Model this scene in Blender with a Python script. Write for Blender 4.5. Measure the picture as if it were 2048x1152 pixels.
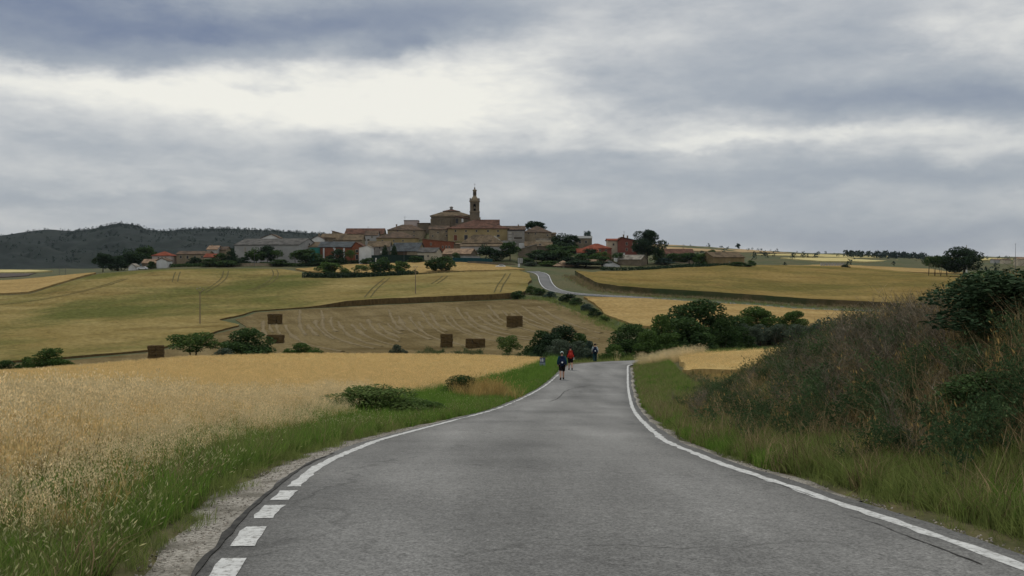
import bpy, bmesh, math, random
import numpy as np
from mathutils import Vector, Matrix, geometry, noise as mnoise

# ------------------------------------------------------------------ basics
for o in list(bpy.data.objects): bpy.data.objects.remove(o)
SC = bpy.context.scene
COL = SC.collection
F, CX, YH, CZ = 2000.0, 1024.0, 535.0, 1.65     # focal length (px of the 2048 photo), horizon row, eye height
R = math.radians

# ------------------------------------------------------------------ camera
cam_d = bpy.data.cameras.new('camera')
cam_d.sensor_width = 36.0
cam_d.lens = 36.0 * F / 2048.0
cam_d.shift_y = (YH - 576.0) / 2048.0
cam_d.clip_start = 0.1
cam_d.clip_end = 20000
cam = bpy.data.objects.new('camera', cam_d); COL.objects.link(cam)
cam.location = (0, 0, CZ); cam.rotation_euler = (R(90), 0, 0)
SC.camera = cam

# ------------------------------------------------------------------ world: cloud deck over a Nishita sky
SUN_EL, SUN_AZ = 50.0, -14.0
def build_world():
    w = bpy.data.worlds.new('World'); SC.world = w; w.use_nodes = True
    nt = w.node_tree; N = nt.nodes; L = nt.links; N.clear()
    w.cycles.sampling_method = 'MANUAL'; w.cycles.sample_map_resolution = 512
    def m(op, a, b=None, c=None):
        n = N.new('ShaderNodeMath'); n.operation = op
        for i, s in enumerate((a, b, c)):
            if s is None: continue
            if isinstance(s, (int, float)): n.inputs[i].default_value = s
            else: L.new(s, n.inputs[i])
        return n.outputs[0]
    tc = N.new('ShaderNodeTexCoord')
    dirv = tc.outputs['Generated']
    def noise(vec, scale, detail, rough, stretch=(1, 1, 1), off=(0, 0, 0), dist=0.0):
        mp = N.new('ShaderNodeMapping'); mp.inputs['Scale'].default_value = stretch; mp.inputs['Location'].default_value = off
        L.new(vec, mp.inputs['Vector'])
        n = N.new('ShaderNodeTexNoise'); n.inputs['Scale'].default_value = scale; n.inputs['Detail'].default_value = detail
        n.inputs['Roughness'].default_value = rough; n.inputs['Distortion'].default_value = dist
        L.new(mp.outputs[0], n.inputs['Vector']); return n
    wn = noise(dirv, 5.0, 7, 0.62, (1, 1, 2.2))
    sub = N.new('ShaderNodeVectorMath'); sub.operation = 'SUBTRACT'; L.new(wn.outputs['Color'], sub.inputs[0]); sub.inputs[1].default_value = (.5, .5, .5)
    mul = N.new('ShaderNodeVectorMath'); mul.operation = 'MULTIPLY'; L.new(sub.outputs[0], mul.inputs[0]); mul.inputs[1].default_value = (.22, .22, .075)
    add = N.new('ShaderNodeVectorMath'); add.operation = 'ADD'; L.new(dirv, add.inputs[0]); L.new(mul.outputs[0], add.inputs[1])
    s0 = N.new('ShaderNodeSeparateXYZ'); L.new(dirv, s0.inputs[0])
    # broad cloud masses and gaps: centre and half-size in photo pixels, strength
    blobs = [(150, 168, 360, 24, .26), (620, 150, 300, 34, .24), (860, 200, 330, 50, .34), (1010, 120, 130, 50, .18), (380, 205, 480, 30, .20), (760, 245, 300, 26, .16), (300, 290, 420, 50, .06), (330, 370, 130, 18, .12),
             (150, 20, 420, 44, -.42), (20, 80, 150, 50, -.26), (520, 45, 300, 26, -.28), (930, 20, 280, 34, -.26), (430, 108, 260, 18, -.18), (60, 118, 200, 16, -.14),
             (1190, 45, 150, 55, .22), (1600, 120, 330, 60, -.10), (1930, 205, 260, 32, -.26), (1330, 200, 190, 40, -.10), (1600, 215, 260, 20, -.10),
             (1560, 286, 330, 14, .28), (1260, 258, 260, 30, .18), (1960, 296, 180, 14, .14), (1760, 350, 420, 18, -.17),
             (1990, 60, 90, 50, .22), (1880, 100, 60, 20, .12), (480, 178, 55, 9, -.26), (575, 176, 28, 7, -.18), (770, 100, 55, 17, -.30), (120, 388, 260, 12, -.12),
             (700, 318, 420, 20, -.10), (1750, 470, 620, 34, -.22), (1100, 450, 700, 40, -.09)]
    tot = None
    for px, py, rx, ry, a in blobs:
        d = Vector(((px - CX) / F, 1, (YH - py) / F)).normalized()
        k = math.sqrt(.7); sx_, sz_ = k * F / rx, k * F / ry
        q = N.new('ShaderNodeVectorMath'); q.operation = 'MULTIPLY_ADD'; L.new(add.outputs[0], q.inputs[0]); q.inputs[1].default_value = (sx_, 0, sz_); q.inputs[2].default_value = (-d.x * sx_, 0, -d.z * sz_)
        t = N.new('ShaderNodeVectorMath'); t.operation = 'DOT_PRODUCT'; L.new(q.outputs[0], t.inputs[0]); L.new(q.outputs[0], t.inputs[1])
        e = m('POWER', math.exp(-1), t.outputs['Value'])
        tot = m('MULTIPLY', e, a) if tot is None else m('MULTIPLY_ADD', e, a, tot)
    n1 = noise(dirv, 3.0, 7, 0.56, (1, 1, 3.6), (1.3, .2, .7), 0.3)
    n2 = noise(dirv, 11.0, 8, 0.6, (1, 1, 3.0), (.3, 4.2, .1), 0.2)
    lvl = m('ADD', m('MULTIPLY_ADD', m('SUBTRACT', n1.outputs['Fac'], 0.5), 0.40, 0.59), m('MULTIPLY', m('SUBTRACT', n2.outputs['Fac'], 0.5), 0.38))
    n3 = noise(dirv, 30.0, 6, 0.6, (1, 1, 2.4), (.7, .9, 2.1), 0.4)
    lvl = m('ADD', lvl, m('MULTIPLY', m('SUBTRACT', n3.outputs['Fac'], 0.5), 0.13))
    lvl = m('ADD', lvl, m('MULTIPLY', tot, m('MULTIPLY_ADD', n2.outputs['Fac'], 1.5, .10)))
    # the deck is smoother and more even towards the horizon
    ramp = N.new('ShaderNodeValToRGB'); L.new(lvl, ramp.inputs[0])
    cr = ramp.color_ramp; cr.interpolation = 'B_SPLINE'
    pts = [(0.0, (.13, .17, .27)), (0.25, (.235, .272, .34)), (0.46, (.345, .378, .42)), (0.62, (.49, .505, .52)), (0.80, (.69, .69, .665)), (1.0, (.88, .86, .775))]
    cr.elements[0].position = 0; cr.elements[0].color = (*pts[0][1], 1)
    cr.elements[1].position = 1; cr.elements[1].color = (*pts[-1][1], 1)
    for p, c in pts[1:-1]:
        e = cr.elements.new(p); e.color = (*c, 1)
    # overcast skies brighten towards the zenith (CIE overcast distribution)
    zz = m('MAXIMUM', s0.outputs[2], 0.0)
    gain = m('MULTIPLY_ADD', m('MAXIMUM', m('SUBTRACT', zz, 0.26), 0.0), 1.15, 0.97)
    b1 = N.new('ShaderNodeBackground'); L.new(ramp.outputs[0], b1.inputs[0]); L.new(gain, b1.inputs[1])
    sky = N.new('ShaderNodeTexSky'); sky.sky_type = 'NISHITA'; sky.sun_disc = False
    sky.sun_elevation = R(SUN_EL); sky.sun_rotation = R(SUN_AZ)
    b2 = N.new('ShaderNodeBackground'); L.new(sky.outputs[0], b2.inputs[0]); b2.inputs[1].default_value = 0.06
    mx = N.new('ShaderNodeMixShader'); mx.inputs[0].default_value = 0.90
    L.new(b2.outputs[0], mx.inputs[1]); L.new(b1.outputs[0], mx.inputs[2])
    out = N.new('ShaderNodeOutputWorld'); L.new(mx.outputs[0], out.inputs[0])
build_world()

# ------------------------------------------------------------------ sun behind thin cloud, ahead and a little left
sun_d = bpy.data.lights.new('sun', 'SUN'); sun_d.energy = 1.5; sun_d.angle = R(14); sun_d.color = (1, .96, .88)
sun = bpy.data.objects.new('sun', sun_d); COL.objects.link(sun)
sv = Vector((math.sin(R(SUN_AZ)) * math.cos(R(SUN_EL)), math.cos(R(SUN_AZ)) * math.cos(R(SUN_EL)), math.sin(R(SUN_EL))))
sun.rotation_euler = sv.to_track_quat('Z', 'Y').to_euler(); sun.location = (0, 0, 120)
SC.view_settings.view_transform = 'Standard'; SC.view_settings.look = 'None'
SC.cycles.max_bounces = 4; SC.cycles.diffuse_bounces = 3; SC.cycles.glossy_bounces = 2; SC.cycles.volume_bounces = 0
SC.view_settings.exposure = 0.16; SC.view_settings.gamma = 1.0; SC.view_settings.use_curve_mapping = False

# ------------------------------------------------------------------ helpers
def tag(o, label=None, cat=None, group=None, kind=None):
    if label: o['label'] = label
    if cat: o['category'] = cat
    if group: o['group'] = group
    if kind: o['kind'] = kind
    return o
def empty(name, loc=(0, 0, 0), rz=0.0):
    o = bpy.data.objects.new(name, None); COL.objects.link(o); o.location = loc; o.rotation_euler = (0, 0, rz); o.empty_display_size = .2
    return o
def mesh_np(name, verts, faces, smooth=False):
    """verts (n,3) array, faces list of index arrays all the same length or a python list"""
    me = bpy.data.meshes.new(name)
    verts = np.asarray(verts, dtype=np.float32)
    if isinstance(faces, np.ndarray):
        nf, k = faces.shape
        me.vertices.add(len(verts)); me.vertices.foreach_set('co', verts.ravel())
        me.loops.add(nf * k); me.loops.foreach_set('vertex_index', faces.astype(np.int32).ravel())
        me.polygons.add(nf); me.polygons.foreach_set('loop_start', np.arange(nf, dtype=np.int32) * k)
        me.update(calc_edges=True)
    else:
        me.from_pydata(verts.tolist(), [], faces); me.update()
    if smooth: me.polygons.foreach_set('use_smooth', np.ones(len(me.polygons), dtype=bool))
    return me
def obj(name, me, mat=None, parent=None, loc=None):
    o = bpy.data.objects.new(name, me); COL.objects.link(o)
    if mat is not None and len(me.materials) == 0: me.materials.append(mat)
    if parent is not None: o.parent = parent
    if loc is not None: o.location = loc
    return o
class MB:
    """collects boxes, prisms and tubes into one mesh"""
    def __init__(s): s.v = []; s.f = []
    def add(s, vs, fs):
        n = len(s.v); s.v += [tuple(p) for p in vs]; s.f += [[i + n for i in f] for f in fs]; return s
    def box(s, x0, x1, y0, y1, z0, z1):
        return s.add([(x0, y0, z0), (x1, y0, z0), (x1, y1, z0), (x0, y1, z0), (x0, y0, z1), (x1, y0, z1), (x1, y1, z1), (x0, y1, z1)],
                     [[3, 2, 1, 0], [4, 5, 6, 7], [0, 1, 5, 4], [1, 2, 6, 5], [2, 3, 7, 6], [3, 0, 4, 7]])
    def lathe(s, prof, n=8, cx=0, cy=0, ph=0.0, sq=None):
        """prof: list of (r, z); ring of n sides"""
        k = len(prof); vs = []
        for r, z in prof:
            for i in range(n):
                a = ph + 2 * math.pi * i / n
                vs.append((cx + r * math.cos(a), cy + r * math.sin(a), z))
        fs = [[j * n + i, j * n + (i + 1) % n, (j + 1) * n + (i + 1) % n, (j + 1) * n + i] for j in range(k - 1) for i in range(n)]
        fs.append(list(range(n))[::-1]); fs.append([(k - 1) * n + i for i in range(n)])
        return s.add(vs, fs)
    def tube(s, pts, rad, n=6):
        pts = [Vector(p) for p in pts]
        if isinstance(rad, (int, float)): rad = [rad] * len(pts)
        vs = []
        for i, p in enumerate(pts):
            t = (pts[min(i + 1, len(pts) - 1)] - pts[max(i - 1, 0)]).normalized()
            a = t.cross(Vector((0, 0, 1)) if abs(t.z) < .9 else Vector((1, 0, 0))).normalized(); b = t.cross(a)
            for k in range(n):
                th = 2 * math.pi * k / n
                vs.append(p + (a * math.cos(th) + b * math.sin(th)) * rad[i])
        fs = [[j * n + i, j * n + (i + 1) % n, (j + 1) * n + (i + 1) % n, (j + 1) * n + i] for j in range(len(pts) - 1) for i in range(n)]
        fs.append(list(range(n))[::-1]); fs.append([(len(pts) - 1) * n + i for i in range(n)])
        return s.add(vs, fs)
    def quadprism(s, poly, y0, y1):
        """polygon in xz extruded along y"""
        n = len(poly)
        vs = [(x, y0, z) for x, z in poly] + [(x, y1, z) for x, z in poly]
        fs = [list(range(n)), [n + i for i in range(n)][::-1]] + [[i, n + i, n + (i + 1) % n, (i + 1) % n] for i in range(n)]
        return s.add(vs, fs)
    def build(s, name, mat=None, parent=None, loc=None, bevel=0.0, smooth=False):
        me = bpy.data.meshes.new(name); me.from_pydata(s.v, [], s.f)
        bm = bmesh.new(); bm.from_mesh(me); bmesh.ops.recalc_face_normals(bm, faces=bm.faces)
        if bevel > 0: bmesh.ops.bevel(bm, geom=list(bm.edges), offset=bevel, segments=1, affect='EDGES')
        bm.to_mesh(me); bm.free(); me.update()
        if smooth: me.polygons.foreach_set('use_smooth', np.ones(len(me.polygons), dtype=bool))
        return obj(name, me, mat, parent, loc)

# ------------------------------------------------------------------ materials
MATS = {}
def mat(name, c1, c2=None, scale=1.0, rough=0.85, c3=None, scale2=None, detail=6, bump=0.0, bump_scale=None, stretch=(1, 1, 1), rnd=None, island=0.0, spec=0.03, contrast=(.35, .65), coord='Object', fac2=0.5, trans=0.0, contrast2=(.45, .62)):
    """noise-mixed principled material. rnd: per-object random value spread, island: per-mesh-island spread"""
    if name in MATS: return MATS[name]
    m = bpy.data.materials.new(name); m.use_nodes = True; nt = m.node_tree; N = nt.nodes; L = nt.links
    b = N['Principled BSDF']; b.inputs['Roughness'].default_value = rough; b.inputs['Specular IOR Level'].default_value = spec
    if c2 is None: c2 = c1
    def ramp(src, a, bb, lo, hi):
        r = N.new('ShaderNodeMapRange'); r.inputs[1].default_value = lo; r.inputs[2].default_value = hi; r.clamp = True
        L.new(src, r.inputs[0])
        x = N.new('ShaderNodeMix'); x.data_type = 'RGBA'; L.new(r.outputs[0], x.inputs[0])
        for i, c in ((6, a), (7, bb)):
            if isinstance(c, tuple): x.inputs[i].default_value = (*c, 1)
            else: L.new(c, x.inputs[i])
        return x.outputs[2]
    tc = N.new('ShaderNodeTexCoord')
    mp = N.new('ShaderNodeMapping'); mp.inputs['Scale'].default_value = stretch
    if coord == 'World':
        g = N.new('ShaderNodeNewGeometry'); L.new(g.outputs['Position'], mp.inputs[0])
    else: L.new(tc.outputs[coord], mp.inputs[0])
    n1 = N.new('ShaderNodeTexNoise'); n1.inputs['Scale'].default_value = scale; n1.inputs['Detail'].default_value = detail; n1.inputs['Roughness'].default_value = .62
    L.new(mp.outputs[0], n1.inputs['Vector'])
    col = ramp(n1.outputs['Fac'], c1, c2, *contrast)
    if c3 is not None:
        n2 = N.new('ShaderNodeTexNoise'); n2.inputs['Scale'].default_value = scale2 or scale * .15; n2.inputs['Detail'].default_value = 4
        L.new(mp.outputs[0], n2.inputs['Vector'])
        r = N.new('ShaderNodeMapRange'); r.inputs[1].default_value = contrast2[0]; r.inputs[2].default_value = contrast2[1]; r.inputs[4].default_value = fac2; L.new(n2.outputs['Fac'], r.inputs[0])
        x = N.new('ShaderNodeMix'); x.data_type = 'RGBA'; L.new(r.outputs[0], x.inputs[0]); L.new(col, x.inputs[6]); x.inputs[7].default_value = (*c3, 1)
        col = x.outputs[2]
    for kind, amt in (('obj', rnd), ('isl', island)):
        if not amt: continue
        if kind == 'obj':
            oi = N.new('ShaderNodeObjectInfo'); src = oi.outputs['Random']
        else:
            g2 = N.new('ShaderNodeNewGeometry'); src = g2.outputs['Random Per Island']
        r = N.new('ShaderNodeMapRange'); r.inputs[3].default_value = 1 - amt; r.inputs[4].default_value = 1 + amt; L.new(src, r.inputs[0])
        h = N.new('ShaderNodeHueSaturation'); L.new(r.outputs[0], h.inputs['Value']); L.new(col, h.inputs['Color'])
        r2 = N.new('ShaderNodeMapRange'); r2.inputs[3].default_value = .5 + amt * .02; r2.inputs[4].default_value = .5 - amt * .02; L.new(src, r2.inputs[0]); L.new(r2.outputs[0], h.inputs['Hue'])
        col = h.outputs[0]
    L.new(col, b.inputs['Base Color'])
    if bump > 0:
        nb = N.new('ShaderNodeTexNoise'); nb.inputs['Scale'].default_value = bump_scale or scale * 3; nb.inputs['Detail'].default_value = 5
        L.new(mp.outputs[0], nb.inputs['Vector'])
        bp = N.new('ShaderNodeBump'); bp.inputs['Strength'].default_value = 1.0; bp.inputs['Distance'].default_value = bump
        L.new(nb.outputs['Fac'], bp.inputs['Height']); L.new(bp.outputs[0], b.inputs['Normal'])
    if trans > 0:
        tr = N.new('ShaderNodeBsdfTranslucent'); L.new(col, tr.inputs[0])
        ms = N.new('ShaderNodeMixShader'); ms.inputs[0].default_value = trans
        L.new(b.outputs[0], ms.inputs[1]); L.new(tr.outputs[0], ms.inputs[2])
        L.new(ms.outputs[0], N['Material Output'].inputs['Surface'])
    MATS[name] = m
    return m

# ------------------------------------------------------------------ terrain
def pchip(xs, ys):
    xs = np.asarray(xs, float); ys = np.asarray(ys, float)
    h = np.diff(xs); dl = np.diff(ys) / h; n = len(xs); d = np.zeros(n)
    for i in range(1, n - 1):
        if dl[i - 1] * dl[i] > 0:
            w1 = 2 * h[i] + h[i - 1]; w2 = h[i] + 2 * h[i - 1]; d[i] = (w1 + w2) / (w1 / dl[i - 1] + w2 / dl[i])
    d[0] = dl[0]; d[-1] = dl[-1]
    def f(x):
        x = np.clip(np.asarray(x, float), xs[0], xs[-1]); i = np.clip(np.searchsorted(xs, x) - 1, 0, n - 2)
        t = (x - xs[i]) / h[i]; t2 = t * t; t3 = t2 * t
        return (2 * t3 - 3 * t2 + 1) * ys[i] + (t3 - 2 * t2 + t) * h[i] * d[i] + (-2 * t3 + 3 * t2) * ys[i + 1] + (t3 - t2) * h[i] * d[i + 1]
    return f
def sstep(a, b, x):
    t = np.clip((np.asarray(x, float) - a) / (b - a), 0, 1); return t * t * (3 - 2 * t)
# road height along the view axis (relative to the eye), from the road's apparent width in the photo
ZR = pchip([-60, 0, 6.2, 9.6, 12.9, 16.3, 20, 25.4, 37, 49.5, 58, 70, 80, 90, 110, 150],
           [-.3, -1.65, -1.88, -2.16, -2.5, -2.89, -3.31, -3.93, -5.2, -6.3, -6.9, -7.55, -8.0, -8.45, -9.3, -11])
XL = pchip([-60, 0, 6.2, 9.6, 12.9, 16.3, 20, 25.4, 37, 49.5, 58, 70, 80, 90], [1.5, -.85, -1.76, -2.13, -2.33, -2.31, -2.04, -1.57, -.44, .89, 1.86, 3.18, 4.2, 5.4])
XR = pchip([-60, 0, 6.2, 9.6, 12.9, 16.3, 20, 25.4, 37, 49.5, 58, 70, 82, 90], [6.4, 4.0, 3.15, 2.76, 2.55, 2.58, 2.84, 3.31, 4.46, 5.80, 6.73, 8.1, 9.5, 10.5])
# ground profiles: photo column -> (distance, photo row where the ground lies at that distance)
PROF = {
 -700: [(60, 770), (100, 775), (150, 750), (240, 690), (330, 630), (430, 580), (520, 562), (700, 552), (1000, 545), (1800, 538), (4500, 540)],
 0: [(62, 757), (70, 759), (100, 765), (150, 750), (170, 736), (240, 682), (320, 622), (380, 586), (430, 566), (450, 562), (520, 562), (600, 553), (800, 545), (1000, 541), (1500, 539), (4500, 540)],
 200: [(72, 738), (85, 742), (120, 744), (165, 730), (240, 672), (310, 620), (370, 573), (425, 549), (445, 545), (520, 544), (700, 542), (1000, 539), (1500, 538), (4500, 540)],
 400: [(82, 722), (90, 726), (130, 732), (170, 720), (185, 714), (240, 662), (300, 622), (360, 578), (415, 543), (440, 536), (470, 530), (600, 536), (900, 537), (1500, 537), (4500, 540)],
 700: [(86, 714), (95, 720), (130, 725), (170, 708), (200, 690), (240, 660), (300, 616), (350, 580), (400, 553), (430, 537), (460, 525), (490, 512), (540, 500), (640, 520), (900, 535), (1500, 537), (4500, 540)],
 930: [(86, 716), (95, 722), (130, 724), (180, 702), (240, 655), (300, 605), (350, 570), (400, 545), (430, 533), (455, 521), (480, 507), (510, 488), (540, 462), (560, 452), (640, 490), (900, 530), (1500, 535), (4500, 538)],
 1090: [(90, 729), (110, 737), (140, 722), (180, 690), (240, 640), (300, 598), (330, 578), (380, 551), (410, 541), (440, 531), (480, 514), (520, 495), (560, 485), (650, 505), (900, 528), (1500, 530), (4500, 536)],
 1250: [(90, 724), (110, 735), (140, 725), (180, 690), (220, 655), (280, 609), (300, 597), (312, 591), (335, 579), (380, 558), (420, 544), (450, 532), (500, 517), (560, 505), (700, 510), (900, 508), (1300, 488), (1500, 492), (2500, 520), (4500, 532)],
 1450: [(88, 702), (100, 706), (130, 711), (150, 690), (200, 655), (250, 627), (290, 608), (312, 601), (335, 589), (390, 561), (450, 537), (490, 531), (530, 533), (700, 524), (1000, 508), (1300, 497), (1700, 502), (2500, 515), (4500, 528)],
 1650: [(88, 700), (100, 702), (130, 706), (150, 690), (200, 662), (250, 638), (285, 623), (305, 615), (330, 601), (390, 571), (450, 546), (500, 535), (540, 534), (620, 537), (800, 525), (1200, 514), (1700, 508), (2500, 512), (4500, 524)],
 1900: [(88, 706), (120, 700), (150, 685), (200, 660), (250, 640), (280, 628), (330, 600), (400, 570), (450, 556), (520, 551), (640, 548), (800, 536), (1200, 522), (1800, 514), (2500, 514), (4500, 520)],
 2700: [(88, 706), (150, 680), (250, 630), (350, 585), (450, 560), (640, 550), (800, 540), (1200, 528), (1800, 518), (2500, 516), (4500, 520)]}
def _fan():
    lu = np.array(sorted(PROF)); us = (lu - CX) / F
    ld = np.linspace(math.log(55), math.log(4500), 420)
    tab = np.array([[(YH - row) / F for row in pchip(np.log([p[0] for p in PROF[c]]), [p[1] for p in PROF[c]])(ld)] for c in lu])
    ug = np.linspace(us[0], us[-1], 341)
    t2 = np.array([pchip(us, tab[:, j])(ug) for j in range(len(ld))]).T       # slope z/d on (u, log d)
    k = np.exp(-0.5 * (np.arange(-6, 7) / 2.5) ** 2); k /= k.sum()
    t2 = np.apply_along_axis(lambda a: np.convolve(np.pad(a, 6, 'edge'), k, 'valid'), 0, t2)
    return ug, ld, t2
UG, LD, FT = _fan()
def fan_z(x, y):
    d = np.maximum(y, 56.0)
    u = np.clip(x / d, UG[0], UG[-1]); l = np.clip(np.log(d), LD[0], LD[-1])
    a = np.clip((u - UG[0]) / (UG[1] - UG[0]), 0, len(UG) - 1.001); b = np.clip((l - LD[0]) / (LD[1] - LD[0]), 0, len(LD) - 1.001)
    i = a.astype(int); j = b.astype(int); fa = a - i; fb = b - j
    s = FT[i, j] * (1 - fa) * (1 - fb) + FT[i + 1, j] * fa * (1 - fb) + FT[i, j + 1] * (1 - fa) * fb + FT[i + 1, j + 1] * fa * fb
    return s * d
def near_z(x, y):
    z = ZR(y)
    t = x - XR(y)
    h = 2.0 - 1.50 * sstep(20, 46, y)
    z = z + h * sstep(1.0, 5.4, t) + 0.03 * np.clip(t - 5.6, 0, 14)
    tl = XL(y) - x
    z = z + 0.10 * sstep(2, 9, tl) - 0.10 * sstep(.4, 1.2, tl) * (1 - sstep(1.2, 3.0, tl))
    return z
# edges of the asphalt, near stretch and the bend to the right
ys_ = np.concatenate([np.arange(-30, 30, 1.5), np.arange(30, 82, 2.0)])
RD_L = [(float(XL(y)) - .22, float(y)) for y in ys_] + [(4.75, 83.5), (6.3, 87.0), (8.8, 90.0), (12.7, 92.6), (18, 94.8), (26, 97.5), (36, 101.5), (48, 107)]
RD_R = [(float(XR(y)) + .22, float(y)) for y in ys_] + [(9.75, 82.6), (10.2, 84.4), (11.4, 86.2), (14.2, 88.0), (19.5, 90.0), (27.5, 92.8), (37.7, 96.7), (49.5, 102)]
RDC = np.array([((a[0] + b[0]) / 2, (a[1] + b[1]) / 2) for a, b in zip(RD_L, RD_R)])
RDH = np.array([math.hypot(a[0] - b[0], a[1] - b[1]) / 2 for a, b in zip(RD_L, RD_R)])
def road_dist(x, y):
    """signed distance outside the asphalt edge (negative inside)"""
    out = np.full(np.shape(x), 1e3)
    for i in range(len(RDC) - 1):
        a = RDC[i]; b = RDC[i + 1]; ab = b - a; L2 = ab @ ab
        t = np.clip(((x - a[0]) * ab[0] + (y - a[1]) * ab[1]) / L2, 0, 1)
        dd = np.hypot(x - a[0] - t * ab[0], y - a[1] - t * ab[1]) - (RDH[i] * (1 - t) + RDH[i + 1] * t)
        out = np.minimum(out, dd)
    return out
def gz(x, y):
    x = np.asarray(x, float); y = np.asarray(y, float)
    x, y = np.broadcast_arrays(x, y)
    u = x / np.maximum(y, 1.0)
    dc = np.interp(u, [-.75, -.512, -.19, 0, .05, .25, .5], [54, 61, 83, 85, 86, 84, 82])
    w = sstep(dc - 3, dc + 12, y)
    zn = near_z(x, y)
    z = np.where(w > 0, zn * (1 - w) + fan_z(x, y) * w, zn)
    m = (y < 125) & (np.abs(x) < 70)
    if m.any():
        d = road_dist(x[m], y[m]); k = 1 - sstep(.5, 2.6, d)
        zz = z[m] * (1 - k) + ZR(y[m]) * k
        zz = zz - 0.09 * (1 - sstep(-.05, .35, d))
        z = z.copy(); z[m] = zz
    # gentle unevenness
    z = z + 0.03 * np.sin(x * .9 + 1.3 * np.sin(y * .37)) * np.sin(y * .8 + x * .21) * sstep(2, 6, np.abs(x - (XL(y) + XR(y)) / 2))
    return z + CZ
def g1(x, y): return float(gz(np.array([x]), np.array([y]))[0])
def P(px, py, d): return Vector(((px - CX) / F * d, d, CZ + (YH - py) / F * d))
def hit(px, py, d0, d1):
    """distance in d0..d1 at which the ground under column px appears on row py"""
    ds = np.linspace(d0, d1, 500); z = gz((px - CX) / F * ds, ds); rows = YH - (z - CZ) / ds * F
    i = int(np.argmin(np.abs(rows - py))); return float(ds[i])
def GH(px, py, d0, d1):
    d = hit(px, py, d0, d1); return ((px - CX) / F * d, d)
# ------------------------------------------------------------------ ground sheet
def axis(lo, hi, s, g):
    out = [0.0]
    while out[-1] < hi: out.append(out[-1] + max(s, g * abs(out[-1])))
    neg = [0.0]
    while neg[-1] > lo: neg.append(neg[-1] - max(s, g * abs(neg[-1])))
    return np.array(neg[:0:-1] + out)
gx = axis(-2700, 2700, .5, .026); gy = axis(-45, 4300, .5, .0165)
X, Y = np.meshgrid(gx, gy); Zg = gz(X, Y)
far_n = np.array([mnoise.fractal(Vector((a / 90, b / 140, 0)), 1.0, 2.0, 5) for a, b in zip(X.ravel(), Y.ravel())]).reshape(X.shape)
Zg = Zg + far_n * np.clip((Y - 620) / 500, 0, 1) * 2.2
nx, ny = len(gx), len(gy)
idx = np.arange(nx * ny).reshape(ny, nx)
qf = np.stack([idx[:-1, :-1], idx[:-1, 1:], idx[1:, 1:], idx[1:, :-1]], -1).reshape(-1, 4)
m_ground = mat('rough_ground', (.045, .052, .02), (.115, .098, .05), scale=1.6, c3=(.04, .062, .024), scale2=.05, detail=12, coord='World', bump=.05, bump_scale=3.0, fac2=.7)
ground = obj('ground', mesh_np('ground', np.stack([X, Y, Zg], -1).reshape(-1, 3), qf, True), m_ground)
tag(ground, 'rough grassy ground rolling from the roadside to the horizon', 'ground', kind='structure')

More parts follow.
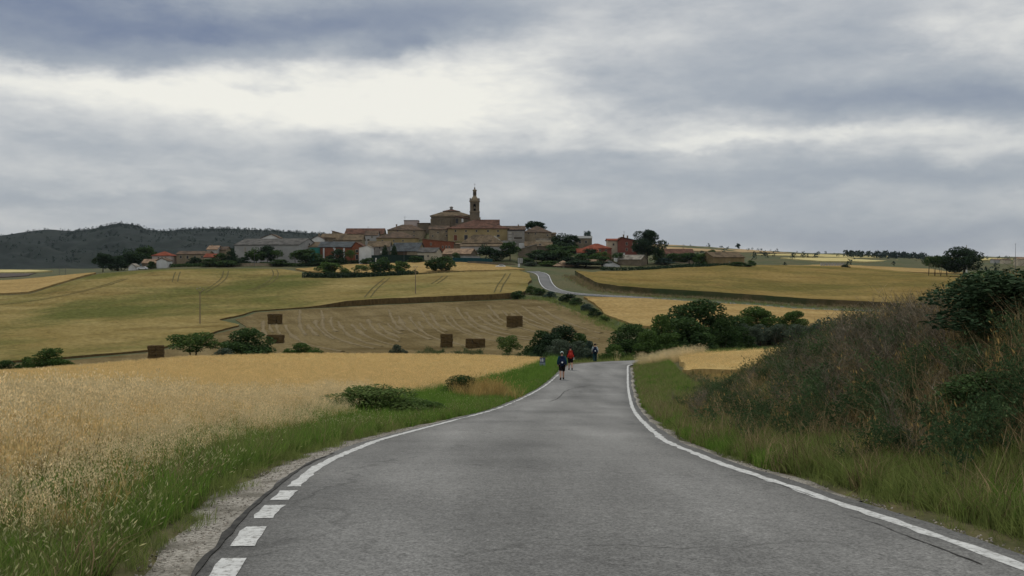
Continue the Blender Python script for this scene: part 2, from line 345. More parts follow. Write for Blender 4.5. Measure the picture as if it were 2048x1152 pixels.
# ------------------------------------------------------------------ road
def mat_asphalt():
    m = mat('asphalt', (.118, .116, .110), (.165, .162, .153), scale=.35, c3=(.20, .196, .184), scale2=.09, coord='World', bump=.006, bump_scale=90, rough=.85, fac2=.6, spec=.12)
    nt = m.node_tree; N = nt.nodes; L = nt.links; b = N['Principled BSDF']
    src = b.inputs['Base Color'].links[0].from_socket
    g = N.new('ShaderNodeNewGeometry')
    # stones in the surface, from coarse to fine
    def speck(scale, lo, hi, a, bb, src):
        n = N.new('ShaderNodeTexNoise'); n.inputs['Scale'].default_value = scale; n.inputs['Detail'].default_value = 3; n.inputs['Roughness'].default_value = .7; L.new(g.outputs['Position'], n.inputs['Vector'])
        r = N.new('ShaderNodeMapRange'); r.inputs[1].default_value = lo; r.inputs[2].default_value = hi; r.inputs[3].default_value = a; r.inputs[4].default_value = bb; L.new(n.outputs['Fac'], r.inputs[0])
        x = N.new('ShaderNodeMix'); x.data_type = 'RGBA'; x.blend_type = 'MULTIPLY'; x.inputs[0].default_value = 1.0
        L.new(src, x.inputs[6]); L.new(r.outputs[0], x.inputs[7]); return x.outputs[2]
    c = speck(46, .32, .68, .55, 1.45, src); c = speck(14, .3, .7, .78, 1.22, c)
    # worn wheel tracks and patches along the road
    mp = N.new('ShaderNodeMapping'); mp.inputs['Scale'].default_value = (1.0, .09, 1); L.new(g.outputs['Position'], mp.inputs[0])
    n = N.new('ShaderNodeTexNoise'); n.inputs['Scale'].default_value = 1.1; n.inputs['Detail'].default_value = 4; L.new(mp.outputs[0], n.inputs['Vector'])
    r = N.new('ShaderNodeMapRange'); r.inputs[1].default_value = .35; r.inputs[2].default_value = .68; r.inputs[3].default_value = .84; r.inputs[4].default_value = 1.12; L.new(n.outputs['Fac'], r.inputs[0])
    x = N.new('ShaderNodeMix'); x.data_type = 'RGBA'; x.blend_type = 'MULTIPLY'; x.inputs[0].default_value = 1.0; L.new(c, x.inputs[6]); L.new(r.outputs[0], x.inputs[7]); c = x.outputs[2]
    # paler polished wheel tracks, darker middle and edges
    at = N.new('ShaderNodeAttribute'); at.attribute_name = 'across'
    sn = N.new('ShaderNodeMath'); sn.operation = 'MULTIPLY'; L.new(at.outputs['Fac'], sn.inputs[0]); sn.inputs[1].default_value = 4 * math.pi
    cs = N.new('ShaderNodeMath'); cs.operation = 'COSINE'; L.new(sn.outputs[0], cs.inputs[0])
    r = N.new('ShaderNodeMapRange'); r.inputs[1].default_value = -1; r.inputs[2].default_value = 1; r.inputs[3].default_value = 1.08; r.inputs[4].default_value = .90; L.new(cs.outputs[0], r.inputs[0])
    x = N.new('ShaderNodeMix'); x.data_type = 'RGBA'; x.blend_type = 'MULTIPLY'; x.inputs[0].default_value = 1.0; L.new(c, x.inputs[6]); L.new(r.outputs[0], x.inputs[7]); c = x.outputs[2]
    # fine cracks
    wn = N.new('ShaderNodeTexNoise'); wn.inputs['Scale'].default_value = .9; wn.inputs['Detail'].default_value = 5; L.new(g.outputs['Position'], wn.inputs['Vector'])
    ad = N.new('ShaderNodeVectorMath'); ad.operation = 'MULTIPLY_ADD'; L.new(wn.outputs['Color'], ad.inputs[0]); ad.inputs[1].default_value = (2.2, 2.2, 0); L.new(g.outputs['Position'], ad.inputs[2])
    vo = N.new('ShaderNodeTexVoronoi'); vo.feature = 'DISTANCE_TO_EDGE'; vo.inputs['Scale'].default_value = .22; L.new(ad.outputs[0], vo.inputs['Vector'])
    r = N.new('ShaderNodeMapRange'); r.inputs[1].default_value = .001; r.inputs[2].default_value = .010; L.new(vo.outputs['Distance'], r.inputs[0])
    gate = N.new('ShaderNodeMapRange'); gate.inputs[1].default_value = .5; gate.inputs[2].default_value = .58; L.new(n.outputs['Fac'], gate.inputs[0])
    mxm = N.new('ShaderNodeMath'); mxm.operation = 'MAXIMUM'; L.new(r.outputs[0], mxm.inputs[0]); L.new(gate.outputs[0], mxm.inputs[1])
    r2 = N.new('ShaderNodeMapRange'); r2.inputs[3].default_value = .72; L.new(mxm.outputs[0], r2.inputs[0])
    x = N.new('ShaderNodeMix'); x.data_type = 'RGBA'; x.blend_type = 'MULTIPLY'; x.inputs[0].default_value = 1.0; L.new(c, x.inputs[6]); L.new(r2.outputs[0], x.inputs[7]); c = x.outputs[2]
    L.new(c, b.inputs['Base Color'])
    return m
M_ASPH = mat_asphalt()
def resample(poly, step):
    p = np.array(poly, float); s = np.concatenate([[0], np.cumsum(np.hypot(*np.diff(p[:, :2], axis=0).T))])
    t = np.linspace(0, s[-1], max(2, int(s[-1] / step) + 1))
    return np.stack([np.interp(t, s, p[:, k]) for k in range(p.shape[1])], -1)
def smooth_poly(poly, n=3):
    p = np.array(poly, float)
    for _ in range(n):
        q = [p[0]]
        for a, b in zip(p[:-1], p[1:]): q += [a * .75 + b * .25, a * .25 + b * .75]
        q.append(p[-1]); p = np.array(q)
    return p
def ribbon(name, left, right, zf, mater, parent=None, cols=6, skirt=.12, crown=0.0):
    """strip between two polylines (same number of points); zf(x,y) gives the height"""
    left = np.asarray(left, float); right = np.asarray(right, float); n = len(left)
    t = np.linspace(0, 1, cols)
    XY = left[:, None, :] * (1 - t)[None, :, None] + right[:, None, :] * t[None, :, None]
    z = zf(XY[..., 0], XY[..., 1]) + crown * (1 - (2 * t - 1) ** 2)[None, :]
    top = np.concatenate([XY, z[..., None]], -1)
    if skirt:
        l = top[:, :1].copy(); l[..., 2] -= skirt; r = top[:, -1:].copy(); r[..., 2] -= skirt
        top = np.concatenate([l, top, r], 1)
    k = top.shape[1]; ids = np.arange(n * k).reshape(n, k)
    f = np.stack([ids[:-1, :-1], ids[:-1, 1:], ids[1:, 1:], ids[1:, :-1]], -1).reshape(-1, 4)
    return obj(name, mesh_np(name, top.reshape(-1, 3), f, False), mater, parent)
road_z = lambda x, y: ZR(y) + CZ + .02
def road_edge_pairs():
    # densify keeping both edges in step
    L_, R_ = np.array(RD_L), np.array(RD_R); n = len(L_); tt = np.linspace(0, n - 1, n * 5)
    f = lambda A: np.stack([np.interp(tt, np.arange(n), A[:, 0]), np.interp(tt, np.arange(n), A[:, 1])], -1)
    L2, R2 = f(L_), f(R_)
    for A in (L2, R2):
        for _ in range(6): A[1:-1] = (A[:-2] + A[1:-1] * 2 + A[2:]) / 4
    rng = np.random.default_rng(3)
    jag = lambda: np.convolve(rng.normal(0, .05, len(L2) + 4), [.2, .2, .2, .2, .2], 'valid')
    L2[:, 0] += jag(); R2[:, 0] += jag()
    return L2, R2
RL2, RR2 = road_edge_pairs()
road = ribbon('road', RL2, RR2, road_z, M_ASPH, cols=8, skirt=.13, crown=.03)
at_ = road.data.attributes.new('across', 'FLOAT', 'POINT'); at_.data.foreach_set('value', np.tile(np.concatenate([[0], np.linspace(0, 1, 8), [1]]), len(RL2)).astype(np.float32))
tag(road, 'narrow grey asphalt country road with white edge lines, running downhill', 'road', kind='structure')
def paint_mat():
    m = mat('road_paint', (.50, .50, .48), (.37, .37, .355), scale=6, coord='World', rough=.7, contrast=(.4, .7))
    nt = m.node_tree; N = nt.nodes; L = nt.links; b = N['Principled BSDF']; src = b.inputs['Base Color'].links[0].from_socket
    g = N.new('ShaderNodeNewGeometry'); n = N.new('ShaderNodeTexNoise'); n.inputs['Scale'].default_value = 20; n.inputs['Detail'].default_value = 9; n.inputs['Roughness'].default_value = .75; L.new(g.outputs['Position'], n.inputs['Vector'])
    r = N.new('ShaderNodeMapRange'); r.inputs[1].default_value = .51; r.inputs[2].default_value = .60; L.new(n.outputs['Fac'], r.inputs[0])
    x = N.new('ShaderNodeMix'); x.data_type = 'RGBA'; L.new(r.outputs[0], x.inputs[0]); L.new(src, x.inputs[6]); x.inputs[7].default_value = (.22, .215, .20, 1); L.new(x.outputs[2], b.inputs['Base Color'])
    return m
M_PAINT = paint_mat()
M_TAR = mat('old_tar', (.03, .03, .029), (.07, .068, .062), scale=8, coord='World', bump=.01, bump_scale=30)
M_GRAVEL = mat('gravel_shoulder', (.20, .185, .155), (.40, .37, .32), scale=30, coord='World', c3=(.13, .12, .095), scale2=2.2, bump=.03, bump_scale=60, fac2=.8, detail=10, contrast=(.4, .6))
def crown_z(x, y):
    w = np.clip((x - XL(y)) / (XR(y) - XL(y)), 0, 1); return ZR(y) + CZ + .027 + .03 * (1 - (2 * w - 1) ** 2)
def line_strip(name, fx, y0, y1, half, step=.25, seed=0, rag=.012):
    ys = np.linspace(y0, y1, max(3, int((y1 - y0) / step))); rng = np.random.default_rng(seed)
    x = fx(ys); l = np.stack([x - half + rng.normal(0, rag, len(ys)), ys], -1); r = np.stack([x + half + rng.normal(0, rag, len(ys)), ys], -1)
    return ribbon(name, l, r, crown_z, M_PAINT, road, cols=2, skirt=0)
for k, (a, b) in enumerate([(4.55, 5.35), (5.72, 6.42), (6.78, 7.5), (7.88, 8.58), (8.9, 9.55)]):
    line_strip('edge_dash', XL, a, b, .082, .12, k, .006)
line_strip('edge_line', lambda y: XL(y), 9.85, 26.0, .062, .2, 9, .01)
line_strip('edge_line', lambda y: XL(y) + .02, 26.0, 70.5, .05, .35, 10, .03)
line_strip('edge_line', lambda y: XR(y), -8.0, 82.0, .062, .2, 11, .014)
# white line round the inside of the bend
bend = smooth_poly([(9.5, 81.9), (9.85, 83.6), (11.0, 85.6), (14.0, 87.6), (19.5, 89.6)], 3)
nrm = np.gradient(bend, axis=0); nrm = np.stack([-nrm[:, 1], nrm[:, 0]], -1) / np.hypot(nrm[:, 0], nrm[:, 1])[:, None]
ribbon('edge_line', bend + nrm * .08, bend - nrm * .08, lambda x, y: ZR(y) + CZ + .034, M_PAINT, road, cols=2, skirt=0)
# cracks in the surface, where the photo shows them
def road_pt(px, py):
    ds = np.linspace(4, 95, 4000); d = ds[np.argmin(np.abs(YH - ZR(ds) / ds * F - py))]; return ((px - CX) / F * d, d)
M_CRACK = mat('crack', (.035, .034, .032), (.06, .058, .054), scale=20, coord='World')
for k, pix in enumerate(([(1702, 1040), (1738, 1050), (1775, 1063), (1800, 1078), (1850, 1098), (1905, 1119), (1960, 1140)], [(1500, 956), (1540, 968), (1590, 985), (1625, 998)], [(1180, 772), (1160, 776), (1143, 779), (1128, 785), (1112, 800), (1095, 806), (1070, 808)], [(1205, 748), (1190, 752), (1174, 753)])):
    c = resample([road_pt(*q) for q in pix], .12); rg = np.random.default_rng(60 + k); c = c + np.cumsum(rg.normal(0, .008, c.shape), 0)
    t = np.gradient(c, axis=0); nn = np.stack([-t[:, 1], t[:, 0]], -1) / np.maximum(np.hypot(t[:, 0], t[:, 1]), 1e-6)[:, None]
    w_ = ((.007 if c[:, 1].mean() < 20 else .02) * rg.uniform(.3, 1.3, len(c)))[:, None]
    ribbon('crack', c + nn * w_, c - nn * w_, lambda x, y: crown_z(x, y) + .001, M_CRACK, road, cols=2, skirt=0)
# dark tarred seam at the left asphalt edge and the pale gravel shoulder outside it
ys = np.arange(3.5, 14.2, .25); rng = np.random.default_rng(5)
sw = .012 * (1 - sstep(10.5, 14.2, ys)) + .012
ribbon('tar_seam', np.stack([XL(ys) - .17 - sw + rng.normal(0, .012, len(ys)), ys], -1), np.stack([XL(ys) - .155 + rng.normal(0, .008, len(ys)), ys], -1), lambda x, y: ZR(y) + CZ + .028, M_TAR, road, cols=2, skirt=0)
ys = np.arange(3.0, 31, .25)
wd = (.42 + .12 * np.sin(ys * .9) + .06 * np.sin(ys * 2.7)) * (1 - .75 * sstep(18, 31, ys))
shoulder = ribbon('gravel_shoulder', np.stack([XL(ys) - .2 - wd, ys], -1), np.stack([XL(ys) - .12, ys], -1), lambda x, y: ZR(y) + CZ + .012 - .05 * np.clip(XL(y) - .2 - x, 0, 1), M_GRAVEL, cols=4, skirt=.12)
tag(shoulder, 'pale gravel strip beside the dashed edge line', 'shoulder', kind='structure')
ys = np.arange(9, 80, .5); wd = .16 + .07 * np.sin(ys * 1.3) + .04 * np.sin(ys * 3.1)
sh2 = ribbon('gravel_shoulder', np.stack([XR(ys) + .12, ys], -1), np.stack([XR(ys) + .22 + wd, ys], -1), lambda x, y: ZR(y) + CZ + .012 - .05 * np.clip(x - XR(y) - .2, 0, 1), M_GRAVEL, cols=3, skirt=.12)
tag(sh2, 'thin dusty strip outside the solid right edge line', 'shoulder', kind='structure')

# far stretch of the road climbing into the village
def path_ribbon(name, pts, width, lift, mater, parent=None, n=3, skirt=.5):
    c = resample(smooth_poly(pts, n), 2.0); t = np.gradient(c, axis=0); nn = np.stack([-t[:, 1], t[:, 0]], -1) / np.hypot(t[:, 0], t[:, 1])[:, None]
    return ribbon(name, c + nn * width / 2, c - nn * width / 2, lambda x, y: gz(x, y) + lift, mater, parent, cols=4, skirt=skirt), c
FAR_PIX = [(1064, 543.5), (1078, 546), (1087, 551), (1089, 559), (1093, 569), (1104, 579.5), (1135, 587), (1180, 590.5), (1250, 594.5), (1400, 604.5), (1550, 613.5), (1700, 621), (1850, 628)]
FARC = [GH(px, py, 262, 425) for px, py in FAR_PIX]
M_ASPH2 = mat('far_asphalt', (.105, .105, .104), (.14, .14, .137), scale=.1, coord='World', rough=.75)
road2, FARP = path_ribbon('road', FARC, 4.7, .16, M_ASPH2)
tag(road2, 'far stretch of the grey road curving up into the village', 'road', kind='structure')
tn = np.gradient(FARP, axis=0); tn = np.stack([-tn[:, 1], tn[:, 0]], -1) / np.hypot(tn[:, 0], tn[:, 1])[:, None]
for s in (1, -1):
    ribbon('edge_line', FARP + tn * (s * 2.1 + .06), FARP + tn * (s * 2.1 - .06), lambda x, y: gz(x, y) + .18, mat('far_paint', (.8, .8, .78)), road2, cols=2, skirt=0)

# ------------------------------------------------------------------ fields
def field_mat(name, base, dark, light, green=None, gamt=.6, gscale=.012, streak=(.02, .12, 1), rotz=0.0, fine=2.2, gmask=None):
    m = bpy.data.materials.new(name); m.use_nodes = True; nt = m.node_tree; N = nt.nodes; L = nt.links
    b = N['Principled BSDF']; b.inputs['Roughness'].default_value = .95; b.inputs['Specular IOR Level'].default_value = 0.0
    g = N.new('ShaderNodeNewGeometry')
    def noise(scale, det, st=(1, 1, 1), rz=0, rough=.6):
        mp = N.new('ShaderNodeMapping'); mp.vector_type = 'TEXTURE'; mp.inputs['Scale'].default_value = tuple(1 / q for q in st); mp.inputs['Rotation'].default_value = (0, 0, rz); L.new(g.outputs['Position'], mp.inputs[0])
        n = N.new('ShaderNodeTexNoise'); n.inputs['Scale'].default_value = scale; n.inputs['Detail'].default_value = det; n.inputs['Roughness'].default_value = rough; L.new(mp.outputs[0], n.inputs['Vector']); return n.outputs['Fac']
    def rng_(src, lo, hi, a=0.0, bb=1.0):
        r = N.new('ShaderNodeMapRange'); r.inputs[1].default_value = lo; r.inputs[2].default_value = hi; r.inputs[3].default_value = a; r.inputs[4].default_value = bb; L.new(src, r.inputs[0]); return r.outputs[0]
    def mix(f, a, bb, bt='MIX'):
        x = N.new('ShaderNodeMix'); x.data_type = 'RGBA'; x.blend_type = bt
        if isinstance(f, float): x.inputs[0].default_value = f
        else: L.new(f, x.inputs[0])
        for i, c in ((6, a), (7, bb)):
            if isinstance(c, tuple): x.inputs[i].default_value = (*c, 1)
            else: L.new(c, x.inputs[i])
        return x.outputs[2]
    c = mix(rng_(noise(1.0, 7, streak, rotz), .35, .68), base, light)
    c = mix(rng_(noise(.045, 5, (1, 1.6, 1)), .5, .72), c, dark)
    if green is not None:
        gn = rng_(noise(gscale, 5, (1, 1.3, 1), .3), .42, .62, 0, gamt); c = mix(gn, c, green)
    v = rng_(noise(fine, 6, (1, .35, 1), rotz, .7), .3, .7, .72, 1.26)
    c = mix(1.0, c, v, 'MULTIPLY')
    L.new(c, b.inputs['Base Color'])
    bp = N.new('ShaderNodeBump'); bp.inputs['Distance'].default_value = .25; L.new(noise(1.3, 6, (1, 1, 1)), bp.inputs['Height']); L.new(bp.outputs[0], b.inputs['Normal'])
    return m
def in_poly(px, py, poly):
    inside = np.zeros(px.shape, bool); n = len(poly); j = n - 1
    for i in range(n):
        xi, yi = poly[i]; xj, yj = poly[j]
        c = ((yi > py) != (yj > py)) & (px < (xj - xi) * (py - yi) / (yj - yi + 1e-12) + xi)
        inside ^= c; j = i
    return inside
def edge_dist(px, py, line):
    out = np.full(px.shape, 1e9)
    for a, b in zip(line[:-1], line[1:]):
        a = np.array(a); b = np.array(b); ab = b - a; t = np.clip(((px - a[0]) * ab[0] + (py - a[1]) * ab[1]) / (ab @ ab + 1e-9), 0, 1)
        out = np.minimum(out, np.hypot(px - a[0] - t * ab[0], py - a[1] - t * ab[1]))
    return out
def field(name, label, poly, h, spacing, mater, skirt_mat=None, hf=None, rag=.4, seed=1, cat='field', kind='structure'):
    """crop stand or stubble: a sheet draped over the ground at crop height with standing edges"""
    rng = np.random.default_rng(seed)
    bd = resample(list(poly) + [poly[0]], spacing * .5)[:-1]
    n = len(bd); nz = np.convolve(np.pad(rng.normal(0, rag, n), 2, 'wrap'), [.2, .2, .2, .2, .2], 'valid')
    bd = bd + np.stack([nz, np.roll(nz, 7)], -1)
    lo = bd.min(0); hi = bd.max(0)
    xs = np.arange(lo[0], hi[0], spacing); yy = np.arange(lo[1], hi[1], spacing)
    A, B = np.meshgrid(xs, yy); A = A.ravel() + rng.uniform(-.3, .3, A.size) * spacing; B = B.ravel() + rng.uniform(-.3, .3, B.size) * spacing
    k = in_poly(A, B, bd); A, B = A[k], B[k]
    k = edge_dist(A, B, np.vstack([bd, bd[:1]])) > spacing * .4 if len(A) * n < 4e7 else np.ones(len(A), bool)
    A, B = A[k], B[k]
    pts = [Vector(p) for p in bd] + [Vector((a, b)) for a, b in zip(A, B)]
    edges = [(i, (i + 1) % n) for i in range(n)]
    res = geometry.delaunay_2d_cdt(pts, edges, [], 1, 1e-4)
    vs = np.array([tuple(v) for v in res[0]]); fs = np.array([f for f in res[2] if len(f) == 3])
    a = vs[fs[:, 0]]; b_ = vs[fs[:, 1]]; c_ = vs[fs[:, 2]]
    flip = ((b_[:, 0] - a[:, 0]) * (c_[:, 1] - a[:, 1]) - (b_[:, 1] - a[:, 1]) * (c_[:, 0] - a[:, 0])) < 0
    fs[flip] = fs[flip][:, ::-1]
    hh = np.full(len(vs), float(h)) if hf is None else hf(vs[:, 0], vs[:, 1])
    zz = gz(vs[:, 0], vs[:, 1]); z = zz + hh + rng.normal(0, .04 * min(1, h), len(vs))
    o = obj(name, mesh_np(name, np.column_stack([vs, z]), fs, True), mater)
    tag(o, label, cat, kind=kind)
    # standing edge of the crop
    # boundary edges of the triangulation
    e = np.concatenate([fs[:, [0, 1]], fs[:, [1, 2]], fs[:, [2, 0]]]); es = np.sort(e, 1)
    key = es[:, 0].astype(np.int64) * len(vs) + es[:, 1]; uq, inv, ct = np.unique(key, return_inverse=True, return_counts=True)
    be = e[ct[inv] == 1]
    top = np.column_stack([vs, z]); bot = np.column_stack([vs, zz - .25])
    V_ = np.concatenate([top[be[:, 0]], top[be[:, 1]], bot[be[:, 1]], bot[be[:, 0]]]); m_ = len(be)
    q = np.stack([np.arange(m_), np.arange(m_) + 3 * m_, np.arange(m_) + 2 * m_, np.arange(m_) + m_], -1)
    sk = obj('crop_edge', mesh_np('crop_edge', V_, q), skirt_mat or mater, o)
    return o
WH_B, WH_D, WH_L = (.36, .25, .10), (.28, .19, .08), (.42, .31, .135)
M_WHEAT = field_mat('ripe_wheat', WH_B, WH_D, WH_L, streak=(.10, .5, 1), fine=5)
M_GOLD = field_mat('ripening_crop', (.180, .136, .050), (.135, .098, .037), (.240, .188, .078), green=(.085, .090, .028), gamt=.95, gscale=.016, streak=(.045, .014, 1), rotz=.5, fine=.8)
M_GOLD2 = field_mat('ripening_crop_right', (.180, .128, .044), (.135, .093, .032), (.225, .163, .062), green=(.098, .088, .028), gamt=.85, gscale=.018, streak=(.012, .09, 1), rotz=.06, fine=.8)
M_PALE = field_mat('pale_crop', (.265, .180, .072), (.22, .148, .058), (.32, .23, .098), streak=(.03, .12, 1), fine=1.0)
M_FARF = field_mat('far_crop', (.40, .335, .15), (.34, .28, .12), (.46, .39, .19), streak=(.004, .02, 1), fine=.2)
M_STUB = field_mat('stubble', (.118, .089, .042), (.088, .065, .030), (.175, .136, .070), streak=(.34, .012, 1), rotz=.34, fine=2)
M_EDGE = mat('crop_edge_brown', (.075, .050, .022), (.135, .092, .038), scale=1.5, coord='World', stretch=(1, 1, .4))
M_EDGEW = mat('wheat_edge', (.30, .20, .075), (.44, .32, .13), scale=6, coord='World', stretch=(1, 1, .2))
M_EDGEG = mat('bank_green_brown', (.06, .055, .022), (.13, .095, .05), scale=.25, coord='World', c3=(.045, .07, .028), scale2=.05, fac2=.8)

def voff(y): return np.interp(y, [0, 9, 14, 30, 36, 50, 65, 78, 86], [2.1, 2.3, 2.7, 4.0, 4.6, 4.5, 3.0, 1.7, 1.4])   # verge width left of the line
fy = [2, 6, 10, 15, 20, 26, 32, 40, 50, 60, 70, 78, 83, 86]
LF = [(float(XL(y) - voff(y)), y) for y in fy]
far_edge = [(2.6, 90), (-4, 92), (-12, 92.5), (-18, 91), (-26, 84), (-31, 73), (-38, 66.5), (-46, 63), (-75, 58)]
WHEAT_L = [(LF[0][0] - 1, 1.0)] + LF + far_edge + [(-75, 1.0)]
WSHRINK = [(x - .7 if i < len(LF) + 1 else x, y) for i, (x, y) in enumerate(WHEAT_L)]
w1 = field('wheat_field', 'ripe golden wheat field left of the road, nearest the camera', WSHRINK, .36, .8, M_WHEAT, M_EDGEW, rag=.15)
WHEAT_R = [(10.9, 63.5), (12.2, 70), (12.8, 76), (13.6, 81.5), (15.5, 84.3), (21, 86.5), (29, 89), (40, 92.5), (62, 97), (62, 60), (40, 56), (22, 57), (14, 59.5)]
w2 = field('wheat_field', 'small ripe wheat patch on the right behind the roadside bank', WHEAT_R, .38, .8, M_WHEAT, M_EDGEW, rag=.15, seed=2)

# stubble with straw rows in the hollow
S_TOP = [GH(px, py, 215, 330) for px, py in [(512, 626), (620, 618), (760, 611), (900, 605), (1000, 601), (1060, 599), (1095, 602)]]
S_RIGHT = [GH(1150, 621, 200, 300), GH(1195, 642, 190, 280), GH(1232, 662, 175, 260), GH(1236, 690, 160, 220)]
S_BOT = [((1225 - CX) / F * 140, 140), ((1100 - CX) / F * 130, 128), ((900 - CX) / F * 140, 138), ((640 - CX) / F * 140, 138), ((300 - CX) / F * 140, 140), ((0 - CX) / F * 140, 142), ((-120 - CX) / F * 150, 150)]
S_LEFT = [GH(-120, 742, 150, 210), GH(0, 730, 160, 230), GH(160, 720, 170, 240), GH(300, 707, 175, 240), GH(370, 690, 185, 260), GH(430, 669, 190, 290), GH(495, 655, 200, 290), GH(470, 640, 215, 300)]
stub = field('stubble_field', 'brown mown stubble field with pale straw rows', S_TOP + S_RIGHT + S_BOT + S_LEFT, .12, 4.0, M_STUB, M_EDGEG, rag=.3, seed=3)
# windrows of straw left by the combine, curving over the slope
M_STRAW = mat('straw_row', (.130, .099, .050), (.175, .136, .073), scale=.35, coord='World')
STUB_POLY = S_TOP + S_RIGHT + S_BOT + S_LEFT
rng = np.random.default_rng(77)
for k in range(34):
    f0 = (k + rng.uniform(-.3, .3)) / 33.0
    top = np.array(GH(530 + f0 * 540, 622 - f0 * 17, 215, 330)); 
    bx = 640 + f0 * 700
    bot = np.array(((bx - CX) / F * 175, 175.0))
    mid = top * .45 + bot * .55 + np.array([-6.0, -3.0])
    c = resample(smooth_poly([top, mid, bot], 3), 2.5)
    c = c[in_poly(c[:, 0], c[:, 1], STUB_POLY)]
    a0 = int(len(c) * rng.uniform(0, .4)); a1 = int(len(c) * rng.uniform(.45, 1)); c = c[a0:a1] + np.cumsum(rng.normal(0, .06, (len(c[a0:a1]), 2)), 0)
    if len(c) < 4: continue
    t = np.gradient(c, axis=0); nn = np.stack([-t[:, 1], t[:, 0]], -1) / np.hypot(t[:, 0], t[:, 1])[:, None]
    wv = (.22 + .55 * np.abs(np.convolve(rng.normal(0, 1, len(c) + 4), np.ones(5) / 5, 'valid')))[:, None]
    ribbon('straw_row', c + nn * wv, c - nn * wv, lambda x, y: gz(x, y) + .15, M_STRAW, stub, cols=3, skirt=.06, crown=.1)

# big slope of ripening crop below the village, left of the road
A_BOT = [GH(px, py, 150, 330) for px, py in [(-900, 735), (-500, 748), (-120, 740), (0, 727), (160, 716), (300, 703), (370, 687), (430, 666), (480, 653), (440, 642), (512, 623.5), (620, 616), (760, 609), (900, 603), (1000, 599), (1040, 596.5)]]
A_RT = [GH(px, py, 290, 430) for px, py in [(1054, 578), (1062, 563), (1058, 551)]]
A_TOP = [GH(px, py, 330, 470) for px, py in [(1035, 543), (960, 546), (830, 553), (700, 558), (603, 558), (604, 546), (560, 539), (420, 539), (300, 542), (200, 549), (130, 568), (60, 590), (0, 593), (-300, 596), (-900, 590)]]
BANK_LINE = A_BOT[10:]
def hA(x, y):
    e = edge_dist(x, y, np.array(BANK_LINE)); return .40 + .35 * sstep(-66, -50, x) + 1.0 * np.exp(-(e / 9) ** 2) * sstep(-62, -48, x)
fA = field('crop_field', 'broad slope of yellow green ripening crop below the village', A_BOT + A_RT + A_TOP, .75, 5.0, M_GOLD, M_EDGE, hf=hA, rag=.5, seed=4)
# pairs of wheel tracks pressed into the crop by the sprayer
M_TRACK = mat('pressed_crop', (.062, .056, .018), (.095, .075, .026), scale=.4, coord='World')
def tracks(pix, d0, d1, parent, gap=1.9):
    c = resample(smooth_poly([GH(px, py, d0, d1) for px, py in pix], 3), 2.0); t = np.gradient(c, axis=0); nn = np.stack([-t[:, 1], t[:, 0]], -1) / np.hypot(t[:, 0], t[:, 1])[:, None]
    for s in (-1, 1): ribbon('wheel_track', c + nn * (s * gap / 2 + .22), c + nn * (s * gap / 2 - .22), lambda x, y: gz(x, y) + hA(x, y) + .10, M_TRACK, parent, cols=2, skirt=0)
tracks([(548, 541), (553, 550), (547, 562), (530, 573), (500, 583)], 330, 450, fA)
tracks([(452, 544), (450, 556), (440, 567), (405, 588)], 330, 450, fA)
tracks([(356, 546), (352, 556), (350, 566)], 330, 450, fA)
tracks([(1016, 551), (1010, 562), (1000, 575), (994, 592)], 300, 430, fA)
tracks([(890, 556), (884, 562), (868, 572)], 300, 430, fA)
tracks([(775, 560), (760, 572), (745, 586), (735, 600)], 300, 430, fA)
tracks([(250, 560), (190, 580), (110, 598), (0, 612)], 280, 450, fA)
# strips above it
B_ = [GH(px, py, 380, 470) for px, py in [(592, 540), (700, 531), (830, 526.5), (930, 527), (1000, 533), (1050, 541), (960, 543.5), (830, 549), (700, 547), (615, 545)]]
fB = field('crop_field', 'pale crop strip between the dark hedge and the village walls', B_, .6, 4.0, M_PALE, None, rag=.3, seed=5)
C_ = [GH(px, py, 330, 470) for px, py in [(-900, 568), (-300, 568), (0, 563.5), (100, 556), (196, 547.5), (128, 566), (58, 587), (0, 590), (-300, 593), (-900, 588)]]
fC = field('crop_field', 'pale crop strip on the crest at the far left', C_, .7, 5.0, M_PALE, None, rag=.3, seed=6)
# right hand slope above the far road
D_BOT = [GH(px, py, 296, 430) for px, py in [(1150, 551), (1170, 563), (1200, 577), (1240, 583), (1300, 588), (1380, 592), (1450, 597), (1550, 604), (1660, 611), (1800, 619), (2000, 628), (2300, 632)]]
D_TOP = [GH(px, py, 400, 520) for px, py in [(2300, 562), (2060, 556), (1900, 552), (1780, 541), (1690, 536), (1600, 534), (1500, 532), (1420, 536), (1300, 542.5), (1200, 546)]]
def hD(x, y):
    e = edge_dist(x, y, np.array(D_BOT)); return .7 + 1.2 * np.exp(-(e / 10) ** 2)
fD = field('crop_field', 'golden crop slope on the right above the far road', D_BOT + D_TOP, .7, 5.0, M_GOLD2, M_EDGEG, hf=hD, rag=.6, seed=7)
E_ = [GH(px, py, 185, 312) for px, py in [(1168, 597), (1300, 601), (1450, 611), (1660, 624), (1850, 633), (1850, 668), (1640, 668), (1450, 668), (1330, 662), (1262, 652), (1215, 634), (1190, 612)]]
fE = field('crop_field', 'pale ripe crop below the far road behind the dark trees', E_, .6, 4.0, M_PALE, None, rag=.4, seed=8)
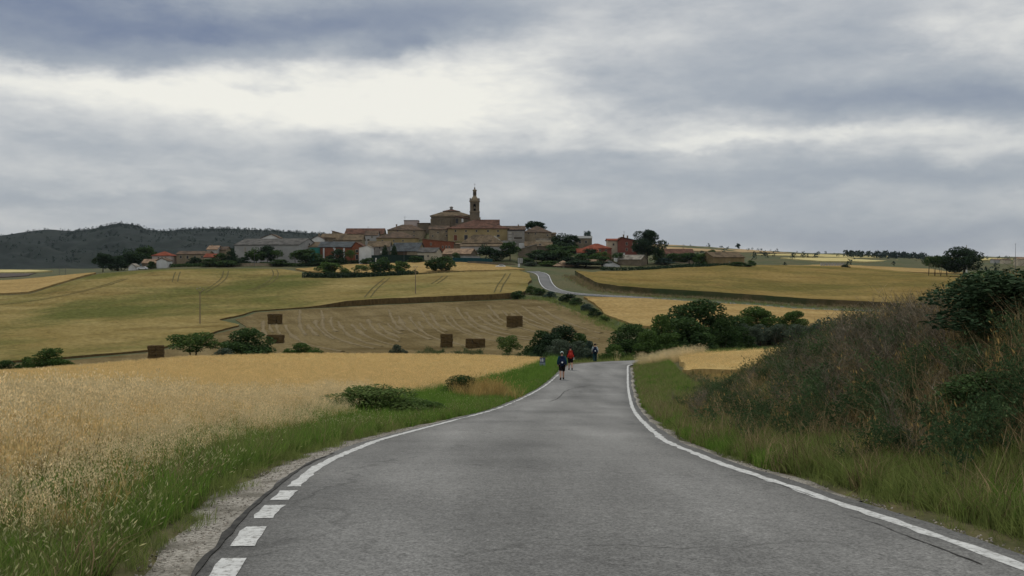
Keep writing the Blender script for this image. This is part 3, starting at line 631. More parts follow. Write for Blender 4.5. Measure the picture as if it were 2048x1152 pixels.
# far country on the right
def farfield(lbl, pix, d0, d1, mater, seed, sp=14, h=.9):
    return field('distant_field', lbl, [GH(px, py, d0, d1) for px, py in pix], h, sp, mater, None, rag=2.0, seed=seed)
farfield('long pale distant field on the skyline right of the village', [(1290, 500), (1290, 487.5), (1330, 489), (1450, 497.5), (1560, 503), (1650, 506.5), (1600, 508), (1480, 506), (1380, 503)], 750, 1300, mat_pk := field_mat('far_pink', (.30, .215, .115), (.26, .185, .10), (.34, .25, .14), streak=(.004, .02, 1), fine=.2), 11)
farfield('yellow distant field strip left of the dark wood', [(1500, 511), (1640, 509.5), (1790, 513.5), (1760, 517), (1620, 514)], 820, 1500, M_FARF, 12)
farfield('lower yellow distant field strip below the dark wood', [(1560, 517.5), (1690, 517), (1800, 521), (1740, 525), (1640, 524)], 640, 1150, M_FARF, 13, 10)
farfield('pale crop beyond the slope beside the round tree', [(1560, 533), (1660, 531), (1780, 536), (1860, 540), (1950, 549), (1800, 546), (1700, 539.5)], 520, 800, M_PALE, 14, 8)
farfield('pale distant field behind the round tree', [(1850, 516), (1990, 517), (2040, 519.5), (1960, 521), (1850, 520)], 1100, 1800, M_FARF, 15)
farfield('yellow distant field at the far left under the hills', [(-200, 542), (0, 540.8), (60, 541.5), (105, 544), (60, 546), (-200, 547)], 700, 1000, M_FARF, 16)
farfield('dark ploughed strip at the far left', [(-200, 551), (0, 547.5), (72, 547.5), (60, 552), (0, 556), (-200, 557)], 560, 820, mat('ploughed', (.05, .04, .035), (.09, .075, .06), scale=.3, coord='World'), 17, 8, .5)

# ------------------------------------------------------------------ wooded hills on the left horizon
HN = pchip([-900, -500, -200, 0, 50, 100, 140, 170, 215, 240, 270, 300, 330, 360, 430, 520, 600, 650, 720, 800, 950], [500, 490, 480, 471, 464, 459, 462, 460, 451, 447, 450, 460, 462, 459, 457, 460, 465, 468, 480, 505, 540])
hu = np.linspace(-900, 960, 300); hd = np.concatenate([np.linspace(1250, 2500, 60), np.linspace(2520, 3300, 14)])
PX, DD = np.meshgrid(hu, hd)
crest_z = (YH - HN(PX)) / F * 2500
tt = np.clip((DD - 1250) / 1250, 0, 1)
shape = tt ** 1.25 * (1 - .62 * np.clip((DD - 2500) / 800, 0, 1) ** 1.5)
fr = np.array([mnoise.fractal(Vector((a / 70, b / 190, 3)), 1.0, 2.0, 6) for a, b in zip(PX.ravel(), DD.ravel())]).reshape(PX.shape)
HX = (PX - CX) / F * DD
HZ = CZ - 6 + (crest_z + 6) * shape + fr * 15 * np.sin(np.pi * np.clip(tt, 0, 1)) - 14 * (DD < 1255)
M_HILL = mat('hill_scrub', (.003, .008, .007), (.009, .016, .012), scale=.03, coord='World', c3=(.018, .023, .018), scale2=.008, fac2=.5, detail=9, contrast2=(.5, .7))
ids = np.arange(PX.size).reshape(PX.shape)
hills = obj('hills', mesh_np('hills', np.stack([HX, DD, HZ], -1).reshape(-1, 3), np.stack([ids[:-1, :-1], ids[:-1, 1:], ids[1:, 1:], ids[1:, :-1]], -1).reshape(-1, 4), True), M_HILL)
tag(hills, 'dark scrub covered hills on the left horizon', 'hills', kind='structure')
# ------------------------------------------------------------------ small plants: prototypes for scattered stuff
PROTO = bpy.data.collections.new('plant_prototypes')          # not linked to the scene: only referenced by the scatter nodes
def tri_mesh(name, V_, F_, mi, mats):
    me = mesh_np(name, V_, F_)
    for m_ in mats: me.materials.append(m_)
    if mi is not None: me.polygons.foreach_set('material_index', np.asarray(mi, dtype=np.int32))
    return me
def blades(rng, n, h0, h1, rad, w, lean, hook=0.0):
    """curved grass blades, 3 triangles each; returns verts, faces, tips, directions"""
    a = rng.uniform(0, 2 * np.pi, n); r = rad * np.sqrt(rng.uniform(0, 1, n)); b = np.stack([r * np.cos(a), r * np.sin(a), np.full(n, -.03)], -1)
    th = rng.uniform(0, 2 * np.pi, n); dr = np.stack([np.cos(th), np.sin(th), np.zeros(n)], -1)
    h = rng.uniform(h0, h1, n); ln = rng.uniform(.1, 1, n) * lean
    up = np.array([0, 0, 1.0])
    def pt(t): return b + dr * (ln * h * t ** 2)[:, None] + up * (h * (t - hook * t ** 3))[:, None]
    p0, p1, p2 = pt(0), pt(.55), pt(1.0)
    sa = rng.uniform(0, 2 * np.pi, n); sd = np.stack([np.cos(sa), np.sin(sa), np.zeros(n)], -1) * (w * rng.uniform(.6, 1.2, n))[:, None]
    V_ = np.stack([p0 - sd / 2, p0 + sd / 2, p1 - sd * .4, p1 + sd * .4, p2], 1).reshape(-1, 3)
    o = np.arange(n)[:, None] * 5
    F_ = np.concatenate([o + [0, 1, 3], o + [0, 3, 2], o + [2, 3, 4]], 1).reshape(-1, 3)
    td = (p2 - p1); td /= np.linalg.norm(td, axis=1)[:, None]
    return V_, F_, p2, td
def ears(rng, tips, dirs, ln, w):
    n = len(tips); side = np.cross(dirs, rng.normal(0, 1, (n, 3))); side /= np.linalg.norm(side, axis=1)[:, None]; s2 = np.cross(dirs, side)
    L_ = ln * rng.uniform(.7, 1.2, n)[:, None]; c = tips + dirs * L_ * .45; e = tips + dirs * L_; s = tips - dirs * L_ * .1
    V_ = np.stack([s, c + side * w / 2, e, c - side * w / 2, c + s2 * w / 2, c - s2 * w / 2], 1).reshape(-1, 3)
    o = np.arange(n)[:, None] * 6
    F_ = np.concatenate([o + [0, 1, 2], o + [0, 2, 3], o + [0, 4, 2], o + [0, 2, 5]], 1).reshape(-1, 3)
    return V_, F_
def join(parts):
    Vs, Fs, Ms, n = [], [], [], 0
    for V_, F_, m_ in parts:
        Vs.append(V_); Fs.append(F_ + n); Ms += [m_] * len(F_); n += len(V_)
    return np.concatenate(Vs), np.concatenate(Fs), Ms
def proto(name, me):
    o = bpy.data.objects.new(name, me); PROTO.objects.link(o); return o
MG_GRASS = mat('grass_green', (.085, .165, .024), (.155, .245, .05), scale=3, rnd=.30, island=.25, rough=.7, trans=.35)
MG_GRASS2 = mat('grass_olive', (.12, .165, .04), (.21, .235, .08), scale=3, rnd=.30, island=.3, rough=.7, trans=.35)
MG_HEAD = mat('grass_head', (.60, .56, .32), (.44, .45, .22), scale=5, rnd=.25, island=.3, trans=.35)
MG_WSTEM = mat('wheat_stem', (.64, .49, .22), (.50, .37, .155), scale=4, rnd=.18, island=.25, trans=.4)
MG_WEAR = mat('wheat_ear', (.80, .64, .33), (.68, .53, .26), scale=4, rnd=.18, island=.22, trans=.4)
MG_OAT = mat('oat_head', (.86, .74, .47), (.72, .60, .36), scale=5, rnd=.22, island=.25, trans=.4)
MG_OSTEM = mat('oat_stem', (.68, .54, .29), (.52, .40, .20), scale=5, rnd=.25, island=.3, trans=.3)
MG_DRY = mat('dry_grass', (.28, .22, .115), (.14, .112, .058), scale=4, rnd=.4, island=.6, trans=.2)
MG_DRYG = mat('dry_grass_gold', (.46, .34, .13), (.34, .24, .085), scale=4, rnd=.25, island=.3, trans=.3)
MG_TWIG = mat('dead_twigs', (.09, .076, .052), (.24, .205, .15), scale=4, rnd=.3, island=.6)
MG_WEED = mat('weed_leaf', (.05, .095, .042), (.095, .14, .06), scale=4, rnd=.3, island=.35, trans=.25)
def grass_tuft(seed, n=22, h0=.10, h1=.32, rad=.13, w=.012, lean=.55, m1=MG_GRASS, heads=0, hm=None, hl=.07, hw=.02):
    rng = np.random.default_rng(seed); V_, F_, t, d = blades(rng, n, h0, h1, rad, w, lean, .1)
    parts = [(V_, F_, 0)]
    if heads:
        k = rng.choice(n, heads, False); e = ears(rng, t[k], d[k], hl, hw); parts.append((*e, 1))
    V_, F_, mi = join(parts); return tri_mesh('tuft', V_, F_, mi, [m1] + ([hm] if hm else []))
def wheat_tuft(seed, n=16, rad=.22, h0=.6, h1=.82, w=.011, hl=.10, hw=.026):
    rng = np.random.default_rng(seed); V_, F_, t, d = blades(rng, n, h0, h1, rad, w, .18, .05)
    e = ears(rng, t, d + np.stack([np.zeros(n), np.zeros(n), -rng.uniform(.2, 1.2, n)], -1) * .5, hl, hw)
    V_, F_, mi = join([(V_, F_, 0), (*e, 1)]); return tri_mesh('tuft', V_, F_, mi, [MG_WSTEM, MG_WEAR])
def oat_tuft(seed, n=9, h0=.65, h1=1.1, rad=.2):
    rng = np.random.default_rng(seed); V_, F_, t, d = blades(rng, n, h0, h1, rad, .008, .28, .06)
    k = 9; tt = np.repeat(t, k, 0) + np.stack([rng.normal(0, .05, n * k), rng.normal(0, .05, n * k), -np.abs(rng.normal(0, .09, n * k))], -1)
    dd = np.stack([rng.normal(0, .4, n * k), rng.normal(0, .4, n * k), -np.ones(n * k)], -1); dd /= np.linalg.norm(dd, axis=1)[:, None]
    e = ears(rng, tt, dd, .032, .013)
    lv = blades(rng, 7, .25, .5, rad, .012, .5, .2)
    V_, F_, mi = join([(V_, F_, 0), (*e, 1), (lv[0], lv[1], 0)]); return tri_mesh('tuft', V_, F_, mi, [MG_OSTEM, MG_OAT])
def twig_tuft(seed, h=1.0, n=26, m_=MG_TWIG, spread=.42, w=.010, leaves=0, lm=None, lean=.5):
    """dead brush: stems with side twigs, each a thin crossed strip"""
    rng = np.random.default_rng(seed); V_, F_, t, d = blades(rng, n, h * .55, h, spread * .4, w, lean, .0)
    P0 = V_.reshape(-1, 5, 3); parts = [(V_, F_, 0)]
    m2 = n * 5; i = rng.integers(0, n, m2); s = rng.uniform(.35, 1, m2)
    base = P0[i, 2] * (1 - s[:, None]) + P0[i, 4] * s[:, None]
    a = rng.uniform(0, 2 * np.pi, m2); L_ = rng.uniform(.08, .28, m2) * h
    dr = np.stack([np.cos(a) * .75, np.sin(a) * .75, rng.uniform(.2, 1.1, m2)], -1); dr /= np.linalg.norm(dr, axis=1)[:, None]
    sd = np.cross(dr, rng.normal(0, 1, (m2, 3))); sd /= np.linalg.norm(sd, axis=1)[:, None]
    q = np.stack([base - sd * w * .3, base + sd * w * .3, base + dr * L_[:, None]], 1).reshape(-1, 3)
    parts.append((q, np.arange(m2 * 3).reshape(-1, 3), 0))
    if leaves:
        k = rng.integers(0, m2, leaves); p = base[k] + dr[k] * (L_[k] * rng.uniform(.3, 1.1, leaves))[:, None]
        dd = rng.normal(0, 1, (leaves, 3)); dd /= np.linalg.norm(dd, axis=1)[:, None]
        e = ears(rng, p, dd, .05 * h, .02 * h); parts.append((*e, 1))
    V_, F_, mi = join(parts); return tri_mesh('tuft', V_, F_, mi, [m_] + ([lm] if lm else []))
def collection(name, meshes):
    c = bpy.data.collections.new(name)
    for i, me in enumerate(meshes):
        o = bpy.data.objects.new('%s_%02d' % (name, i), me); c.objects.link(o)
    return c
C_GRASS = collection('green_tufts', [grass_tuft(s) for s in (1, 2, 3)] + [grass_tuft(4, 18, .2, .42, .12, .010, .5)])
C_GRASSH = collection('headed_tufts', [grass_tuft(s, 26, .10, .36, .14, .008, .7, (MG_GRASS, MG_GRASS2)[s % 2], 2 + s % 5, MG_HEAD, .038 + .006 * (s % 4), .010) for s in (11, 12, 13, 14)])
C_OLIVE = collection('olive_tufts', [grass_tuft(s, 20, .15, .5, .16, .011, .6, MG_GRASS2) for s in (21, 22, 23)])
C_WHEAT = collection('wheat_tufts', [wheat_tuft(s) for s in (31, 32, 33, 34)])
C_OAT = collection('oat_tufts', [oat_tuft(s) for s in (41, 42, 43)])
C_DRY = collection('dry_tufts', [grass_tuft(s, 30, .3, .8, .2, .011, .75, MG_DRY) for s in (51, 52, 53)])
C_DRYG = collection('gold_tufts', [grass_tuft(s, 28, .35, .85, .18, .011, .5, MG_DRYG, 6, MG_DRYG, .08, .018) for s in (61, 62)])
C_TWIG = collection('brush_tufts', [twig_tuft(71, 1.0), twig_tuft(72, 1.15), twig_tuft(73, .9), twig_tuft(74, 1.3, 20)])
C_WEED = collection('weed_tufts', [twig_tuft(81, .7, 14, MG_WEED, .35, .010, 260, MG_WEED), twig_tuft(82, .9, 16, MG_WEED, .4, .010, 300, MG_WEED), twig_tuft(83, .55, 14, MG_WEED, .4, .01, 220, MG_WEED)])
def scatter_tree():
    pass
def scatter(name, label, cat, xy, coll, smin=.8, smax=1.2, tilt=.15, seed=0, lift=0.0, scl=None, zf=None):
    """one stuff object: plants instanced on points standing on the ground"""
    rng = np.random.default_rng(seed); xy = np.asarray(xy); n = len(xy)
    z = (gz if zf is None else zf)(xy[:, 0], xy[:, 1]) + lift
    me = bpy.data.meshes.new(name); me.vertices.add(n); me.vertices.foreach_set('co', np.column_stack([xy, z]).astype(np.float32).ravel())
    a = me.attributes.new('rot', 'FLOAT_VECTOR', 'POINT'); a.data.foreach_set('vector', np.column_stack([rng.normal(0, tilt, n), rng.normal(0, tilt, n), rng.uniform(0, 6.283, n)]).astype(np.float32).ravel())
    s = rng.uniform(smin, smax, n) if scl is None else scl * rng.uniform(smin, smax, n)
    a = me.attributes.new('scl', 'FLOAT', 'POINT'); a.data.foreach_set('value', s.astype(np.float32))
    a = me.attributes.new('idx', 'INT', 'POINT'); a.data.foreach_set('value', rng.integers(0, 100, n).astype(np.int32))
    o = obj(name, me); tag(o, label, cat, kind='stuff')
    ng = bpy.data.node_groups.new(name, 'GeometryNodeTree')
    ng.interface.new_socket('Geometry', in_out='INPUT', socket_type='NodeSocketGeometry'); ng.interface.new_socket('Geometry', in_out='OUTPUT', socket_type='NodeSocketGeometry')
    N = ng.nodes; L = ng.links; gi = N.new('NodeGroupInput'); go = N.new('NodeGroupOutput')
    ci = N.new('GeometryNodeCollectionInfo'); ci.inputs['Collection'].default_value = coll; ci.inputs['Separate Children'].default_value = True; ci.inputs['Reset Children'].default_value = True
    ip = N.new('GeometryNodeInstanceOnPoints'); ip.inputs['Pick Instance'].default_value = True
    def attr(nm, t):
        q = N.new('GeometryNodeInputNamedAttribute'); q.data_type = t; q.inputs['Name'].default_value = nm; return q.outputs['Attribute']
    L.new(gi.outputs[0], ip.inputs['Points']); L.new(ci.outputs[0], ip.inputs['Instance']); L.new(attr('idx', 'INT'), ip.inputs['Instance Index'])
    L.new(attr('rot', 'FLOAT_VECTOR'), ip.inputs['Rotation']); L.new(attr('scl', 'FLOAT'), ip.inputs['Scale']); L.new(ip.outputs[0], go.inputs[0])
    md = o.modifiers.new('scatter', 'NODES'); md.node_group = ng
    return o
def in_view(x, y, m=.06): return (y > 2.5) & (np.abs(x) < (.512 + m) * y + .8)
def rand_band(rng, n, y0, y1, lo, hi, power=1.0):
    """random points with y in y0..y1 (denser near y0) and x between lo(y) and hi(y)"""
    t = rng.uniform(0, 1, n) ** power; y = y0 + (y1 - y0) * t; x = lo(y) + (hi(y) - lo(y)) * rng.uniform(0, 1, n)
    k = in_view(x, y); return np.stack([x[k], y[k]], -1)
def vnoise(xy, s, seed=0): return np.array([mnoise.noise(Vector((a * s, b * s, seed))) for a, b in xy])
rng = np.random.default_rng(100)
# keep the grass out of the roadside shrubs
SHR = [(-4.0, 29.0, 1.5), (-4.7, 28.2, .6), (-3.0, 30.5, .7), (-2.37, 46.5, .9), (-2.2, 31, .35)]
def clear(q, k=1.0):
    for a, b, r in SHR: q = q[np.hypot(q[:, 0] - a, (q[:, 1] - b) * .8) > r * k]
    return q
# --- left verge
lo = lambda y: XL(y) - voff(y) - .4; hi = lambda y: XL(y) - .62 + .35 * sstep(16, 30, y)
p = np.concatenate([rand_band(rng, 11000, 3, 16, lo, hi), rand_band(rng, 9000, 14, 40, lo, hi), rand_band(rng, 9000, 36, 92, lo, hi)])
p = clear(p)
edge = (hi(p[:, 1]) - p[:, 0]); nz = vnoise(p, .8, 3)
p_keep = (edge > .10 + .25 * (nz + .3)) | (p[:, 1] > 30)
p = p[p_keep]; nz = nz[p_keep]; edge = edge[p_keep]
# short bleached barley grass close to the camera, lush green further along
dryw = (1 - sstep(6.5, 10.5, p[:, 1])) * .34 + .10
sel = rng.uniform(0, 1, len(p)) < np.clip(dryw + nz * .9, 0, 1)
frac = np.clip(edge / np.maximum(voff(p[:, 1]), .5), 0, 1)
sc = .75 + .55 * frac
scatter('verge_grass', 'bright green grass on the left verge between road and wheat', 'grass', p[~sel], C_GRASS, .8, 1.35, .2, 1, scl=sc[~sel] * np.interp(p[~sel][:, 1], [5, 40, 80], [.8, 1.15, 1.5]))
k2 = rng.uniform(0, 1, len(p)) < .3 + .6 * vnoise(p, .5, 31)
scatter('verge_grass', 'yellowish grass patches mixed into the left verge', 'grass', p[k2 & ~sel], C_OLIVE, .5, .95, .3, 24)
k3 = rng.uniform(0, 1, len(p)) < .05
scatter('dry_stalks', 'scattered dead stalks standing in the left verge', 'weeds', p[k3], C_DRY, .35, .7, .35, 25)
scatter('verge_grass', 'bleached seed-headed grass at the near left corner of the verge', 'grass', p[sel], C_GRASSH, .75, 1.2, .22, 2, scl=sc[sel])
p = np.concatenate([rand_band(rng, 5200, 4, 30, lambda y: XL(y) - 1.5, lambda y: XL(y) - .42), rand_band(rng, 2200, 5, 40, lambda y: XR(y) + .3, lambda y: XR(y) + .95)])
e_ = np.where(p[:, 0] < 0, XL(p[:, 1]) - p[:, 0] - .42, p[:, 0] - XR(p[:, 1]) - .3); k = rng.uniform(0, 1, len(p)) < np.clip(e_ * 1.7 + vnoise(p, 1.6, 13) * .9, 0, 1)
scatter('creeping_grass', 'short sparse grass creeping onto the gravel at the road edges', 'grass', p[k], C_OLIVE, .22, .5, .3, 21)
def stone(seed):
    rng = np.random.default_rng(seed); bm = bmesh.new(); bmesh.ops.create_icosphere(bm, subdivisions=1, radius=1.0)
    for v in bm.verts: v.co = v.co * float(rng.uniform(.7, 1.2)); v.co.z *= .6
    me = bpy.data.meshes.new('pebble'); bm.to_mesh(me); bm.free(); me.materials.append(MG_STONE); return me
MG_STONE = mat('pebble', (.17, .15, .12), (.30, .27, .225), scale=3, rnd=.4)
C_STONE = collection('pebbles', [stone(s) for s in (1, 2, 3)])
p = np.concatenate([rand_band(rng, 2600, 4, 24, lambda y: XL(y) - .58, lambda y: XL(y) - .25), rand_band(rng, 700, 5, 30, lambda y: XR(y) + .25, lambda y: XR(y) + .42)])
scatter('gravel', 'loose pebbles on the gravel strips beside the asphalt', 'gravel', p, C_STONE, .005, .014, .6, 23, zf=lambda x, y: ZR(y) + CZ + .012 - .05 * np.clip(np.maximum(XL(y) - .2 - x, x - XR(y) - .2), 0, 1))
# --- wild oats along the wheat edge
lo2 = lambda y: XL(y) - voff(y) - 3.4; hi2 = lambda y: XL(y) - voff(y) + .35
p = np.concatenate([rand_band(rng, 2600, 6.5, 22, lo2, hi2), rand_band(rng, 1700, 20, 40, lambda y: hi2(y) - 1.7, hi2)])
p = clear(p, 1.15)
ins = (XL(p[:, 1]) - voff(p[:, 1]) - p[:, 0]) + .5 * vnoise(p, .9, 51)
scatter('wild_oats', 'tall pale wild oats along the wheat edge on the left', 'grass', p, C_OAT, .75, 1.12, .16, 3, scl=np.interp(ins, [-.5, .2, 1.3], [.42, .68, 1.0]))
pw = rand_band(rng, 900, 6, 34, lambda y: XL(y) - voff(y) - .2, lambda y: XL(y) - voff(y) + 1.1); pw = clear(pw[vnoise(pw, .8, 61) > -.1], 1.1)
scatter('wild_oats', 'short wispy dry grass where the wheat gives way to the verge', 'grass', pw, C_OAT, .4, .72, .25, 27)
scatter('dry_grass', 'straw coloured tufts between wheat and left verge', 'grass', pw[::3] + .1, C_DRYG, .35, .7, .3, 28)
p = clear(rand_band(rng, 520, 8.5, 19, lambda y: XL(y) - voff(y) - 4.5, lambda y: XL(y) - voff(y) - .2)); p = p[vnoise(p, .45, 19) > -.05]
scatter('wild_oats', 'tallest pale oat wisps rising above the wheat at the far left', 'grass', p, C_OAT, 1.0, 1.28, .14, 26)
# some brown dock and dry stalks in the edge
p = rand_band(rng, 420, 8, 40, lambda y: hi2(y) - 1.6, hi2); p = p[vnoise(p, .6, 8) > .05]
scatter('dry_stalks', 'dark brown dry weed stalks in the wheat edge on the left', 'weeds', p, C_DRY, .7, 1.1, .15, 4)
# --- wheat: stalks over the stand
pts = []
for n, y0, y1 in ((9000, 7, 22), (19000, 20, 45), (52000, 42, 93)):
    q = rand_band(rng, n, y0, y1, lambda y: -.6 * y - 1.5, lambda y: XL(y) - voff(y) + .1); q = q[in_poly(q[:, 0], q[:, 1], WHEAT_L)]; pts.append(q)
p = clear(np.concatenate(pts), 1.1)
scatter('wheat', 'standing ears of ripe wheat in the left field', 'wheat', p, C_WHEAT, .82, 1.05, .12, 5, scl=np.interp(p[:, 1], [10, 30, 60, 90], [.92, .86, .74, .74]) * np.interp(XL(p[:, 1]) - voff(p[:, 1]) - p[:, 0] + .4 * np.sin(p[:, 1] * 1.7), [-.3, 1.3], [.62, 1.0]))
q = rng.uniform([10, 56], [62, 97], (22000, 2)); q = q[in_poly(q[:, 0], q[:, 1], WHEAT_R) & in_view(q[:, 0], q[:, 1])]
scatter('wheat', 'standing ears of ripe wheat in the small right field', 'wheat', q, C_WHEAT, .62, .8, .12, 6)
# --- right verge
lo3 = lambda y: XR(y) + .42; hi3 = lambda y: XR(y) + 2.2 + .5 * np.sin(y * .35)
p = np.concatenate([rand_band(rng, 11000, 4.5, 22, lo3, hi3), rand_band(rng, 9000, 20, 50, lo3, hi3), rand_band(rng, 7000, 48, 88, lo3, lambda y: XR(y) + 3.4)])
t = p[:, 0] - XR(p[:, 1]); nz = vnoise(p, .7, 5)
k = (t > .5 + .3 * (nz + .2)); p = p[k]; t = t[k]; nz = nz[k]
sel = nz + rng.normal(0, .2, len(p)) > -.02  # olive share raised so grass colour carries the shade of the bank
g = np.interp(t, [.4, 1.2, 3], [.6, .95, 1.25])
scatter('verge_grass', 'green grass verge along the solid line on the right', 'grass', p[~sel], C_GRASS, .75, 1.3, .2, 7, scl=g[~sel])
scatter('verge_grass', 'duller olive grass mixed into the right verge in place of bank shade', 'grass', p[sel], C_OLIVE, .65, 1.1, .25, 8, scl=g[sel])
kd = rng.uniform(0, 1, len(p)) < .07 + .10 * sstep(1.2, 2.2, t)
scatter('dry_grass', 'brown dry tufts mixed into the right verge', 'grass', p[kd], C_DRY, .4, .85, .3, 29)
# --- the bank on the right: dry grass, dead brush, weeds
lo4 = lambda y: XR(y) + .95; hi4 = lambda y: XR(y) + 15.0
p = np.concatenate([rand_band(rng, 12000, 4.5, 24, lo4, lambda y: XR(y) + 9.5), rand_band(rng, 12000, 22, 64, lo4, hi4)])
p = p[~in_poly(p[:, 0], p[:, 1], WHEAT_R)]
t = p[:, 0] - XR(p[:, 1]); px = CX + p[:, 0] / p[:, 1] * F
nA, nB, nC = vnoise(p, .33, 11), vnoise(p, .30, 27), vnoise(p, .6, 41)
wild = rng.uniform(0, 1, len(p))
dens = sstep(.8, 2.5, t + nC * 1.2)
keep = wild < dens; p, t, px, nA, nB, nC = p[keep], t[keep], px[keep], nA[keep], nB[keep], nC[keep]
rr = rng.uniform(0, 1, len(p))
brush_w = np.exp(-((px - 1745) / 170) ** 2) * sstep(2.0, 3.6, t) * .55 + .12 + .35 * nB
gold_w = .10 + sstep(3.9, 5.4, t) * .75 + .10 * sstep(45, 60, p[:, 1])
weed_w = .20 + .5 * np.clip(nA, 0, 1) + .25 * sstep(34, 50, p[:, 1])
c1 = rr < brush_w * .33 * (1 - .8 * sstep(3.8, 5.0, t))
c2 = ~c1 & (rng.uniform(0, 1, len(p)) < gold_w)
c3 = ~c1 & ~c2 & (rng.uniform(0, 1, len(p)) < weed_w)
c4 = ~(c1 | c2 | c3)
bs = 1 - .62 * sstep(28, 44, p[:, 1])
scatter('dead_brush', 'grey dead brush covering the right roadside bank', 'brush', p[c1], C_TWIG, .6, 1.15, .22, 9, scl=bs[c1] * .82)
scatter('dry_grass', 'golden dry grass along the crest of the right bank', 'grass', p[c2], C_DRYG, .7, 1.15, .15, 10, scl=bs[c2] * .85)
scatter('bank_weeds', 'dull green weeds among the dead brush on the bank', 'weeds', p[c3], C_WEED, .6, 1.15, .2, 11, scl=bs[c3] * .9)
scatter('dry_grass', 'brown dry grass covering the slope of the right bank', 'grass', p[c4], C_DRY, .65, 1.15, .28, 12, scl=bs[c4])
# --- rough growth beyond the bend and along the hollow
q = rng.uniform([-6, 92], [40, 112], (5200, 2)); q = q[(road_dist(q[:, 0], q[:, 1]) > .5) & ~in_poly(q[:, 0], q[:, 1], WHEAT_R) & ~in_poly(q[:, 0], q[:, 1], WHEAT_L)]
scatter('rough_grass', 'rough green grass in the hollow beyond the bend', 'grass', q, C_OLIVE, 1.0, 1.9, .2, 13)
q = rng.uniform([9.6, 74], [16.5, 92], (1500, 2)); q = q[(road_dist(q[:, 0], q[:, 1]) > .6) & ~in_poly(q[:, 0], q[:, 1], WHEAT_R)]
scatter('dry_grass', 'bleached tall grass round the small white sign', 'grass', q[q[:, 1] > 80], C_OAT, .9, 1.25, .2, 14)
# bleached grass clump by the dark bush on the left
q = np.column_stack([rng.normal(-1.35, .55, 170), rng.normal(46.0, .8, 170)])
scatter('dry_grass', 'bleached dry grass clump beside the dark roadside bush', 'grass', q, C_DRYG, 1.0, 1.5, .3, 15)
# fringe of taller plants against the crest of the left field
q = np.column_stack([rng.uniform(-9, 5.5, 200), rng.uniform(90.5, 94.5, 200)]); q = q[road_dist(q[:, 0], q[:, 1]) > .6]
scatter('rough_grass', 'grey green weeds behind the far edge of the wheat', 'weeds', q, C_WEED, .6, 1.4, .2, 16)

# ------------------------------------------------------------------ trees and shrubs
def leaf_cloud(rng, clumps, n, size, flat=.0, shell=.55):
    c = np.array([k[:3] for k in clumps]); r = np.array([k[3:6] if len(k) > 4 else (k[3],) * 3 for k in clumps])
    w = (r[:, 0] * r[:, 1] + r[:, 0] * r[:, 2]); i = rng.choice(len(c), n, p=w / w.sum())
    d = rng.normal(0, 1, (n, 3)); d /= np.linalg.norm(d, axis=1)[:, None]
    rad = shell + (1.06 - shell) * np.sqrt(rng.uniform(0, 1, n)); p = c[i] + d * r[i] * rad[:, None]
    nn = d * .7 + rng.normal(0, 1, (n, 3)) * .8 + np.array([0, 0, flat]); nn /= np.linalg.norm(nn, axis=1)[:, None]
    a = np.cross(nn, rng.normal(0, 1, (n, 3))); a /= np.linalg.norm(a, axis=1)[:, None]; b = np.cross(nn, a)
    s = size * rng.uniform(.6, 1.35, n)[:, None]
    V_ = np.stack([p - a * s, p - b * s * .55, p + a * s, p + b * s * .55], 1).reshape(-1, 3)
    return V_, np.arange(n * 4).reshape(-1, 4)
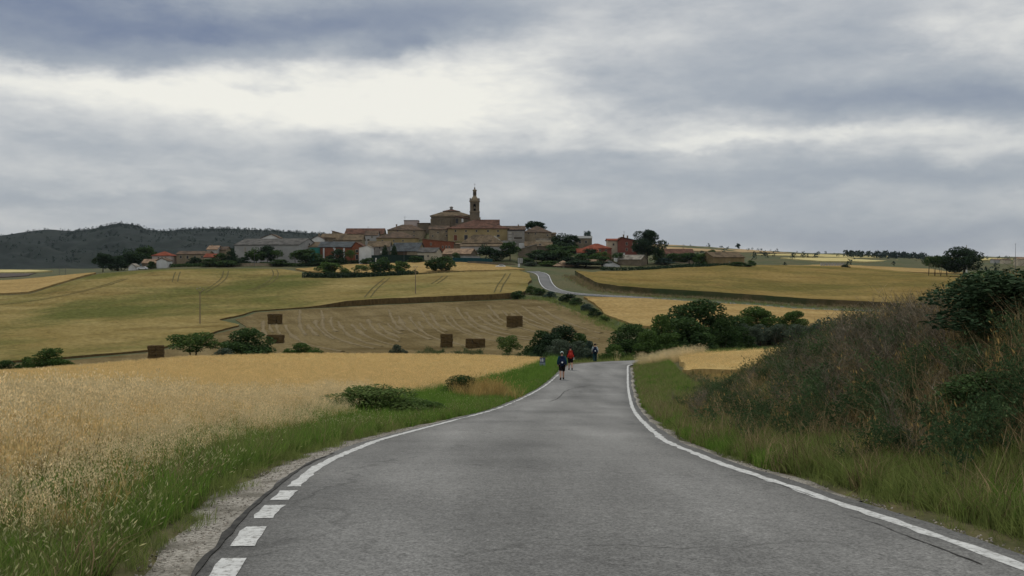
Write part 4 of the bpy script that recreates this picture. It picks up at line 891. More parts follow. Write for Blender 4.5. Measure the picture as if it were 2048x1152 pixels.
def unit_tree(seed, kind, leaves, size):
    """crown and trunk meshes in a unit box: width 1, height 1, base at 0"""
    rng = np.random.default_rng(seed); cl = []
    tb = MB()
    if kind in ('round', 'bush', 'open', 'tall', 'olive', 'pine'):
        z0 = {'round': .24, 'bush': .03, 'open': .50, 'tall': .10, 'olive': .24, 'pine': .52}[kind]
        nclump = {'round': 26, 'bush': 24, 'open': 17, 'tall': 26, 'olive': 18, 'pine': 18}[kind]
        for k in range(nclump):
            th = rng.uniform(0, 2 * np.pi); f = rng.uniform(0, 1)
            z = z0 + (1 - z0) * (.08 + .80 * f)
            prof = {'round': math.sin(math.pi * (.16 + .74 * f)), 'bush': 1.02 - .82 * f ** 1.8, 'open': math.sin(math.pi * (.24 + .6 * f)), 'tall': (1 - f) ** .75 * .95 + .1, 'olive': math.sin(math.pi * (.22 + .62 * f)), 'pine': 1 - .75 * f}[kind]
            rr = .40 * prof * math.sqrt(rng.uniform(.12, 1)); q = rng.uniform(.10, .18) * (1.0 if kind != 'pine' else .9)
            cl.append((rr * math.cos(th), rr * math.sin(th), z, q, q, q * rng.uniform(.6, .95)))
        if kind in ('round', 'olive', 'tall'): cl += [(0, 0, z0 + (1 - z0) * .45, .22, .22, (1 - z0) * .30)]
        if kind == 'bush': cl += [(0, 0, .3, .32, .32, .30)]
    Vc, Fc = leaf_cloud(rng, cl, leaves, size)
    Vc[:, 2] = np.maximum(Vc[:, 2], .01)
    cxy = np.percentile(Vc[:, :2], [1.5, 98.5], axis=0); zt = np.percentile(Vc[:, 2], 99.3)
    kx = 1 / (cxy[1] - cxy[0]); mid_ = cxy.mean(0); kz = 1 / zt
    Vc[:, :2] = (Vc[:, :2] - mid_) * kx; Vc[:, 2] *= kz
    cl = [((c[0] - mid_[0]) * kx[0], (c[1] - mid_[1]) * kx[1], c[2] * kz) + tuple(c[3:]) for c in cl]
    crown = mesh_np('crown', Vc, Fc)
    lean = rng.normal(0, .03, 2); top = max(.42, z0 + .18)
    stems = 1 if kind in ('round', 'tall', 'pine') else 3 if kind == 'bush' else 2
    for s_ in range(stems):
        o2 = rng.normal(0, .035, 2) if stems > 1 else (0, 0); l2 = lean + rng.normal(0, .10 if stems > 1 else .02, 2)
        pts = [(o2[0], o2[1], -.03), (o2[0] + l2[0] * .4, o2[1] + l2[1] * .4, top * .5), (o2[0] + l2[0], o2[1] + l2[1], top)]
        r0 = .028 if stems == 1 else .019
        tb.tube(pts, [r0 * 1.25, r0 * .85, r0 * .6], 6)
        for k in rng.choice(len(cl), 4, False):
            c = cl[k]; f = rng.uniform(.55, 1); st = Vector(pts[1]).lerp(Vector(pts[2]), f)
            en = Vector(c[:3]); tb.tube([st, st.lerp(en, .5) + Vector((0, 0, .02)), en], [r0 * .5, r0 * .35, r0 * .12], 4)
    to = tb.build('trunk', None); tm = to.data; bpy.data.objects.remove(to)
    return crown, tm
UT = {}
for nm, sd, kd, nl, sz in (('round_a', 1, 'round', 9000, .021), ('round_b', 2, 'round', 9000, .021), ('bush_a', 3, 'bush', 7000, .023), ('bush_b', 4, 'bush', 7000, .023), ('open_a', 5, 'open', 3800, .022), ('olive_a', 6, 'olive', 6000, .020), ('olive_b', 16, 'olive', 6000, .020),
                            ('vround_a', 7, 'round', 2600, .036), ('vround_b', 8, 'round', 2600, .036), ('vbush_a', 9, 'bush', 2400, .036), ('vbush_b', 10, 'bush', 2400, .036), ('vtall', 11, 'tall', 2200, .036), ('vpine', 12, 'pine', 2600, .030), ('vopen', 13, 'open', 1400, .034), ('shrub_near', 14, 'bush', 9000, .018), ('shrub_near_b', 15, 'bush', 8000, .019)):
    UT[nm] = unit_tree(sd, kd, nl, sz)
ML = {
 'dark': mat('leaf_dark', (.030, .060, .020), (.056, .092, .030), scale=2.5, rnd=.15, island=.35, trans=.2),
 'mid': mat('leaf_mid', (.045, .085, .022), (.08, .125, .034), scale=2.5, rnd=.15, island=.35, trans=.25),
 'light': mat('leaf_light', (.06, .10, .026), (.10, .14, .042), scale=2.5, rnd=.15, island=.35, trans=.25),
 'olive': mat('leaf_olive', (.055, .078, .050), (.095, .118, .080), scale=2.5, rnd=.12, island=.3, trans=.15),
 'vdark': mat('leaf_very_dark', (.018, .038, .019), (.036, .058, .027), scale=2.5, rnd=.12, island=.35, trans=.12),
 'blue': mat('leaf_blue', (.035, .065, .050), (.06, .09, .07), scale=2.5, rnd=.12, island=.3, trans=.2)}
M_BARK = mat('bark', (.035, .026, .018), (.075, .058, .042), scale=6, bump=.01)
def plant(name, label, cat, px, d, top, wpx, var, lm, rot=0.0, group=None, base_row=None, tm=M_BARK, dep=1.0):
    x = (px - CX) / F * d; zb = g1(x, d) if base_row is None else CZ + (YH - base_row) / F * d
    h = CZ + (YH - top) / F * d - zb; w = wpx / F * d
    e = empty(name, (x, d, zb), rot); tag(e, label, cat, group)
    crown, trunk = UT[var]
    for nm, me, m_ in (('crown', crown, ML[lm]), ('trunk', trunk, tm)):
        if len(me.materials) == 0: me.materials.append(m_)
        o = bpy.data.objects.new(nm, me); COL.objects.link(o); o.parent = e; o.scale = (w, w * dep, h)
        o.material_slots[0].link = 'OBJECT'; o.material_slots[0].material = m_
    return e
GRP_V = 'trees among the village houses'
# near roadside shrubs
plant('bramble_bush', 'sprawling green bramble on the left verge', 'bush', 752, 29.0, 774, 190, 'shrub_near', 'light', .4)
plant('bramble_bush', 'low green bramble arm left of the sprawling bramble', 'bush', 690, 28.2, 800, 90, 'shrub_near_b', 'mid', 2.0)
plant('bramble_bush', 'low green bramble arm right of the sprawling bramble', 'bush', 826, 30.5, 800, 95, 'shrub_near_b', 'mid', 1.1)
plant('roadside_bush', 'compact dark bush at the wheat edge near the bleached grass', 'bush', 922, 46.5, 752, 76, 'shrub_near_b', 'dark', 2.2)
plant('low_shrub', 'small black green tuft by the left road edge', 'shrub', 882, 31.0, 814, 46, 'shrub_near', 'vdark', 3.0)
plant('low_shrub', 'small green weed clump in the wheat edge left of the bramble', 'shrub', 605, 27.5, 812, 55, 'shrub_near_b', 'light', 1.0)
# bank shrubs on the right
plant('thorn_bush', 'large dark thorn bush at the right edge of the picture', 'bush', 2030, 13.0, 545, 300, 'shrub_near', 'vdark', .3)
plant('thorn_bush', 'dark green thorn bush behind the large one at the right edge', 'bush', 1985, 17.0, 545, 190, 'shrub_near_b', 'dark', 1.9)
plant('broom_shrub', 'blue green broom shrub on the crest of the right bank', 'shrub', 1835, 23.0, 608, 105, 'shrub_near', 'blue', 2.6)
plant('broom_shrub', 'dark blue green shrub at the tip of the bank', 'shrub', 1662, 36.0, 640, 95, 'shrub_near_b', 'blue', .9)
plant('bank_shrub', 'pale grey green shrub halfway along the bank', 'shrub', 1560, 33.0, 742, 110, 'olive_a', 'olive', 1.6)
plant('bank_shrub', 'rounded green shrub low on the bank near the small wheat patch', 'shrub', 1478, 41.0, 752, 62, 'shrub_near', 'mid', 2.1)
plant('bank_shrub', 'blue green shrub low on the middle of the bank', 'shrub', 1690, 18.5, 782, 120, 'olive_b', 'blue', 3.1)
plant('bank_shrub', 'dark green shrub low at the right edge of the bank', 'shrub', 2000, 11.0, 745, 190, 'shrub_near_b', 'dark', 4.1)
# hollow on the left
plant('almond_tree', 'small almond tree with open crown and forked trunk behind the wheat', 'tree', 386, 112, 667, 90, 'open_a', 'mid', .8)
plant('round_shrub', 'large round green shrub between the almond tree and the bales', 'shrub', 496, 116, 659, 106, 'bush_a', 'dark', 1.2)
plant('round_shrub', 'low grey green shrub at the foot of the large round shrub', 'shrub', 448, 108, 697, 60, 'bush_b', 'olive', 2.2)
plant('round_shrub', 'low spreading green shrub right of the large round shrub', 'shrub', 606, 108, 687, 74, 'bush_b', 'mid', .1)
plant('round_shrub', 'rounded green shrub behind the wheat at the far left', 'shrub', 102, 88, 698, 76, 'bush_a', 'mid', 2.9)
plant('round_shrub', 'smaller shrub left of the rounded one at the far left', 'shrub', 52, 90, 715, 40, 'bush_b', 'mid', 4.0)
plant('round_shrub', 'low shrub at the very left edge behind the wheat', 'shrub', 12, 88, 722, 56, 'bush_a', 'dark', 1.5)
plant('sapling', 'thin sapling behind the wheat left of the dark tree clump', 'sapling', 1016, 104, 672, 42, 'open_a', 'light', .5)
plant('sapling', 'low weedy shrub below the middle bales', 'shrub', 795, 106, 690, 36, 'bush_b', 'olive', .5)
# clump behind the walkers
plant('dark_tree', 'dark dense tree behind the walkers', 'tree', 1128, 114, 654, 96, 'bush_a', 'vdark', .6)
plant('dark_tree', 'lower dark tree left of the walkers', 'tree', 1082, 111, 663, 74, 'bush_b', 'dark', 1.9)
plant('dark_tree', 'dark bush filling the clump left of the walkers', 'bush', 1102, 109, 668, 80, 'bush_a', 'vdark', 3.2)
plant('dark_tree', 'dark bush filling the right side of the clump behind the walkers', 'bush', 1158, 112, 668, 62, 'bush_b', 'dark', 2.2)
plant('willow_shrub', 'grey green shrub directly behind the red backpack', 'shrub', 1122, 101, 680, 52, 'olive_a', 'olive', 0)
plant('willow_shrub', 'grey green shrub between the second and third walker', 'shrub', 1156, 103, 684, 48, 'olive_b', 'olive', 1.2)
plant('willow_shrub', 'darker grey green shrub left of the third walker', 'shrub', 1178, 107, 683, 36, 'bush_b', 'blue', 2.2)
# clump right of the road
plant('hollow_tree', 'dark tree at the left end of the clump right of the bend', 'tree', 1262, 118, 650, 82, 'bush_a', 'dark', 2.0)
plant('hollow_tree', 'brighter green tree between the dark trees of the clump', 'tree', 1318, 122, 632, 78, 'bush_b', 'mid', 3.3)
plant('hollow_tree', 'tallest dark tree of the clump right of the bend', 'tree', 1395, 130, 604, 150, 'round_b', 'dark', 4.2, dep=.9)
plant('hollow_tree', 'dark undergrowth tree below the tallest tree of the clump', 'tree', 1360, 124, 640, 120, 'bush_a', 'dark', 5.0)
plant('hollow_tree', 'dark bushy tree right of the tallest tree', 'tree', 1446, 127, 638, 80, 'bush_b', 'dark', .9)
plant('hollow_tree', 'rounded tree rising behind the olive row', 'tree', 1515, 168, 615, 86, 'round_a', 'mid', .9)
plant('hollow_tree', 'smaller tree at the right end behind the olive row', 'tree', 1584, 168, 623, 54, 'round_b', 'mid', 2.9)
plant('hollow_tree', 'green bush filling the clump between its two left trees', 'bush', 1296, 115, 664, 80, 'bush_b', 'mid', 4.4)
plant('hollow_tree', 'dark bush filling the clump below the olive end', 'bush', 1476, 136, 654, 70, 'bush_a', 'dark', 3.7)
plant('hollow_tree', 'green bush below the brightest tree of the clump', 'bush', 1338, 117, 668, 76, 'bush_a', 'mid', 2.4)
plant('hollow_tree', 'grey green bush filling the gap behind the second and third olive trees', 'bush', 1538, 151, 656, 90, 'bush_b', 'olive', 2.4)
plant('hollow_tree', 'grey green bush behind the last two olive trees', 'bush', 1612, 151, 656, 70, 'bush_a', 'olive', 1.4)
plant('hollow_tree', 'low weedy bush at the road bend below the clump', 'bush', 1228, 104, 690, 62, 'bush_b', 'mid', 1.4)
for k, (px, top, w) in enumerate(((1482, 646, 46), (1520, 650, 44), (1558, 649, 46), (1596, 649, 46), (1630, 648, 40))):
    plant('olive_tree', ['grey green olive tree nearest the dark clump, first of the row', 'second grey green olive tree of the row', 'middle grey green olive tree of the row of five', 'fourth olive tree of the row, left of the last', 'last olive tree of the row, against the bank'][k], 'tree', px, 148, top, w, ('olive_a', 'olive_b')[k % 2], 'olive', k * 1.3, 'olive trees in a row behind the small wheat patch')
# shrubs along the diagonal hedge line beside the stubble
HG = 'shrubs along the hedge line beside the stubble'
for k, (px, br, top, w, lm, lb) in enumerate(((1036, 598, 582, 26, 'dark', 'dark shrub at the upper end of the crop bank'), (1064, 588, 572, 24, 'mid', 'green shrub below the curve of the far road'), (1078, 590, 576, 28, 'dark', 'dark shrub left of the far road edge'),
        (1100, 596, 583, 26, 'blue', 'grey green shrub under the far road bend'), (1136, 606, 588, 34, 'vdark', 'blackish shrub at the corner where the far road turns'), (1152, 612, 596, 30, 'dark', 'dark shrub just below the blackish corner shrub'),
        (1174, 624, 608, 26, 'blue', 'grey green shrub halfway down the hedge line'), (1190, 636, 617, 26, 'vdark', 'dark round shrub low on the hedge line'), (1208, 645, 632, 24, 'mid', 'lowest green shrub of the hedge line'))):
    plant('hedge_shrub', lb, 'shrub', px, hit(px, br, 200, 345), top, w, ('vbush_a', 'vbush_b')[k % 2], lm, k * 1.1, HG)
rng = np.random.default_rng(55)
hl = resample([GH(1040, 597, 250, 340), GH(1100, 600, 250, 340), GH(1150, 614, 230, 330), GH(1190, 636, 200, 280), GH(1225, 654, 180, 260), GH(1262, 664, 170, 250)], .35)
q = np.concatenate([hl + rng.normal(0, 2.0, hl.shape) for _ in range(3)])
scatter('rough_grass', 'rough olive growth along the hedge line beside the stubble', 'weeds', q, C_OLIVE, 1.6, 3.2, .2, 17)
q2 = np.array([GH(px, py, 296, 430) for px, py in [(1140, 553), (1168, 569), (1200, 582), (1300, 592), (1450, 600.5), (1660, 614), (1850, 624)]])
q2 = resample(q2, .3); q2 = np.concatenate([q2 + rng.normal(0, 1.4, q2.shape) for _ in range(2)])
q3 = resample(FARP[FARP[:, 0] > 42][:, :2], .5); q3 = np.concatenate([q3 + np.array([0, -3.6]) + rng.normal(0, .7, q3.shape) for _ in range(3)])
scatter('rough_grass', 'rough verge on the near side of the far road', 'grass', q3, C_OLIVE, 1.5, 2.9, .25, 22)
scatter('rough_grass', 'dark brown growth on the bank above the far road', 'weeds', q2, C_DRY, 1.2, 2.4, .25, 18)
scatter('rough_grass', 'green growth on the bank above the far road', 'weeds', q2[::2] + np.array([0, -3.0]), C_OLIVE, 1.2, 2.2, .25, 19)
# hedge and trees in the crop slope
def hedge(name, label, pix, d0, d1, h, wd, leaves, size, lm, seed):
    rng = np.random.default_rng(seed); c = resample([GH(px, py, d0, d1) for px, py in pix], wd * .7); z = gz(c[:, 0], c[:, 1]); o0 = np.array([c[:, 0].mean(), c[:, 1].mean(), z.mean()])
    cl = [(x - o0[0], y - o0[1], zz - o0[2] + h * .45, wd * rng.uniform(.5, .8), wd * .6, h * rng.uniform(.42, .6)) for x, y, zz in zip(c[:, 0], c[:, 1], z)]
    V_, F_ = leaf_cloud(rng, cl, leaves, size); return tag(obj(name, mesh_np(name, V_, F_), ML[lm], loc=o0), label, 'hedge')
hedge('hedge', 'long low dark hedge across the crop slope below the village', [(612, 556), (680, 556.5), (760, 555), (828, 552)], 370, 430, 2.3, 2.4, 5200, .34, 'vdark', 1)
hedge('hedge', 'thin dark hedge tail running right from the long hedge', [(828, 552), (880, 549), (940, 546.5)], 370, 430, .9, 1.2, 1200, .22, 'vdark', 2)
FT_ = 'small trees along the long low hedge'
for k, (px, top, w, var, lm, lb) in enumerate(((657, 525, 46, 'vround_a', 'mid', 'leftmost small tree growing out of the long hedge'), (690, 536, 24, 'vbush_a', 'mid', 'low rounded bush in the long hedge'), (722, 530, 34, 'vopen', 'light', 'thin pale tree in the middle of the long hedge'), (762, 516, 46, 'vround_b', 'dark', 'tallest dark tree of the long hedge'), (801, 523, 36, 'vround_a', 'light', 'light green tree at the right end of the long hedge'))):
    plant('hedge_tree', lb, 'tree', px, 402, top, w, var, lm, k * 1.7, FT_, base_row=556)
plant('field_tree', 'dark tree with slanting trunk in the crop, left of a pair', 'tree', 870, 404, 515, 34, 'vround_b', 'dark', .5, base_row=550)
plant('field_tree', 'dark tree with forked trunk in the crop, right of a pair', 'tree', 890, 402, 513, 36, 'vround_a', 'dark', 2.5, base_row=549)
# right: round oak and saplings on the crest
plant('oak_tree', 'large round dark oak standing alone on the right crest', 'tree', 1927, 452, 496, 80, 'round_a', 'vdark', .3)
for k, px in enumerate((1858, 1870, 1881, 1893)):
    plant('young_tree', ['leftmost slim young tree left of the round oak', 'second slim young tree left of the round oak', 'third slim young tree left of the round oak', 'slim young tree touching the crown of the round oak'][k], 'tree', px, 452 + k, 513 - (k % 2) * 2, 22 + 3 * (k % 2), 'vopen', 'dark', k, 'slim young trees beside the round oak')
plant('low_shrub', 'small dark shrub on the skyline of the right crop slope', 'shrub', 1691, 497, 529, 16, 'vbush_a', 'vdark')
plant('lone_tree', 'tiny lone tree on the distant skyline right of the village', 'tree', 1476, 1230, 487, 9, 'vround_a', 'blue')
# far woods as one mass each
def wood(name, label, spots, hgt, lm, seed, n=34):
    rng = np.random.default_rng(seed); Vs, Fs, k = [], [], 0
    for (x, y, z) in spots:
        h = hgt * rng.uniform(.6, 1.3); V_, F_ = leaf_cloud(rng, [(x, y, z + h * .5, h * .36, h * .36, h * .52), (x + h * .12, y, z + h * .75, h * .2, h * .2, h * .25)], n, h * .16); Vs.append(V_); Fs.append(F_ + k); k += len(V_)
    return tag(obj(name, mesh_np(name, np.concatenate(Vs), np.concatenate(Fs)), lm), label, 'wood', kind='stuff')
rng = np.random.default_rng(91)
M_FARW = mat('far_wood', (.016, .030, .024), (.034, .052, .040), scale=.02, coord='World', island=.3)
sp = []
for _ in range(150):
    px = rng.uniform(1690, 1852); d = rng.uniform(1250, 1500)
    if rng.uniform() < .35 and px < 1750: continue
    x = (px - CX) / F * d; sp.append((x, d, g1(x, d) - 1))
wood('distant_wood', 'dark strip of distant woodland on the right skyline', sp, 8.0, M_FARW, 1)
sp = []
for _ in range(330):
    px = rng.uniform(1230, 2080); d = rng.uniform(600, 1900); x = (px - CX) / F * d
    if mnoise.noise(Vector((px / 60, d / 140, 7))) > .12: sp.append((x, d, g1(x, d) - .5))
wood('distant_scrub', 'scattered grey green scrub over the distant country on the right', sp, 5.0, mat('far_scrub', (.03, .048, .036), (.055, .072, .05), scale=.02, coord='World', island=.3), 2, 22)
hzf = lambda px, d: None
hflat = lambda px, d: (int(np.argmin(np.abs(hd - d))), int(np.argmin(np.abs(hu - px))))
sp = []
for _ in range(3200):
    px = rng.uniform(-150, 690); d = 2500 - abs(rng.normal(0, 70)) if rng.uniform() < .25 else rng.uniform(1500, 2480)
    nzv = mnoise.noise(Vector((px / 40, d / 130, 2))); 
    if d < 2300 and nzv < .1: continue
    if d >= 2300 and 0 < px < 130 and rng.uniform() < .8: continue
    i, j = hflat(px, d); sp.append((HX[i, j] + rng.uniform(-8, 8), hd[i], HZ[i, j] - 1.0))
wood('hill_wood', 'pines and scrub oaks dotting the left hills', sp, 6.2, M_FARW, 3, 18)
# ------------------------------------------------------------------ the village
def roof_mat(name, c1, c2, c3):
    m = mat(name, tuple(q * .8 for q in c1), tuple(q * 1.15 for q in c2), scale=1.3, c3=tuple(q * .7 for q in c3), scale2=.4, fac2=.85, detail=10, rough=.9, contrast2=(.42, .66))
    nt = m.node_tree; N = nt.nodes; L = nt.links; b = N['Principled BSDF']; tc = N.new('ShaderNodeTexCoord')
    w = N.new('ShaderNodeTexWave'); w.inputs['Scale'].default_value = 1.1; w.inputs['Distortion'].default_value = 1.0; L.new(tc.outputs['Object'], w.inputs['Vector'])
    bp = N.new('ShaderNodeBump'); bp.inputs['Distance'].default_value = .12; L.new(w.outputs['Fac'], bp.inputs['Height']); L.new(bp.outputs[0], b.inputs['Normal'])
    return m
W = {
 'stone': mat('wall_stone', (0.209, 0.166, 0.110), (0.294, 0.238, 0.157), scale=1.4, c3=(0.152, 0.119, 0.081), scale2=.3, bump=.05),
 'stone_dark': mat('wall_stone_dark', (0.137, 0.110, 0.077), (0.199, 0.161, 0.110), scale=1.6, c3=(0.095, 0.081, 0.062), scale2=.3, bump=.05),
 'yellow': mat('wall_yellow_stone', (0.271, 0.205, 0.098), (0.343, 0.267, 0.135), scale=1.0, c3=(0.205, 0.156, 0.082), scale2=.25, bump=.04),
 'grey': mat('wall_grey_render', (0.207, 0.194, 0.174), (0.274, 0.256, 0.228), scale=.8, c3=(0.158, 0.145, 0.124), scale2=.25),
 'white': mat('wall_whitewash', (0.630, 0.621, 0.594), (0.540, 0.531, 0.504), scale=.5, c3=(0.432, 0.423, 0.396), scale2=.2),
 'offwhite': mat('wall_weathered_white', (0.367, 0.359, 0.335), (0.296, 0.289, 0.269), scale=.35, c3=(0.211, 0.203, 0.187), scale2=.12, contrast2=(.4, .7)),
 'cream': mat('wall_cream', (0.455, 0.398, 0.298), (0.381, 0.323, 0.232), scale=.6),
 'pink': mat('wall_pinkish', (0.455, 0.381, 0.347), (0.389, 0.323, 0.290), scale=.6),
 'brick': mat('wall_brick', (0.198, 0.066, 0.036), (0.251, 0.096, 0.053), scale=1.2, c3=(0.145, 0.056, 0.033), scale2=.25),
 'redpaint': mat('wall_red_paint', (0.205, 0.075, 0.055), (0.170, 0.062, 0.045), scale=.8),
 'adobe': mat('wall_adobe', (0.190, 0.137, 0.066), (0.256, 0.190, 0.095), scale=.9, c3=(0.143, 0.104, 0.053), scale2=.25),
 'dark': mat('dark_frame', (0.020, 0.018, 0.016), (0.030, 0.027, 0.024), scale=2),
 'teal': mat('teal_sheet', (0.030, 0.140, 0.115), (0.040, 0.170, 0.140), scale=2, rough=.5)}
RF = {
 'brown': roof_mat('roof_brown_tile', (0.108, 0.073, 0.050), (0.164, 0.113, 0.078), (0.086, 0.070, 0.054)),
 'grey': roof_mat('roof_grey', (0.103, 0.100, 0.091), (0.146, 0.138, 0.125), (0.086, 0.082, 0.076)),
 'slate': roof_mat('roof_slate', (0.073, 0.082, 0.086), (0.103, 0.113, 0.116), (0.065, 0.070, 0.071)),
 'tan': roof_mat('roof_tan_tile', (0.286, 0.190, 0.121), (0.362, 0.251, 0.164), (0.216, 0.146, 0.100)),
 'redbrown': roof_mat('roof_old_red_tile', (0.118, 0.059, 0.041), (0.155, 0.084, 0.059), (0.087, 0.051, 0.037)),
 'red': roof_mat('roof_red_tile', (0.231, 0.063, 0.036), (0.275, 0.083, 0.047), (0.187, 0.055, 0.033)),
 'pale': roof_mat('roof_pale_tile', (0.259, 0.233, 0.190), (0.329, 0.298, 0.242), (0.164, 0.143, 0.116)),
 'mud': roof_mat('roof_weathered', (0.146, 0.108, 0.065), (0.199, 0.146, 0.091), (0.103, 0.082, 0.056))}
M_PANE = mat('window_dark', (.012, .012, .014), (.02, .02, .022), scale=2, rough=.35, spec=.4)
M_SHUT = mat('window_shutter', (.13, .05, .03), (.17, .07, .045), scale=2)
M_FRAME = mat('window_surround', (.30, .26, .20), (.36, .31, .24), scale=3)
M_METAL = mat('thin_metal', (.10, .10, .10), (.14, .14, .14), scale=3, rough=.5)
M_DOOR = mat('door_wood', (.06, .04, .025), (.09, .06, .04), scale=3)
VZ = 1.2
def roof_mesh(kind, w, dep, eh, rh, oh, t=.22, ridge=None):
    """solid roof; eaves at z=eh, ridge at z=rh"""
    b = MB(); X0, X1, Y0, Y1 = -w / 2 - oh, w / 2 + oh, -dep / 2 - oh, dep / 2 + oh
    if kind == 'gx':
        b.add([(X0, Y0, eh), (X1, Y0, eh), (X1, 0, rh), (X0, 0, rh), (X1, Y1, eh), (X0, Y1, eh), (X0, Y0, eh + t), (X1, Y0, eh + t), (X1, 0, rh + t), (X0, 0, rh + t), (X1, Y1, eh + t), (X0, Y1, eh + t)],
              [[0, 1, 2, 3], [3, 2, 4, 5], [6, 7, 8, 9], [9, 8, 10, 11], [0, 1, 7, 6], [5, 4, 10, 11], [1, 2, 8, 7], [2, 4, 10, 8], [0, 3, 9, 6], [3, 5, 11, 9]])
    elif kind == 'gy':
        r = 0.0 if ridge is None else ridge
        b.add([(X0, Y0, eh), (r, Y0, rh), (r, Y1, rh), (X0, Y1, eh), (X1, Y0, eh), (X1, Y1, eh), (X0, Y0, eh + t), (r, Y0, rh + t), (r, Y1, rh + t), (X0, Y1, eh + t), (X1, Y0, eh + t), (X1, Y1, eh + t)],
              [[0, 1, 2, 3], [1, 4, 5, 2], [6, 7, 8, 9], [7, 10, 11, 8], [0, 3, 9, 6], [4, 5, 11, 10], [0, 1, 7, 6], [1, 4, 10, 7], [3, 2, 8, 9], [2, 5, 11, 8]])
    elif kind == 'hip':
        ins = min((Y1 - Y0) / 2, (X1 - X0) / 2 - .05)
        b.add([(X0, Y0, eh), (X1, Y0, eh), (X1, Y1, eh), (X0, Y1, eh), (X0, Y0, eh + t), (X1, Y0, eh + t), (X1, Y1, eh + t), (X0, Y1, eh + t), (X0 + ins, 0, rh + t), (X1 - ins, 0, rh + t)],
              [[3, 2, 1, 0], [0, 1, 5, 4], [1, 2, 6, 5], [2, 3, 7, 6], [3, 0, 4, 7], [4, 5, 9, 8], [5, 6, 9], [6, 7, 8, 9], [7, 4, 8]])
    elif kind == 'shed':
        b.add([(X0, Y0, eh), (X1, Y0, eh), (X1, Y1, rh), (X0, Y1, rh), (X0, Y0, eh + t), (X1, Y0, eh + t), (X1, Y1, rh + t), (X0, Y1, rh + t)], [[3, 2, 1, 0], [4, 5, 6, 7], [0, 1, 5, 4], [1, 2, 6, 5], [2, 3, 7, 6], [3, 0, 4, 7]])
    elif kind == 'sidex':      # slopes down to the right
        b.add([(X0, Y0, rh), (X1, Y0, eh), (X1, Y1, eh), (X0, Y1, rh), (X0, Y0, rh + t), (X1, Y0, eh + t), (X1, Y1, eh + t), (X0, Y1, rh + t)], [[3, 2, 1, 0], [4, 5, 6, 7], [0, 1, 5, 4], [1, 2, 6, 5], [2, 3, 7, 6], [3, 0, 4, 7]])
    else:
        b.box(X0, X1, Y0, Y1, eh, eh + max(t, rh - eh))
    return b
def wall_mesh(kind, w, dep, eh, rh, ridge=None):
    b = MB(); x0, x1, y0, y1 = -w / 2, w / 2, -dep / 2, dep / 2
    if kind == 'gx':
        b.add([(x0, y0, 0), (x1, y0, 0), (x1, y1, 0), (x0, y1, 0), (x0, y0, eh), (x1, y0, eh), (x1, y1, eh), (x0, y1, eh), (x0, 0, rh), (x1, 0, rh)],
              [[0, 1, 5, 4], [1, 2, 6, 9, 5], [2, 3, 7, 6], [3, 0, 4, 8, 7], [3, 2, 1, 0], [4, 5, 9, 8], [6, 7, 8, 9]])
    elif kind == 'gy':
        r = 0.0 if ridge is None else ridge
        b.add([(x0, y0, 0), (x1, y0, 0), (x1, y1, 0), (x0, y1, 0), (x0, y0, eh), (x1, y0, eh), (x1, y1, eh), (x0, y1, eh), (r, y0, rh), (r, y1, rh)],
              [[0, 1, 5, 8, 4], [1, 2, 6, 5], [2, 3, 7, 9, 6], [3, 0, 4, 7], [3, 2, 1, 0], [4, 8, 9, 7], [8, 5, 6, 9]])
    elif kind == 'shed':
        b.add([(x0, y0, 0), (x1, y0, 0), (x1, y1, 0), (x0, y1, 0), (x0, y0, eh), (x1, y0, eh), (x1, y1, rh), (x0, y1, rh)], [[3, 2, 1, 0], [4, 5, 6, 7], [0, 1, 5, 4], [1, 2, 6, 5], [2, 3, 7, 6], [3, 0, 4, 7]])
    elif kind == 'sidex':
        b.add([(x0, y0, 0), (x1, y0, 0), (x1, y1, 0), (x0, y1, 0), (x0, y0, rh), (x1, y0, eh), (x1, y1, eh), (x0, y1, rh)], [[3, 2, 1, 0], [4, 5, 6, 7], [0, 1, 5, 4], [1, 2, 6, 5], [2, 3, 7, 6], [3, 0, 4, 7]])
    else: b.box(x0, x1, y0, y1, 0, eh)
    return b
def window(parent, lx, lz, w, h, yf, m_=None, surround=True, name='window'):
    b = MB().box(-w / 2, w / 2, -.03, .05, 0, h); o = b.build(name, m_ or M_PANE, parent, (lx, yf, lz))
    if surround:
        t = .14; f = MB()
        f.box(-w / 2 - t, -w / 2 - .002, -.09, .04, -t, h + t); f.box(w / 2 + .002, w / 2 + t, -.09, .04, -t, h + t); f.box(-w / 2, w / 2, -.085, .04, h + .002, h + t); f.box(-w / 2, w / 2, -.12, .04, -t, -.002)
        f.build('frame', M_FRAME, o)
    return o
